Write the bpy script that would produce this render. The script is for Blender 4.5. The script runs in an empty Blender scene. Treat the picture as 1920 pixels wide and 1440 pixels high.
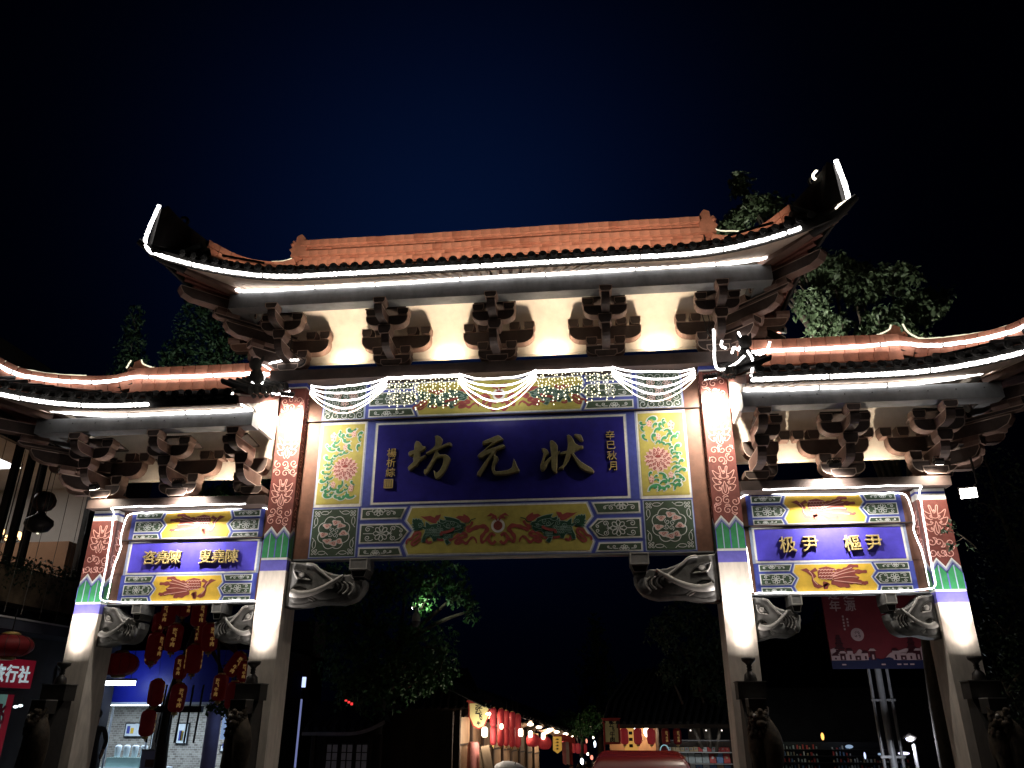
import bpy, bmesh, math, random
from mathutils import Vector, Matrix, Euler

R = math.radians
rng = random.Random(7)
SC = bpy.context.scene
COL = SC.collection

# ------------------------------------------------------------------ camera
cam_data = bpy.data.cameras.new('camera')
cam_data.sensor_width = 36.0
cam_data.lens = 27.32
cam_data.clip_end = 600
camera = bpy.data.objects.new('camera', cam_data)
COL.objects.link(camera)
camera.location = (1.695, -13.469, 1.9)
camera.rotation_euler = (R(90 + 23.122), 0, R(6.033))
SC.camera = camera

# ------------------------------------------------------------------ night sky
world = bpy.data.worlds.new('World')
SC.world = world
world.use_nodes = True
wn = world.node_tree.nodes
wl = world.node_tree.links
for n in list(wn):
    wn.remove(n)
w_out = wn.new('ShaderNodeOutputWorld')
w_bg = wn.new('ShaderNodeBackground')
w_tc = wn.new('ShaderNodeTexCoord')
w_dot = wn.new('ShaderNodeVectorMath'); w_dot.operation = 'DOT_PRODUCT'
gl = Vector((-0.16, 0.83, 0.53)).normalized()      # brightest point of the sky; darkening away from it imitates lens vignetting
w_dot.inputs[1].default_value = gl
w_map = wn.new('ShaderNodeMapRange')
w_map.inputs['From Min'].default_value = -1.0
w_map.inputs['From Max'].default_value = 1.0
w_pow = wn.new('ShaderNodeMath'); w_pow.operation = 'POWER'
w_pow.inputs[1].default_value = 50.0
w_ramp = wn.new('ShaderNodeMix'); w_ramp.data_type = 'RGBA'
w_ramp.inputs[6].default_value = (0.00003, 0.00006, 0.0006, 1)
w_ramp.inputs[7].default_value = (0.0010, 0.0050, 0.0250, 1)
wl.new(w_tc.outputs['Generated'], w_dot.inputs[0])
wl.new(w_dot.outputs['Value'], w_map.inputs['Value'])
wl.new(w_map.outputs['Result'], w_pow.inputs[0])
wl.new(w_pow.outputs[0], w_ramp.inputs[0])
wl.new(w_ramp.outputs[2], w_bg.inputs['Color'])
w_bg.inputs['Strength'].default_value = 1.0
wl.new(w_bg.outputs[0], w_out.inputs['Surface'])

SC.view_settings.view_transform = 'Standard'
SC.view_settings.look = 'None'
SC.view_settings.exposure = 0.0
SC.view_settings.gamma = 1.0
SC.view_settings.use_curve_mapping = False
SC.render.engine = 'CYCLES'
SC.cycles.use_denoising = True
SC.cycles.max_bounces = 5
SC.cycles.diffuse_bounces = 3
SC.cycles.glossy_bounces = 2
SC.cycles.transmission_bounces = 4
SC.cycles.sample_clamp_indirect = 4.0
SC.cycles.caustics_reflective = False
SC.cycles.caustics_refractive = False

# ------------------------------------------------------------------ materials
MATS = {}
def mat(name, col, rough=0.6, var=0.25, scale=6.0, bump=0.0, metal=0.0, emit=None, estr=0.0, spec=0.4, streak=0.0, alpha=None):
    """principled colour broken up by noise and optional vertical streaks of weather"""
    if name in MATS:
        return MATS[name]
    m = bpy.data.materials.new(name)
    m.use_nodes = True
    nt = m.node_tree
    b = nt.nodes['Principled BSDF']
    b.inputs['Roughness'].default_value = rough
    b.inputs['Metallic'].default_value = metal
    b.inputs['Specular IOR Level'].default_value = spec
    c = (col[0], col[1], col[2], 1)
    b.inputs['Base Color'].default_value = c
    if var > 0 or bump > 0:
        tc = nt.nodes.new('ShaderNodeTexCoord')
        ns = nt.nodes.new('ShaderNodeTexNoise')
        ns.inputs['Scale'].default_value = scale
        ns.inputs['Detail'].default_value = 6
        ns.inputs['Roughness'].default_value = 0.65
        if streak > 0:
            mp = nt.nodes.new('ShaderNodeMapping')
            mp.inputs['Scale'].default_value = (1, 1, 1.0 / (1 + streak))
            nt.links.new(tc.outputs['Object'], mp.inputs['Vector'])
            nt.links.new(mp.outputs[0], ns.inputs['Vector'])
        else:
            nt.links.new(tc.outputs['Object'], ns.inputs['Vector'])
        if var > 0:
            rp = nt.nodes.new('ShaderNodeValToRGB')
            rp.color_ramp.elements[0].position = 0.38
            rp.color_ramp.elements[1].position = 0.62
            rp.color_ramp.elements[0].color = (col[0]*(1-var), col[1]*(1-var), col[2]*(1-var), 1)
            k = 1 + var * 0.5
            rp.color_ramp.elements[1].color = (min(col[0]*k, 1), min(col[1]*k, 1), min(col[2]*k, 1), 1)
            n2 = nt.nodes.new('ShaderNodeTexNoise')          # broad fading and grime over the fine grain
            n2.inputs['Scale'].default_value = max(0.35, scale*0.16)
            n2.inputs['Detail'].default_value = 3
            nt.links.new(tc.outputs['Object'], n2.inputs['Vector'])
            mx = nt.nodes.new('ShaderNodeMath'); mx.operation = 'MULTIPLY_ADD'
            mx.inputs[1].default_value = 0.55
            m2_ = nt.nodes.new('ShaderNodeMath'); m2_.operation = 'MULTIPLY'
            m2_.inputs[1].default_value = 0.45
            nt.links.new(n2.outputs['Fac'], m2_.inputs[0])
            nt.links.new(ns.outputs['Fac'], mx.inputs[0])
            nt.links.new(m2_.outputs[0], mx.inputs[2])
            nt.links.new(mx.outputs[0], rp.inputs[0])
            nt.links.new(rp.outputs[0], b.inputs['Base Color'])
        if bump > 0:
            bp = nt.nodes.new('ShaderNodeBump')
            bp.inputs['Strength'].default_value = bump
            bp.inputs['Distance'].default_value = 0.01
            nt.links.new(ns.outputs['Fac'], bp.inputs['Height'])
            nt.links.new(bp.outputs[0], b.inputs['Normal'])
    if emit is not None:
        b.inputs['Emission Color'].default_value = (emit[0], emit[1], emit[2], 1)
        b.inputs['Emission Strength'].default_value = estr
    if alpha is not None:
        b.inputs['Transmission Weight'].default_value = 1.0
        b.inputs['IOR'].default_value = 1.1
    MATS[name] = m
    return m

def glow(name, col, strength):
    if name in MATS:
        return MATS[name]
    m = bpy.data.materials.new(name)
    m.use_nodes = True
    nt = m.node_tree
    nt.nodes.remove(nt.nodes['Principled BSDF'])
    e = nt.nodes.new('ShaderNodeEmission')
    e.inputs[0].default_value = (col[0], col[1], col[2], 1)
    e.inputs[1].default_value = strength
    nt.links.new(e.outputs[0], nt.nodes['Material Output'].inputs[0])
    MATS[name] = m
    return m

SHAFT = mat('pale_stone_paint', (0.64, 0.575, 0.505), 0.6, 0.26, 9, 0.35, streak=3)
REDP = mat('column_red_paint', (0.165, 0.046, 0.038), 0.6, 0.35, 7, 0.2)
PINK = mat('pink_outline_paint', (0.74, 0.40, 0.35), 0.6, 0.15, 12)
GREENP = mat('leaf_green_paint', (0.035, 0.22, 0.085), 0.5, 0.3, 8)
PURPLE = mat('band_blue_paint', (0.13, 0.12, 0.46), 0.5, 0.2, 9)
WHITEP = mat('white_paint', (0.74, 0.74, 0.70), 0.55, 0.18, 14)
LBLUE = mat('pale_blue_paint', (0.34, 0.40, 0.60), 0.55, 0.18, 14)
BLUE = mat('frame_blue_paint', (0.055, 0.075, 0.36), 0.5, 0.25, 12)
SIGNB = mat('sign_deep_blue_lacquer', (0.022, 0.019, 0.21), 0.33, 0.25, 5, 0.05)
SIGNB2 = mat('small_sign_blue_lacquer', (0.075, 0.060, 0.50), 0.4, 0.25, 6, 0.05)
YELLOW = mat('ochre_paint', (0.46, 0.40, 0.09), 0.6, 0.2, 9)
YELLOW2 = mat('bright_ochre_paint', (0.72, 0.46, 0.05), 0.6, 0.2, 9)
DGREEN = mat('dark_green_paint', (0.040, 0.070, 0.042), 0.6, 0.3, 10)
SCROLLW = mat('scroll_white_paint', (0.58, 0.61, 0.60), 0.6, 0.12, 15)
QGREEN = mat('beast_green_paint', (0.010, 0.060, 0.032), 0.5, 0.3, 12)
QLINE = mat('beast_scale_line_paint', (0.26, 0.38, 0.34), 0.6, 0.1, 10)
CRIM = mat('ribbon_crimson_paint', (0.30, 0.055, 0.050), 0.6, 0.3, 9)
MAROON = mat('phoenix_maroon_paint', (0.24, 0.050, 0.038), 0.6, 0.2, 9)
BLUSH = mat('flower_blush_paint', (0.72, 0.47, 0.42), 0.6, 0.15, 9)
BROWNB = mat('border_brown_paint', (0.14, 0.062, 0.038), 0.6, 0.3, 8)
GOLD = mat('gilded_letter', (0.62, 0.47, 0.20), 0.4, 0.25, 14, 0.2, metal=0.25)
BRONZE = mat('dull_bronze_letter', (0.34, 0.30, 0.15), 0.40, 0.35, 18, 0.25, metal=0.35)
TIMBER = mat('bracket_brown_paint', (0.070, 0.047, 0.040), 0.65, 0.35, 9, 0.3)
TSIDE = mat('lit_bracket_side_paint', (0.19, 0.115, 0.09), 0.65, 0.3, 9, 0.2)  # bracket brown lightened: lamp light on the sides put into the colour
TEDGE = mat('bracket_edge_line_paint', (0.48, 0.36, 0.30), 0.65, 0.2, 12)
PLATE = mat('plate_beam_brown_paint', (0.060, 0.040, 0.034), 0.6, 0.4, 5, 0.3)
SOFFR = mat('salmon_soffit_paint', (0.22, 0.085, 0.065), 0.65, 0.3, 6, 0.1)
RAFT = mat('rafter_cream_paint', (0.60, 0.48, 0.39), 0.65, 0.2, 8)
PLASTER = mat('cream_plaster', (0.78, 0.70, 0.60), 0.7, 0.16, 4, 0.2)
SOFFD = mat('shaded_soffit_paint', (0.075, 0.045, 0.038), 0.7, 0.35, 6, 0.2)  # salmon soffit darkened: shade between the front rafters put into its colour
BEAMG = mat('grey_beam_paint', (0.20, 0.21, 0.22), 0.6, 0.4, 3, 0.2, streak=1)
TERRA = mat('terracotta_ridge_tile', (0.56, 0.25, 0.165), 0.62, 0.35, 5, 0.4)
TERRA2 = mat('terracotta_ridge_tile_darker', (0.45, 0.18, 0.115), 0.62, 0.4, 6, 0.4)
ROOFT = mat('roof_roll_tile', (0.30, 0.12, 0.07), 0.6, 0.4, 6, 0.4)
TDARK = mat('weathered_eave_tile', (0.020, 0.018, 0.016), 0.75, 0.5, 10, 0.4)
HORN = mat('dark_roof_plaster', (0.012, 0.010, 0.009), 0.75, 0.5, 8, 0.4)
STONE = mat('carved_grey_stone', (0.17, 0.17, 0.165), 0.7, 0.5, 7, 0.5)
STONEL = mat('pale_stone_edge', (0.42, 0.41, 0.39), 0.7, 0.25, 9, 0.3)
STONED = mat('dark_stone', (0.022, 0.020, 0.018), 0.75, 0.5, 6, 0.6)
STONEB = mat('brown_worn_stone', (0.050, 0.036, 0.022), 0.8, 0.7, 14, 1.0)
METALD = mat('dark_lamp_metal', (0.040, 0.036, 0.034), 0.45, 0.3, 10, 0.1, metal=0.5)
METALP = mat('grey_pole_metal', (0.32, 0.32, 0.33), 0.4, 0.2, 6, metal=0.3)
CABLE = mat('black_cable', (0.012, 0.012, 0.012), 0.6, 0.0)
LED = glow('white_led', (1.0, 0.955, 0.92), 5.5)
LEDW = glow('warm_led', (1.0, 0.90, 0.70), 4.5)
LEDD = glow('dim_warm_led', (1.0, 0.93, 0.66), 1.3)
WASH = glow('amber_roof_wash_led', (1.0, 0.74, 0.52), 300.0)
BULB = glow('fairy_bulb', (1.0, 0.92, 0.62), 3.2)
LENS = glow('flood_lens', (1.0, 0.95, 0.86), 22.0)

# ------------------------------------------------------------------ helpers
class MB:
    """collects geometry and links it as ONE mesh object"""
    def __init__(s):
        s.v, s.f, s.m, s.mats, s.sm = [], [], [], [], []
    def mi(s, m):
        if m not in s.mats:
            s.mats.append(m)
        return s.mats.index(m)
    def add(s, vs, fs, m, smooth=False):
        o = len(s.v)
        s.v += [tuple(p) for p in vs]
        k = s.mi(m)
        for f in fs:
            s.f.append(tuple(i + o for i in f)); s.m.append(k); s.sm.append(smooth)
    def box(s, x0, x1, y0, y1, z0, z1, m, skip=()):
        vs = [(x0,y0,z0),(x1,y0,z0),(x1,y1,z0),(x0,y1,z0),(x0,y0,z1),(x1,y0,z1),(x1,y1,z1),(x0,y1,z1)]
        F = {'b':(0,3,2,1),'t':(4,5,6,7),'f':(0,1,5,4),'r':(1,2,6,5),'k':(2,3,7,6),'l':(3,0,4,7)}
        s.add(vs, [f for k, f in F.items() if k not in skip], m)
    def bar(s, a, b, w, h, m, up=(0,0,1)):
        """box from a to b of width w and height h"""
        a, b = Vector(a), Vector(b)
        d = (b - a).normalized()
        u = Vector(up)
        sd = d.cross(u)
        if sd.length < 1e-4:
            sd = d.cross(Vector((1,0,0)))
        sd.normalize(); uu = sd.cross(d).normalized()
        vs = []
        for p in (a, b):
            for i, j in ((-1,-1),(1,-1),(1,1),(-1,1)):
                vs.append(p + sd*(i*w/2) + uu*(j*h/2))
        s.add(vs, [(0,1,2,3),(7,6,5,4),(0,4,5,1),(1,5,6,2),(2,6,7,3),(3,7,4,0)], m)
    def prism(s, poly, f3, a, b, m, mside=None):
        """poly in 2d, f3(u, v, t) gives the 3d point; extruded from t=a to t=b"""
        n = len(poly)
        vs = [f3(u, v, a) for u, v in poly] + [f3(u, v, b) for u, v in poly]
        s.add(vs, [tuple(range(n)), tuple(range(2*n-1, n-1, -1))], m)
        s.add(vs, [(i, i+n, (i+1) % n + n, (i+1) % n) for i in range(n)], mside or m)
    def framed(s, poly, f3, a, b, mface, medge, mside, inset=0.02, sink=0.004):
        """prism whose near face (t=a) has a border of another colour round a slightly sunk field"""
        n = len(poly)
        q = offset_poly(poly, inset)
        sg = 1 if b > a else -1
        vs = [f3(u, v, a) for u, v in poly] + [f3(u, v, a) for u, v in q] + [f3(u, v, a + sg*sink) for u, v in q] + [f3(u, v, b) for u, v in poly]
        s.add(vs, [(i, (i+1) % n, (i+1) % n + n, i+n) for i in range(n)] + [(i+n, (i+1) % n + n, (i+1) % n + 2*n, i+2*n) for i in range(n)], medge)
        s.add(vs, [tuple(range(2*n, 3*n))], mface)
        s.add(vs, [tuple(range(4*n-1, 3*n-1, -1))], mside)
        s.add(vs, [(i, i+3*n, (i+1) % n + 3*n, (i+1) % n) for i in range(n)], mside)
    def tube(s, pts, r, m, n=8, caps=True, smooth=True):
        pts = [Vector(p) for p in pts]
        rs = r if isinstance(r, (list, tuple)) else [r]*len(pts)
        N = len(pts)
        vs = []
        prev = None
        for i, p in enumerate(pts):
            d = (pts[min(i+1, N-1)] - pts[max(i-1, 0)])
            d = d.normalized() if d.length > 1e-9 else Vector((0,0,1))
            if prev is None:
                a = d.cross(Vector((0,0,1)))
                if a.length < 1e-3:
                    a = d.cross(Vector((1,0,0)))
                a.normalize()
            else:
                a = prev - d * prev.dot(d)
                a.normalize()
            prev = a
            b = d.cross(a)
            for k in range(n):
                t = 2*math.pi*k/n
                vs.append(p + (a*math.cos(t) + b*math.sin(t))*rs[i])
        fs = [(i*n+k, i*n+(k+1) % n, (i+1)*n+(k+1) % n, (i+1)*n+k) for i in range(N-1) for k in range(n)]
        s.add(vs, fs, m, smooth)
        if caps:
            s.add(vs[:n], [tuple(range(n-1, -1, -1))], m)
            s.add(vs[-n:], [tuple(range(n))], m)
    def lathe(s, prof, c, m, n=12, smooth=True, axis=None):
        c = Vector(c)
        vs = []
        for r, z in prof:
            for k in range(n):
                t = 2*math.pi*k/n
                p = Vector((r*math.cos(t), r*math.sin(t), z))
                if axis is not None:
                    p = axis @ p
                vs.append(c + p)
        N = len(prof)
        s.add(vs, [(i*n+k, i*n+(k+1) % n, (i+1)*n+(k+1) % n, (i+1)*n+k) for i in range(N-1) for k in range(n)], m, smooth)
        s.add(vs[:n], [tuple(range(n-1, -1, -1))], m)
        s.add(vs[-n:], [tuple(range(n))], m)
    def grid(s, rows, m, smooth=False):
        w = len(rows[0])
        vs = [p for r_ in rows for p in r_]
        s.add(vs, [(i*w+j, i*w+j+1, (i+1)*w+j+1, (i+1)*w+j) for i in range(len(rows)-1) for j in range(w-1)], m, smooth)
    def blob(s, c, rx, ry, rz, m, n=8, k=5):
        c = Vector(c)
        vs = []
        for i in range(k+1):
            a = math.pi*i/k
            for j in range(n):
                t = 2*math.pi*j/n
                vs.append(c + Vector((rx*math.sin(a)*math.cos(t), ry*math.sin(a)*math.sin(t), rz*math.cos(a))))
        s.add(vs, [(i*n+j, i*n+(j+1) % n, (i+1)*n+(j+1) % n, (i+1)*n+j) for i in range(k) for j in range(n)], m, True)
    def mesh(s, name):
        me = bpy.data.meshes.new(name)
        me.from_pydata(s.v, [], s.f)
        for m in s.mats:
            me.materials.append(m)
        me.polygons.foreach_set('material_index', s.m)
        me.polygons.foreach_set('use_smooth', s.sm)
        me.update()
        return me
    def build(s, name, parent=None, loc=None):
        return link(name, s.mesh(name), parent, loc)

def link(name, data, parent=None, loc=None):
    o = bpy.data.objects.new(name, data)
    COL.objects.link(o)
    if parent is not None:
        o.parent = parent
    if loc is not None:
        o.location = loc
    return o

def tag(o, label=None, cat=None, group=None, kind=None):
    if label: o['label'] = label
    if cat: o['category'] = cat
    if group: o['group'] = group
    if kind: o['kind'] = kind
    return o

def empty(name, loc=(0,0,0), rz=0.0, label=None, cat=None, group=None):
    o = bpy.data.objects.new(name, None)
    o.empty_display_size = 0.2
    COL.objects.link(o)
    o.location = loc
    o.rotation_euler = (0, 0, rz)
    return tag(o, label, cat, group)

def dup_tree(o, parent=None):
    c = o.copy()
    COL.objects.link(c)
    c.parent = parent
    for ch in list(o.children):
        dup_tree(ch, c)
    return c

def offset_poly(poly, d):
    """inset a simple polygon by d"""
    A = sum(poly[i][0]*poly[(i+1) % len(poly)][1] - poly[(i+1) % len(poly)][0]*poly[i][1] for i in range(len(poly)))
    sg = 1 if A > 0 else -1
    out = []
    n = len(poly)
    for i in range(n):
        p0, p1, p2 = poly[i-1], poly[i], poly[(i+1) % n]
        def nrm(a, b):
            dx, dy = b[0]-a[0], b[1]-a[1]
            l = math.hypot(dx, dy) or 1e-9
            return (-dy/l*sg, dx/l*sg)
        n1, n2 = nrm(p0, p1), nrm(p1, p2)
        bx, by = n1[0]+n2[0], n1[1]+n2[1]
        den = 1 + n1[0]*n2[0] + n1[1]*n2[1]
        if den < 0.25: den = 0.25
        out.append((p1[0] + bx/den*d, p1[1] + by/den*d))
    return out

def catmull(pts, k=8):
    pts = [Vector(p) for p in pts]
    out = []
    for i in range(len(pts)-1):
        p0 = pts[max(i-1, 0)]; p1 = pts[i]; p2 = pts[i+1]; p3 = pts[min(i+2, len(pts)-1)]
        for j in range(k):
            t = j/k
            out.append(0.5*((2*p1) + (p2-p0)*t + (2*p0-5*p1+4*p2-p3)*t*t + (3*p1-p0-3*p2+p3)*t**3))
    out.append(pts[-1])
    return out

def text_mesh(name, body, size, m, extrude=0.0, offset=0.0, bevel=0.0, spacing=1.0, res=3):
    """flat or raised lettering centred on the origin, standing in the XZ plane and facing -Y"""
    c = bpy.data.curves.new(name, 'FONT')
    c.body = body; c.size = size; c.extrude = extrude; c.offset = offset
    c.bevel_depth = bevel; c.bevel_resolution = 0
    c.resolution_u = res
    c.space_line = spacing
    c.align_x = 'CENTER'; c.align_y = 'CENTER'
    o = bpy.data.objects.new(name, c)
    COL.objects.link(o)
    dg = bpy.context.evaluated_depsgraph_get()
    me = bpy.data.meshes.new_from_object(o.evaluated_get(dg))
    bpy.data.objects.remove(o)
    bpy.data.curves.remove(c)
    me.transform(Matrix.Rotation(R(90), 4, 'X'))
    me.materials.clear()
    me.materials.append(m)
    xs = [v.co.x for v in me.vertices] or [0]; zs = [v.co.z for v in me.vertices] or [0]
    me.transform(Matrix.Translation((-(min(xs)+max(xs))/2, 0, -(min(zs)+max(zs))/2)))
    me.name = name
    return me

def add_light(name, kind, loc, energy, col=(1,1,1), parent=None, aim=None, **kw):
    d = bpy.data.lights.new(name, kind)
    d.energy = energy
    d.color = col
    for k, v in kw.items():
        setattr(d, k, v)
    o = link(name, d, parent, loc)
    if aim is not None:
        o.rotation_euler = (Vector(aim) - Vector(loc)).to_track_quat('-Z', 'Y').to_euler()
    return o
# ------------------------------------------------------------------ painted ornament
class Art(MB):
    """flat painted shapes laid on a wall; every layer of paint lies 2.5 mm in front of the one below"""
    def __init__(s, fn):
        super().__init__(); s.k = 0
        s.fn = lambda u, v, l: fn(u, v, l + 0.018*(s.k % 45))
    def fill(s, poly, m, layer=1):
        s.k += 1
        s.add([s.fn(u, v, layer) for u, v in poly], [tuple(range(len(poly)))], m)
    def line(s, pts, w, m, layer=3, closed=False):
        n = len(pts)
        if n < 2: return
        s.k += 1
        ws = w if isinstance(w, (list, tuple)) else [w]*n
        L, Q = [], []
        for i, (u, v) in enumerate(pts):
            if closed:
                a, b = pts[i-1], pts[(i+1) % n]
            else:
                a, b = pts[max(i-1, 0)], pts[min(i+1, n-1)]
            dx, dy = b[0]-a[0], b[1]-a[1]
            l = math.hypot(dx, dy) or 1e-9
            nx, ny = -dy/l*ws[i]/2, dx/l*ws[i]/2
            L.append((u+nx, v+ny)); Q.append((u-nx, v-ny))
        vs = [s.fn(u, v, layer) for u, v in L + Q]
        k = n if closed else n-1
        s.add(vs, [(i, (i+1) % n, (i+1) % n + n, i+n) for i in range(k)], m)
    def rect(s, u0, u1, v0, v1, m, layer=1):
        s.fill([(u0,v0),(u1,v0),(u1,v1),(u0,v1)], m, layer)

def c2(pts, k=6):
    return [(p.x, p.y) for p in catmull([(a, b, 0) for a, b in pts], k)]

def spiral(cx, cy, r, a0, turns, n=18):
    """curl ending at (cx, cy); a0 is where it starts on the outer radius, the sign of turns its direction"""
    return [(cx + r*(1-0.82*t)*math.cos(a0+turns*2*math.pi*t), cy + r*(1-0.82*t)*math.sin(a0+turns*2*math.pi*t)) for t in [i/n for i in range(n+1)]]

def petals(art, cx, cy, r, n, w, m, layer=5, a0=0.0, lo=0, hi=None, squash=0.42):
    for k in range(lo, hi if hi is not None else n):
        a = a0 + 2*math.pi*k/n
        ca, sa = math.cos(a), math.sin(a)
        loop = []
        for i in range(12):
            t = 2*math.pi*i/12
            x = 0.62*r + 0.38*r*math.cos(t); y = squash*r*0.62*math.sin(t)
            loop.append((cx + x*ca - y*sa, cy + x*sa + y*ca))
        art.line(loop, w, m, layer, True)

def scroll_row(art, x0, x1, z0, z1, tip, m, part='mid', w=0.012):
    """flower with curls; tip = +1 when the pointed end is at x1, -1 when at x0"""
    L = x1 - x0
    h = (z1 - z0)
    zc = (z0 + z1)/2
    X = (lambda t: x0 + L*t) if tip > 0 else (lambda t: x1 - L*t)
    sx = 1 if tip > 0 else -1
    if part == 'mid':
        cx, cz, r = X(0.44), zc, h*0.47
        petals(art, cx, cz, r, 8, w, m, a0=math.pi/8*0)
        art.line([(cx + 0.05*h*math.cos(t*0.8), cz + 0.05*h*math.sin(t*0.8)) for t in range(8)], w, m, 5, True)
        for q in (1, -1):
            c = spiral(X(0.15), zc + q*h*0.27, h*0.17, math.pi/2 if q > 0 else -math.pi/2, sx*q*1.25)
            art.line(c2([(X(0.27), zc + q*h*0.36), (X(0.22), zc + q*h*0.42)] + c[:1], 4) + c, w, m, 5)
            c = spiral(X(0.70), zc + q*h*0.28, h*0.16, math.pi if sx > 0 else 0, -sx*q*1.25)
            art.line([(X(0.58), zc)] + c2([(X(0.64), zc + q*h*0.04), (X(0.665), zc + q*h*0.14)], 3) + c, w, m, 5)
            c = spiral(X(0.865), zc + q*h*0.14, h*0.12, math.pi/2*q + math.pi*(sx < 0)*0, -sx*q*1.2)
            art.line(c2([(X(0.74), zc + q*h*0.44), (X(0.82), zc + q*h*0.36)] + c[:1], 4) + c, w, m, 5)
        art.line([(X(0.05), zc), (X(0.27), zc)], w, m, 5)
        art.line([(X(0.61), zc), (X(0.68), zc)], w, m, 5)
    else:
        q = 1 if part == 'top' else -1                 # a half flower cut off by the edge of the beam
        zb = z1 if q > 0 else z0
        cx, r = X(0.44), h*0.78
        petals(art, cx, zb, r, 10, w, m, a0=(math.pi if q > 0 else 0) + math.pi/10, lo=0, hi=5)
        for t0, rr in ((0.16, 0.26), (0.70, 0.28), (0.86, 0.18)):
            c = spiral(X(t0), zb - q*h*0.5, h*rr, math.pi/2*q, sx*q*(1.25 if t0 < 0.5 else -1.25))
            art.line([(X(t0 + (0.10 if t0 < 0.5 else -0.10)), zb - q*h*0.22)] + c, w, m, 5)

def beam_art(art, x0, x1, z0, z1, hx, flip, field, yel, w=0.012, zz=None):
    """painted beam: pointed panels at both ends and a notched cartouche in the middle.
    hx = half width of the cartouche at its notch; flip turns the pattern upside down"""
    xm = (x0+x1)/2
    H = z1 - z0
    Z = (lambda t: z0 + H*t) if not flip else (lambda t: z1 - H*t)
    art.rect(x0, x1, z0, z1, BLUE, 1)
    k = H/0.95
    prof = [(0.05, 1.0), (0.155, 0.70), (0.0, 0.50), (0.165, 0.21), (0.08, 0.0)]
    prof = [(hx + a*k, b) for a, b in prof]
    right = [(xm + a, Z(b)) for a, b in prof]
    left = [(xm - a, Z(b)) for a, b in reversed(prof)]
    cart = right + left
    d = 0.028*k
    art.fill(offset_poly(cart, -d*0.2), LBLUE, 2)
    art.fill(offset_poly(cart, d*0.6), WHITEP, 3)
    inner = offset_poly(cart, d*1.5)
    art.fill(inner, yel, 4)
    rows = (('bot', 0.0, 0.20), ('mid', 0.255, 0.665), ('top', 0.735, 0.99))
    for part, a, b in rows:
        for sgn in (1, -1):
            xe = x1 if sgn > 0 else x0
            gap = 0.055*k
            if part == 'mid':
                tipx = hx + 0.05*k
                sh = hx + 0.215*k
                poly = [(xe - sgn*0.02, Z(a)), (xm + sgn*sh, Z(a)), (xm + sgn*tipx, Z((a+b)/2 + 0.03)), (xm + sgn*sh, Z(b)), (xe - sgn*0.02, Z(b))]
            elif part == 'bot':
                poly = [(xe - sgn*0.02, Z(a)), (xm + sgn*(hx + 0.13*k + gap*0.4), Z(a)), (xm + sgn*(hx + 0.215*k + 0.01), Z(b)), (xe - sgn*0.02, Z(b))]
            else:
                poly = [(xe - sgn*0.02, Z(a)), (xm + sgn*(hx + 0.215*k), Z(a)), (xm + sgn*(hx + 0.11*k), Z(b)), (xe - sgn*0.02, Z(b))]
            art.fill(poly, LBLUE, 2)
            art.fill(offset_poly(poly, d*0.55), WHITEP, 3)
            q = offset_poly(poly, d*1.35)
            art.fill(q, field, 4)
            xs = [p[0] for p in q]; zs = [p[1] for p in q]
            pt = part
            if flip and part != 'mid':
                pt = 'bot' if part == 'top' else 'top'
            xa, xb = min(xs), max(xs)
            if part != 'mid':
                if sgn > 0: xa += (xb-xa)*0.12
                else: xb -= (xb-xa)*0.12
            scroll_row(art, xa, xb, min(zs), max(zs), -sgn, SCROLLW, pt, w)
    return inner

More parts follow.
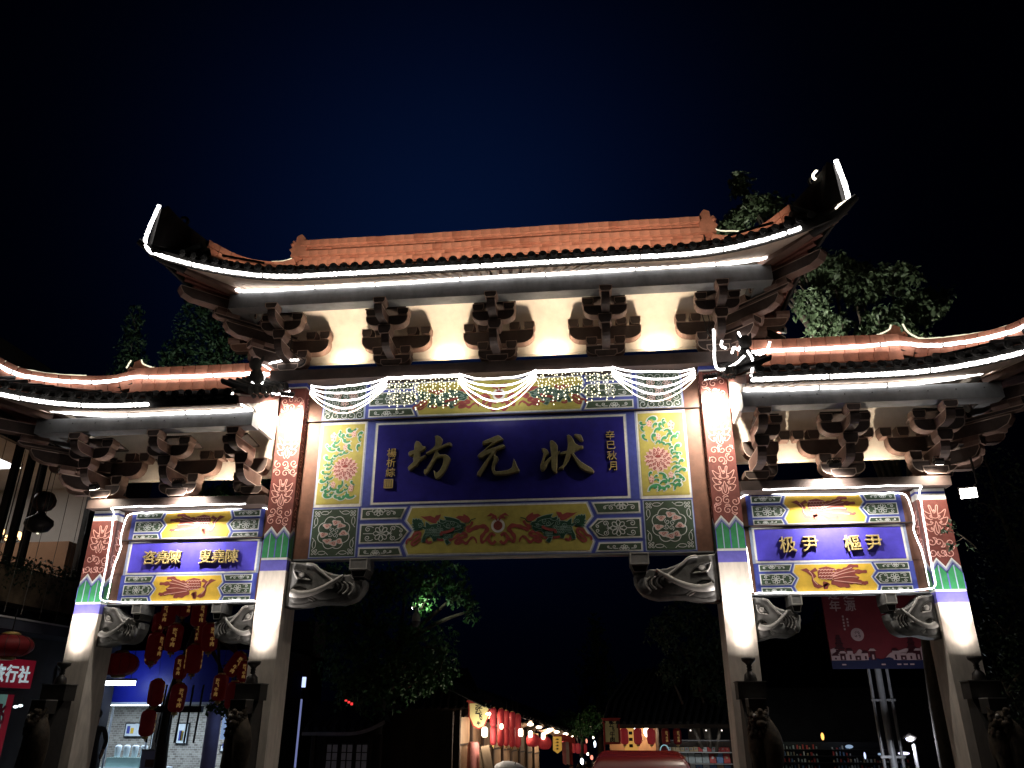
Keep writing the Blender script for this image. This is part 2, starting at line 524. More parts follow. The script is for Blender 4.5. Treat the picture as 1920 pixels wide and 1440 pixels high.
def medallion(art, x0, x1, z0, z1, pink=True):
    """square panel: eight lobed ring with clouds inside and sprigs in the corners"""
    art.rect(x0, x1, z0, z1, LBLUE, 1)
    art.rect(x0+0.02, x1-0.02, z0+0.015, z1-0.015, DGREEN, 2)
    cx, cz = (x0+x1)/2, (z0+z1)/2
    r = min(x1-x0, z1-z0)*0.34
    ring = []
    for k in range(64):
        a = 2*math.pi*k/64
        rr = r*(0.90 + 0.14*abs(math.sin(4*a)))
        ring.append((cx + rr*math.cos(a), cz + rr*math.sin(a)))
    art.line(ring, 0.014, SCROLLW, 3, True)
    cl = [(-0.45, 0.42), (0.10, 0.62), (0.42, 0.42), (0.62, -0.05), (0.35, -0.55), (0.02, -0.66), (-0.36, -0.52), (-0.64, -0.12)]
    for i, (a, b) in enumerate(cl):
        px, pz = cx + a*r, cz + b*r
        lo = []
        for k in range(14):
            t = 2*math.pi*k/14
            rr = r*0.19*(1 + 0.25*math.sin(3*t + i))
            lo.append((px + rr*1.35*math.cos(t), pz + rr*0.8*math.sin(t)))
        if pink: art.fill(lo, BLUSH, 3)
        art.line(lo, 0.010, SCROLLW, 4, True)
        art.line(spiral(px, pz, r*0.12, i, 1.2, 10), 0.010, CRIM if pink else DGREEN, 5)
    for i in range(4):
        a = i*math.pi/2 + 0.5
        art.line(spiral(cx + r*0.22*math.cos(a), cz + r*0.22*math.sin(a), r*0.17, a, 1.3, 12), 0.012, SCROLLW, 4)
        leaf = [(cx + r*x*math.cos(a) - r*y*math.sin(a), cz + r*x*math.sin(a) + r*y*math.cos(a)) for x, y in ((0.0,0.02),(0.25,0.16),(0.55,0.06),(0.25,-0.06))]
        art.fill(leaf, QGREEN, 3)
    dx, dz = (x1-x0)/2 - 0.07, (z1-z0)/2 - 0.07
    for sx in (1, -1):
        for sz in (1, -1):
            px, pz = cx + sx*dx, cz + sz*dz
            petals(art, px - sx*0.03, pz - sz*0.03, 0.062, 4, 0.011, SCROLLW, 3, a0=math.pi/4)
            for ax in (0, 1):
                qx, qz = (px - sx*0.17, pz - sz*0.015) if ax else (px - sx*0.015, pz - sz*0.17)
                lf = [(qx + (0.075 if ax else 0.032)*math.cos(t*0.7), qz + (0.032 if ax else 0.075)*math.sin(t*0.7)) for t in range(9)]
                art.line(lf, 0.011, SCROLLW, 3, True)
                art.line([(qx - sx*0.08*ax, qz - sz*0.08*(1-ax)), (qx - sx*(0.12 if ax else -0.04), qz - sz*(0.12 if not ax else -0.04))], 0.010, SCROLLW, 3)

def cloud_square(art, x0, x1, z0, z1):
    """square at the end of the upper beam, filled with white scrolls and pale flowers"""
    art.rect(x0, x1, z0, z1, LBLUE, 1)
    art.rect(x0+0.03, x1-0.03, z0+0.02, z1-0.01, DGREEN, 2)
    nx, nz = 5, 5
    for i in range(nx):
        for j in range(nz):
            px = x0 + (x1-x0)*(0.13 + 0.74*i/(nx-1)); pz = z0 + (z1-z0)*(0.11 + 0.76*j/(nz-1))
            core = 1 <= i <= 3 and 1 <= j <= 3
            if core and (i+j) % 2 == 0:
                petals(art, px, pz, 0.085, 6, 0.011, BLUSH, 4, a0=0.3*i)
            art.line(spiral(px, pz, 0.085 if not core else 0.06, i*1.3 + j*0.7, 1.3*(1 if (i+j) % 2 else -1), 14), 0.012, SCROLLW, 3)
            if not core:
                art.line([(px-0.07, pz-0.05), (px, pz-0.085), (px+0.075, pz-0.045)], 0.011, SCROLLW, 3)

def blobleaf(art, x, y, s, a, m, edge, layer=3):
    """comma shaped painted leaf with a pale outline"""
    base = [(0.95,0.05),(0.80,0.42),(0.35,0.58),(-0.15,0.50),(-0.60,0.22),(-0.95,-0.30),(-0.62,-0.42),(-0.35,-0.12),(0.0,0.05),(0.22,-0.08),(0.25,-0.32),(0.55,-0.38),(0.85,-0.25)]
    ca, sa = math.cos(a), math.sin(a)
    P = lambda k: [(x + s*k*(p*ca - q*sa), y + s*k*(p*sa + q*ca)) for p, q in base]
    art.fill(P(1.22), edge, layer)
    art.fill(P(0.92), m, layer+1)

FLOWER_LEAVES = [(105,180,55,2.6),(270,105,80,0.1),(95,270,55,1.7),(120,420,60,1.9),(320,210,55,0.6),(355,300,65,0.4),(425,230,60,1.5),(490,200,52,1.1),(480,140,40,1.0),(285,420,68,1.2),(545,310,58,-0.3),(570,385,62,0.5),(640,440,70,0.6),(720,390,48,1.1),(355,505,48,0.3),(465,455,60,0.5),(430,525,50,-0.3),(535,550,52,-0.2),(585,605,38,0.4),(690,600,72,0.7),(600,680,50,1.3),(655,700,50,-0.4),(725,700,38,-0.6),(655,770,58,-0.2),(735,850,58,0.6),(640,860,42,-0.5),(630,945,62,0.1),(715,935,28,0.8),(745,990,66,0.1),(640,1020,35,0.5),(680,1080,62,-0.7),(740,1120,50,-1.0),(640,1165,62,0.0),(395,1060,68,-0.9),(440,1130,50,-1.1),(175,1040,45,1.0),(270,1085,40,0.6),(285,1140,42,-0.3),(400,1180,64,0.1),(540,1130,66,0.5),(200,1265,78,0.3),(300,1240,62,-0.9),(360,1290,66,0.1),(450,1270,60,0.5),(640,1250,74,0.5),(555,1215,46,-0.4)]
def flower_panel(art, x0, x1, z0, z1, mirror):
    W, H = x1-x0, z1-z0
    art.rect(x0, x1, z0, z1, WHITEP, 1)
    art.rect(x0+0.03, x1-0.03, z0+0.055, z1-0.045, YELLOW, 2)
    def P(a, b):
        t = (a - 40)/790.0
        if mirror: t = 1-t
        return (x0 + 0.05 + (W-0.1)*t, z1 - 0.07 - (H-0.15)*(b-20)/1350.0)
    k = (W-0.1)/790.0
    for a, b, s_, an in FLOWER_LEAVES:
        x, y = P(a, b)
        blobleaf(art, x, y, s_*k*1.35, (math.pi - an) if mirror else an, GREENP, SCROLLW)
    cx, cy = P(340, 795)
    r = 235*k
    blo = [(cx + r*(1.0 + 0.10*math.sin(18*t))*math.cos(t)*1.0, cy + r*0.95*(1.0 + 0.10*math.sin(18*t))*math.sin(t)) for t in [2*math.pi*i/90 for i in range(90)]]
    art.fill(blo, BLUSH, 3)
    for ring, n, rr in ((0, 13, 0.80), (1, 10, 0.52)):
        for i in range(n):
            a = 2*math.pi*(i+0.5*ring)/n
            px, py = cx + r*rr*math.cos(a), cy + r*rr*0.95*math.sin(a)
            art.line(spiral(px, py, r*0.13, a, 1.15*(1 if math.cos(a) > 0 else -1), 10), [0.022*(1-0.06*j) for j in range(11)], CRIM, 4)
    for i in range(6):
        a = math.pi*(1.0 + i/5.0)
        px, py = cx + r*0.22*math.cos(a), cy - r*0.05 + r*0.26*math.sin(a)
        art.fill([(px + r*0.15*math.cos(a), py + r*0.15*math.sin(a)), (px - r*0.055*math.sin(a), py + r*0.055*math.cos(a)), (px - r*0.12*math.cos(a), py - r*0.12*math.sin(a)), (px + r*0.055*math.sin(a), py - r*0.055*math.cos(a))], CRIM, 4)
    art.fill([(cx-r*0.28, cy+r*0.22), (cx-r*0.1, cy+r*0.36), (cx+r*0.12, cy+r*0.36), (cx+r*0.28, cy+r*0.24), (cx+r*0.1, cy+r*0.12), (cx-r*0.12, cy+r*0.12)], CRIM, 4)
    for a, b, s_ in ((225,180,62),(620,220,88),(375,410,58),(195,1125,66),(545,1060,60)):
        x, y = P(a, b)
        s_ *= k
        bud = [(x + s_*0.72*math.cos(t)*(1+0.12*math.sin(5*t)), y + s_*1.05*math.sin(t)*(1+0.12*math.sin(5*t))) for t in [2*math.pi*i/24 for i in range(24)]]
        art.fill(bud, BLUSH, 5)
        for i in range(4):
            aa = i*1.6 + 0.5
            qx, qy = x + s_*0.40*math.cos(aa), y + s_*0.55*math.sin(aa)
            art.fill([(qx + s_*0.28*math.cos(aa), qy + s_*0.32*math.sin(aa)), (qx - s_*0.13*math.sin(aa), qy + s_*0.13*math.cos(aa)), (qx - s_*0.22*math.cos(aa), qy - s_*0.22*math.sin(aa)), (qx + s_*0.13*math.sin(aa), qy - s_*0.13*math.cos(aa))], CRIM, 6)

def beasts(art, zc_fn, flipz=1):
    """a green lion-like beast on each side of a flaming pearl with flying ribbons"""
    def mk(mx):
        def P(a, b):
            u = 750 + a/9.6; v = 940 + b/9.6
            x = (u - 936.8)*0.00961
            z = -((v - 940) + 0.018*(u - 936.8))*0.0096
            return (mx*x, zc_fn(z))
        return P
    for mx in (1, -1):
        P = mk(mx)
        L = 5
        for pts, w in (
            ([(140,770),(155,690),(230,660),(285,580),(350,545),(385,590),(320,670),(240,740),(270,785),(345,730),(410,660)], 0.055),
            ([(500,670),(530,740),(605,715)], 0.05), ([(690,670),(760,690),(820,690)], 0.045),
            ([(920,700),(990,670),(1080,600),(1160,565),(1225,590),(1190,635),(1100,665),(1040,720),(1075,755),(1150,715),(1220,755),(1280,690),(1345,640),(1395,690),(1415,750)], 0.062),
            ([(1330,350),(1300,420),(1235,470),(1260,520),(1350,480),(1440,450),(1540,440),(1600,490),(1555,560),(1500,640),(1510,730),(1570,700),(1640,600),(1655,560)], 0.072)):
            pp = c2([P(a, b) for a, b in pts], 5)
            n = len(pp)
            art.line(pp, [w*(0.25 + 0.75*math.sin(math.pi*min(1, 0.12 + 0.86*i/n)))*(1+0.18*math.sin(i*0.9)) for i in range(n)], CRIM, L)
        for fl in ([(375,240),(450,250),(560,235),(640,270),(660,230),(755,210),(740,250),(715,310),(660,380),(590,370),(460,300)],
                   [(1020,270),(1080,235),(1160,245),(1165,205),(1250,250),(1290,300),(1270,360),(1190,375),(1120,330)]):
            art.fill([P(a, b) for a, b in fl], CRIM, L)
        tail = [(245,290),(275,310),(300,285),(325,310),(350,290),(370,315),(400,315),(405,345),(435,380),(430,430),(400,480),(330,500),(255,505),(285,465),(240,460),(265,430),(225,405),(255,390),(235,345)]
        body = [(480,355),(520,375),(560,410),(640,395),(705,390),(700,345),(740,360),(735,305),(800,330),(850,310),(815,255),(860,262),(920,270),(1000,290),(1090,325),(1115,375),(1190,390),(1205,430),(1165,450),(1175,500),(1120,560),(1060,540),(1010,555),(975,590),(970,645),(900,650),(890,690),(935,740),(880,775),(850,735),(840,690),(815,650),(740,650),(690,640),(680,690),(630,705),(610,660),(570,610),(495,640),(470,725),(420,720),(435,640),(470,560),(485,500),(415,455),(430,435),(490,455)]
        for q in (tail, body):
            pp = [P(a, b) for a, b in q]
            art.fill(offset_poly(pp, -0.011), QLINE, L+1)
            art.fill(pp, QGREEN, L+2)
        for i in range(44):                                         # scales on the flank and legs
            a = 500 + (i % 9)*33 + (i//9 % 2)*14; b = 505 + (i//9)*30
            if (a > 800 and b < 560) or (b > 600 and 560 < a < 620): continue
            c = P(a, b)
            art.line([(c[0]+0.02*math.cos(t), c[1]+0.018*math.sin(t)) for t in (0.2, 1.0, 1.6, 2.2, 2.9)], 0.007, QLINE, L+3)
        for i in range(14):
            a = 835 + (i % 4)*34; b = 600 + (i//4)*32
            c = P(a, b)
            art.line([(c[0]+0.018*math.cos(t), c[1]+0.016*math.sin(t)) for t in (0.2, 1.0, 1.6, 2.2, 2.9)], 0.007, QLINE, L+3)
        for (a, b, r_) in ((375,410,0.05),(600,480,0.05),(640,520,0.045),(720,430,0.05),(770,500,0.045),(900,430,0.05),(960,380,0.05),(1080,440,0.04)):
            c = P(a, b)
            art.line(spiral(c[0], c[1], r_, a, 1.4*mx, 12), 0.008, QLINE, L+3)
        for pts in ([(820,330),(900,340),(990,350),(1080,390)], [(720,360),(790,380),(860,350)], [(800,410),(880,470),(1000,460),(1130,420)], [(1000,530),(1090,500),(1150,470)]):
            art.line(c2([P(a, b) for a, b in pts], 4), 0.008, QLINE, L+3)
        art.line(c2([P(a, b) for a, b in ((770,610),(780,560),(880,540),(960,510),(1000,470))], 5), 0.05, CRIM, L+4)
        art.line(c2([P(a, b) for a, b in ((1190,380),(1270,375),(1310,320),(1390,295))], 4), 0.018, QGREEN, L+2)
    zc = zc_fn(-0.45)
    for r_, m, L in ((0.125, WHITEP, 6), (0.082, MAROON, 7)):
        art.fill([(r_*math.cos(2*math.pi*i/24), zc + 0.02 + r_*math.sin(2*math.pi*i/24)) for i in range(24)], m, L)
    for sx in (1, -1):
        art.fill([(sx*a, zc + b) for a, b in ((0.0,0.07),(0.06,0.15),(0.14,0.14),(0.10,0.20),(0.20,0.19),(0.13,0.255),(0.03,0.20))], CRIM, 8)
        art.line(c2([(sx*a, zc + b) for a, b in ((0.05,-0.16),(0.12,-0.12),(0.17,-0.22),(0.10,-0.30),(0.04,-0.25))], 5), 0.05, CRIM, 6)

def phoenix(art, xc, zc, s, mx):
    """maroon phoenix with a long streaming tail; mx=1 faces left"""
    def P(a, b): return (xc + mx*(a-770)*s, zc - (b-835)*s)
    head = [(530,780),(575,768),(600,790),(640,765),(655,790),(620,800),(640,830),(610,850),(640,880),(680,905),(640,918),(610,905),(600,860),(605,830),(570,800)]
    wing = [(650,800),(665,770),(720,758),(780,775),(790,800),(760,790),(790,830),(740,860),(700,850),(650,840)]
    art.fill([P(*p) for p in head], MAROON, 5)
    art.fill([P(*p) for p in wing], MAROON, 6)
    for pts in ([(740,830),(800,800),(850,790),(900,760),(950,760)], [(750,840),(830,815),(900,800),(950,800),(1005,800)], [(760,850),(840,840),(900,830),(940,850)],
                [(760,860),(830,870),(900,860),(950,880),(1000,880)], [(740,870),(790,890),(850,900),(860,915)], [(760,858),(820,855),(880,870),(930,875),(985,890)], [(700,870),(690,905),(720,880)]):
        pp = c2([P(*p) for p in pts], 5)
        n = len(pp)
        art.line(pp, [38*s*(0.35 + 0.65*math.sin(math.pi*min(1, 0.2+0.8*i/n)))*(1+0.22*math.sin(i*1.4)) for i in range(n)], MAROON, 5)
    for i in range(22):
        x, y = 665 + (i % 6)*22 + (i//6 % 2)*10, 790 + (i//6)*22
        c = P(x, y)
        art.line([(c[0]+11*s*math.cos(t), c[1]+10*s*math.sin(t)) for t in (0.2,1,1.6,2.2,2.9)], 4.5*s, PINK, 7)
    for pts in ([(750,838),(830,812),(920,795)], [(760,850),(850,836),(930,840)], [(760,862),(850,874),(950,886)], [(740,828),(810,800),(900,770)], [(590,790),(610,820),(615,860),(640,890)]):
        art.line(c2([P(*p) for p in pts], 5), 4.5*s, PINK, 7)

def lotus(art, cx, z0, w, h, m, lw=0.0125):
    """line drawn lotus of width w and height h standing at z0"""
    def L(pts, k=4): 
        for sx in (1, -1):
            art.line(c2([(cx + sx*a*w/2, z0 + b*h) for a, b in pts], k), lw, m, 2)
    L([(0.0,0.86),(0.12,0.80),(0.22,0.98),(0.36,0.98),(0.26,0.76),(0.24,0.60),(0.0,0.56)])
    L([(0.24,0.72),(0.50,0.74),(0.92,0.86),(0.72,0.64),(0.46,0.52),(0.20,0.54)])
    L([(0.42,0.54),(0.62,0.56),(0.98,0.58),(0.78,0.40),(0.46,0.34),(0.22,0.42)])
    L([(0.48,0.36),(0.70,0.34),(0.92,0.30),(0.66,0.14),(0.36,0.14),(0.20,0.30)])
    L([(0.0,0.46),(0.10,0.34),(0.09,0.14),(0.0,0.04)])
    L([(0.12,0.32),(0.24,0.28),(0.26,0.06),(0.10,0.0)])
    for sx in (1, -1):
        for a, b, r_ in ((0.30,0.62,0.09),(0.36,0.43,0.08),(0.40,0.21,0.08)):
            art.line(spiral(cx + sx*a*w/2, z0 + b*h, r_*w*0.7, math.pi/2, -1.3*sx, 12), lw, m, 2)
    art.line(spiral(cx, z0 + 0.76*h, 0.07*w, 0, 1.3, 10), lw, m, 2)

def vines(art, cx, z0, w, h, m, seed, lw=0.0125):
    """curling leaves that fill a strip of the column"""
    g = random.Random(seed)
    rows = max(1, int(h/0.15))
    for j in range(rows):
        for i in range(3):
            x = cx + w*(-0.32 + 0.32*i + g.uniform(-0.06, 0.06)); z = z0 + h*(j+0.5)/rows + g.uniform(-0.03, 0.03)
            d = g.choice((1, -1))
            a0 = g.uniform(0, 6.28)
            c = spiral(x, z, w*0.17, a0, 1.25*d, 14)
            art.line(c, lw, m, 2)
            p = c[0]
            t = a0 + d*1.4
            tail = c2([p, (p[0] + w*0.13*math.cos(t), p[1] + w*0.13*math.sin(t)), (p[0] + w*0.22*math.cos(t + 0.7*d), p[1] + w*0.22*math.sin(t + 0.7*d))], 4)
            lim = w*0.47
            tail = [(min(max(a, cx-lim), cx+lim), b) for a, b in tail]
            art.line(tail, lw, m, 2)

CHAR_FANG = [
 [(330,275),(400,290),(460,340),(475,390),(520,425),(580,430),(605,470),(580,520),(500,580),(450,600),(445,640),(445,735),(520,710),(600,665),(625,690),(600,750),(520,800),(450,860),(400,930),(385,985),(320,1005),(270,1060),(200,1105),(150,1090),(120,1030),(150,970),(240,890),(270,850),(265,760),(262,680),(180,715),(130,690),(110,620),(150,570),(280,525),(275,460),(280,370),(300,310)],
 [(840,140),(920,125),(1000,160),(1060,220),(1065,270),(1040,350),(1010,430),(1080,390),(1200,335),(1280,320),(1330,360),(1330,425),(1250,425),(1100,470),(930,550),(960,590),(1005,660),(1150,655),(1240,690),(1310,770),(1300,830),(1260,940),(1200,1080),(1120,1210),(1020,1310),(940,1335),(890,1290),(865,1200),(850,1090),(900,1130),(950,1160),(1040,1060),(1090,930),(1110,820),(1110,745),(1020,745),(930,770),(850,900),(780,1030),(700,1160),(640,1225),(600,1210),(580,1160),(585,1070),(640,1050),(740,880),(830,720),(870,590),(870,550),(780,610),(660,660),(615,630),(620,600),(700,560),(800,480),(860,410),(865,340),(860,220)]]
CHAR_YUAN = [
 [(390,420),(450,400),(700,290),(810,250),(880,280),(965,365),(930,400),(800,450),(690,520),(480,660),(700,600),(880,520),(960,510),(1020,560),(990,600),(880,640),(780,680),(740,760),(735,815),(800,835),(840,900),(800,1000),(740,1080),(725,1180),(760,1245),(900,1240),(1100,1210),(1190,1150),(1220,1060),(1250,895),(1300,980),(1350,1110),(1410,1210),(1390,1270),(1300,1290),(1150,1330),(1000,1355),(750,1355),(690,1310),(645,1220),(640,1130),(670,1000),(690,900),(690,840),(640,900),(550,1030),(460,1190),(360,1340),(330,1390),(245,1360),(260,1270),(320,1190),(420,1040),(520,900),(600,780),(480,830),(380,900),(300,895),(250,830),(290,770),(400,690),(600,510),(620,480),(500,505),(390,515),(380,470)]]
CHAR_ZHUANG = [
 [(220,610),(300,600),(380,640),(430,720),(410,780),(340,820),(300,900),(290,990),(400,880),(480,820),(470,700),(455,560),(450,430),(480,385),(540,390),(620,460),(670,540),(665,660),(665,700),(730,670),(690,740),(655,800),(650,950),(640,1150),(630,1280),(570,1280),(520,1230),(480,1150),(470,1050),(470,950),(400,1020),(350,1130),(280,1215),(220,1230),(180,1170),(175,1080),(220,960),(255,850),(275,740),(240,680)],
 [(920,250),(980,230),(1040,270),(1100,360),(1135,450),(1160,480),(1250,530),(1360,540),(1360,610),(1250,640),(1130,700),(1100,740),(1180,860),(1280,970),(1420,1060),(1560,1140),(1630,1220),(1610,1280),(1500,1270),(1380,1230),(1250,1150),(1180,1040),(1090,900),(1025,790),(960,930),(880,1050),(820,1120),(800,1180),(660,1175),(690,1130),(790,1060),(830,950),(880,780),(740,800),(720,740),(780,700),(910,670),(930,600),(945,480),(930,350)],
 [(1120,230),(1170,210),(1310,235),(1350,320),(1375,400),(1330,425),(1270,400),(1190,320),(1120,270)]]

def carved_char(loops, x0, z0, sx, sz, yb, depth, m):
    """raised brush-written character: rounded strokes standing off the board; origin is the photo-traced corner"""
    mb = MB()
    for lp in loops:
        pts = []
        for a, b in lp:
            x = a*sx; z = -b*sz
            pts.append((x0 + x, z0 + z - 0.030*x))
        q = offset_poly(pts, 0.014)
        n = len(pts)
        vs = [(x, yb, z) for x, z in pts] + [(x, yb-depth*0.65, z) for x, z in pts] + [(x, yb-depth, z) for x, z in q]
        mb.add(vs, [(i, (i+1) % n, (i+1) % n + n, i+n) for i in range(n)], m)
        mb.add(vs, [(i+n, (i+1) % n + n, (i+1) % n + 2*n, i+2*n) for i in range(n)], m)
        mb.add(vs, [tuple(range(2*n, 3*n))], m)
    return mb
# ------------------------------------------------------------------ ground
def ground_z(x, y):
    """the square is level; behind the gateway the old street drops away"""
    t = min(1.0, max(0.0, (y - 0.9)/6.5))
    return -1.05*t*t*(3-2*t) - 0.02*min(60.0, max(0.0, y - 7.4))

GROUND = mat('worn_stone_paving', (0.11, 0.105, 0.10), 0.55, 0.35, 1.3, 0.3)
gb = MB()
gxs = [-260, -90, -40] + [x for x in range(-26, 27, 2)] + [40, 90, 260]
gys = [-60, -30, -18] + [-14 + i for i in range(0, 26)] + [14, 20, 30, 45, 80, 150, 320]
gb.grid([[(x, y, ground_z(x, y)) for x in gxs] for y in gys], GROUND)
tag(gb.build('ground'), kind='structure')

# ------------------------------------------------------------------ the memorial gateway
GATE = empty('memorial_gateway', (0, 0, 0), 0, 'four pillared Chinese memorial gateway with painted beams, blue name boards and tiled upturned roofs', 'gateway')
XI, XO, CW, CD = 4.0, 7.368, 0.483, 0.612
HW = CW/2

def zigzag_front(art, x0, x1, zg0, zz, m_list):
    """row of pointed leaves at the foot of the red field"""
    pass

def column(xc, ztop, zb, zg0, zg1, zr0, zr1, side):
    """square pillar: pale shaft, blue band, green leaf band, red field; side = +1/-1 is the way towards the middle"""
    mb = MB()
    x0, x1 = xc-HW, xc+HW
    segs = [(-0.02, zb[0], SHAFT), (zb[0], zb[1], PURPLE), (zb[1], zg0, WHITEP), (zg0, zr0, GREENP), (zr0, zr1, REDP)]
    if ztop == 'inner':
        segs += [(zr1, zr1+0.03, WHITEP), (zr1+0.03, 8.0, BLUE)]
    else:
        segs += [(zr1, zr1+0.10, WHITEP), (zr1+0.10, zr1+0.14, BLUE), (zr1+0.14, zr1+0.19, WHITEP)]
    for i, (a, b, m) in enumerate(segs):
        mb.box(x0, x1, 0, CD, a, b, m, skip='bt' if i else 't')
    mb.box(x0, x1, 0, CD, segs[-1][1]-0.0005, segs[-1][1], segs[-1][2], skip='bfrkl')
    col = mb.build('column', GATE)
    # painted pattern on the front and on the face towards the bay
    a = Art(lambda u, v, l: (u, -0.003*l, v))
    xs = x0 if side < 0 else x1
    b = Art(lambda u, v, l: (xs + side*0.003*l, u, v))
    for art, u0, u1 in ((a, x0+0.004, x1-0.004), (b, 0.004, CD-0.004)):
        W = u1-u0
        n = 2
        for k, (m, dz) in enumerate(((WHITEP, 0.055), (LBLUE, 0.015), (PURPLE, -0.025))):
            top = []
            for i in range(2*n+1):
                top.append((u0 + W*i/(2*n), zr0 + dz + (0.085 if i % 2 else -0.06)))
            art.fill(top[::-1] + [(u0, zr0-0.10), (u1, zr0-0.10)], m, 1+k)
        gp = []
        for i in range(2*n+1):
            gp.append((u0 + W*i/(2*n), zr0 - 0.055 + (0.085 if i % 2 else -0.06)))
        art.fill(gp[::-1] + [(u0, zg0), (u1, zg0)], GREENP, 4)
        for i in range(1, 2*n, 2):
            art.line([(u0 + W*i/(2*n), zg0), (u0 + W*i/(2*n), zr0+0.02)], 0.016, LBLUE if art is a else PURPLE, 5)
        for i in (0, 2, 4):
            art.line([(u0 + W*(i/(2*n)), zg0), (u0 + W*(i/(2*n)), zr0-0.11)], 0.022 if i == 2 else 0.012, PURPLE, 5)
        cx = (u0+u1)/2
        z = zr0 + 0.13
        k = 0
        while z < zr1 - 0.2:
            hh = min(0.36, zr1 - z - 0.02)
            vines(art, cx, z, W*0.94, hh, PINK, int(xc*10) + k*7 + (3 if art is b else 0))
            z += hh + 0.02
            if z + 0.55 < zr1:
                lotus(art, cx, z, W*0.86, 0.50, PINK)
                z += 0.53
            k += 1
    col_a = a.build('painted_pattern', col)
    b.build('painted_pattern', col)
    # stone footing
    fb = MB()
    fb.box(x0-0.12, x1+0.12, -0.12, CD+0.12, -0.02, 0.30, STONE)
    fb.build('plinth', col)
    return col

for s in (-1, 1):
    column(s*XI, 'inner', (4.27, 4.46), 4.50, 4.9, 4.93, 7.78, -s)
    column(s*XO, 'outer', (3.57, 3.74), 3.775, 4.1, 4.14, 5.25, -s)

# ---- main bay: plate beam, upper beam, name board, lower beam
mb = MB()
mb.box(-4.46, 4.46, -0.15, 0.76, 7.885, 8.11, PLATE)
mb.build('plate_beam', GATE)
def bay(x0, x1, zs, main):
    """three stacked boards between two pillars"""
    zb0, zb1, zn1, zt1 = zs
    xm = (x0+x1)/2
    # side borders of plain brown
    bw0, bw1 = (0.30, 0.30) if main else ((0.17, 0.12) if xm < 0 else (0.12, 0.17))
    out = []
    for nm, za, zb_, yf in (('lower_beam', zb0, zb1, 0.20), ('name_board', zb1+0.004, zn1-0.004, 0.225), ('upper_beam', zn1, zt1, 0.19)):
        m_ = MB()
        m_.box(x0, x1, yf, 0.43, za, zb_, BROWNB, skip='f')
        m_.box(x0, x0+bw0, yf, yf+0.001, za, zb_, BROWNB, skip='brtlk')
        m_.box(x1-bw1, x1, yf, yf+0.001, za, zb_, BROWNB, skip='brtlk')
        m_.box(x0+bw0, x1-bw1, yf, yf+0.001, za, zb_, BLUE, skip='brtlk')
        if nm == 'lower_beam':
            m_.box(x0+0.002, x1-0.002, yf-0.012, 0.42, za-0.025, za, BEAMG)
        if nm == 'upper_beam':
            m_.box(x0+0.002, x1-0.002, yf-0.02, 0.42, za-0.0035, za+0.012, PLATE)
        o = m_.build(nm, GATE)
        A = Art(lambda u, v, l, yf=yf: (u, yf-0.0025*l, v))
        out.append((o, A, yf, za, zb_))
    return out, (x0+bw0, x1-bw1)

parts, (bx0, bx1) = bay(-XI+HW, XI-HW, (4.50, 5.44, 7.14, 7.885), True)
for (o, A, yf, za, zb_), kind in zip(parts, ('low', 'name', 'top')):
    if kind == 'low':
        beam_art(A, -2.56, 2.56, za+0.015, zb_-0.015, 1.56, False, DGREEN, YELLOW, 0.0135)
        for s in (-1, 1):
            xa, xb = sorted((s*2.58, s*3.45))
            medallion(A, xa, xb, za+0.02, zb_-0.02)
        beasts(A, lambda z: za + (zb_-za)/0.97*(z + 0.97))
    elif kind == 'top':
        beam_art(A, -2.56, 2.56, za+0.03, zb_, 1.52, True, DGREEN, YELLOW, 0.0135)
        for s in (-1, 1):
            xa, xb = sorted((s*2.60, s*3.45))
            cloud_square(A, xa, xb, za+0.02, zb_-0.005)
        beasts(A, lambda z: za + (zb_-za)*0.96/0.97*(z + 0.98))
    else:
        A.rect(-2.55, 2.55, za+0.01, zb_-0.02, BLUE, 1)
        for s in (-1, 1):
            A.rect(s*2.55-0.012, s*2.55+0.012, za+0.01, zb_-0.01, LBLUE, 2)
        A.rect(-2.385, 2.385, za+0.02, zb_-0.055, LBLUE, 2)
        A.rect(-2.37, 2.37, za+0.032, zb_-0.068, WHITEP, 3)
        A.rect(-2.33, 2.33, za+0.07, zb_-0.105, SIGNB, 4)
        for s in (-1, 1):
            xa, xb = sorted((s*2.565, s*3.45))
            flower_panel(A, xa, xb, za+0.005, zb_-0.02, s < 0)
            A.rect(s*3.455-0.006, s*3.455+0.006, za, zb_, LBLUE, 2)
        board = o
    A.build('painted_pattern', o)
yb = 0.213
for loops, x0, z0 in ((CHAR_FANG, -1.78, 6.87), (CHAR_YUAN, -0.56, 6.92), (CHAR_ZHUANG, 0.65, 6.87)):
    carved_char(loops, x0, z0, 0.000676, 0.000705, yb, 0.075, BRONZE).build('character', board)
for ch, x, z in zip('辛巳秋月', (2.07, 2.08, 2.085, 2.09), (6.665, 6.47, 6.27, 6.07)):
    o = link('character', text_mesh('small_character', ch, 0.185, GOLD, 0.012, 0.0), board, (x, yb-0.013, z))
for ch, x, z in zip('楊析綜', (-2.03, -2.03, -2.03), (6.46, 6.27, 6.08)):
    o = link('character', text_mesh('small_character', ch, 0.19, GOLD, 0.012, 0.0), board, (x, yb-0.013, z))
mb = MB()
mb.framed([(-0.085,-0.085),(0.085,-0.085),(0.085,0.085),(-0.085,0.085)], lambda u, v, t: (-2.055+u, yb+t, 5.86+v), -0.03, 0.0, BRONZE, GOLD, GOLD, 0.014, 0.006)
for i in range(3):
    mb.box(-2.11+0.04*i, -2.095+0.04*i, yb-0.034, yb-0.022, 5.80, 5.92, GOLD)
mb.build('seal', board)

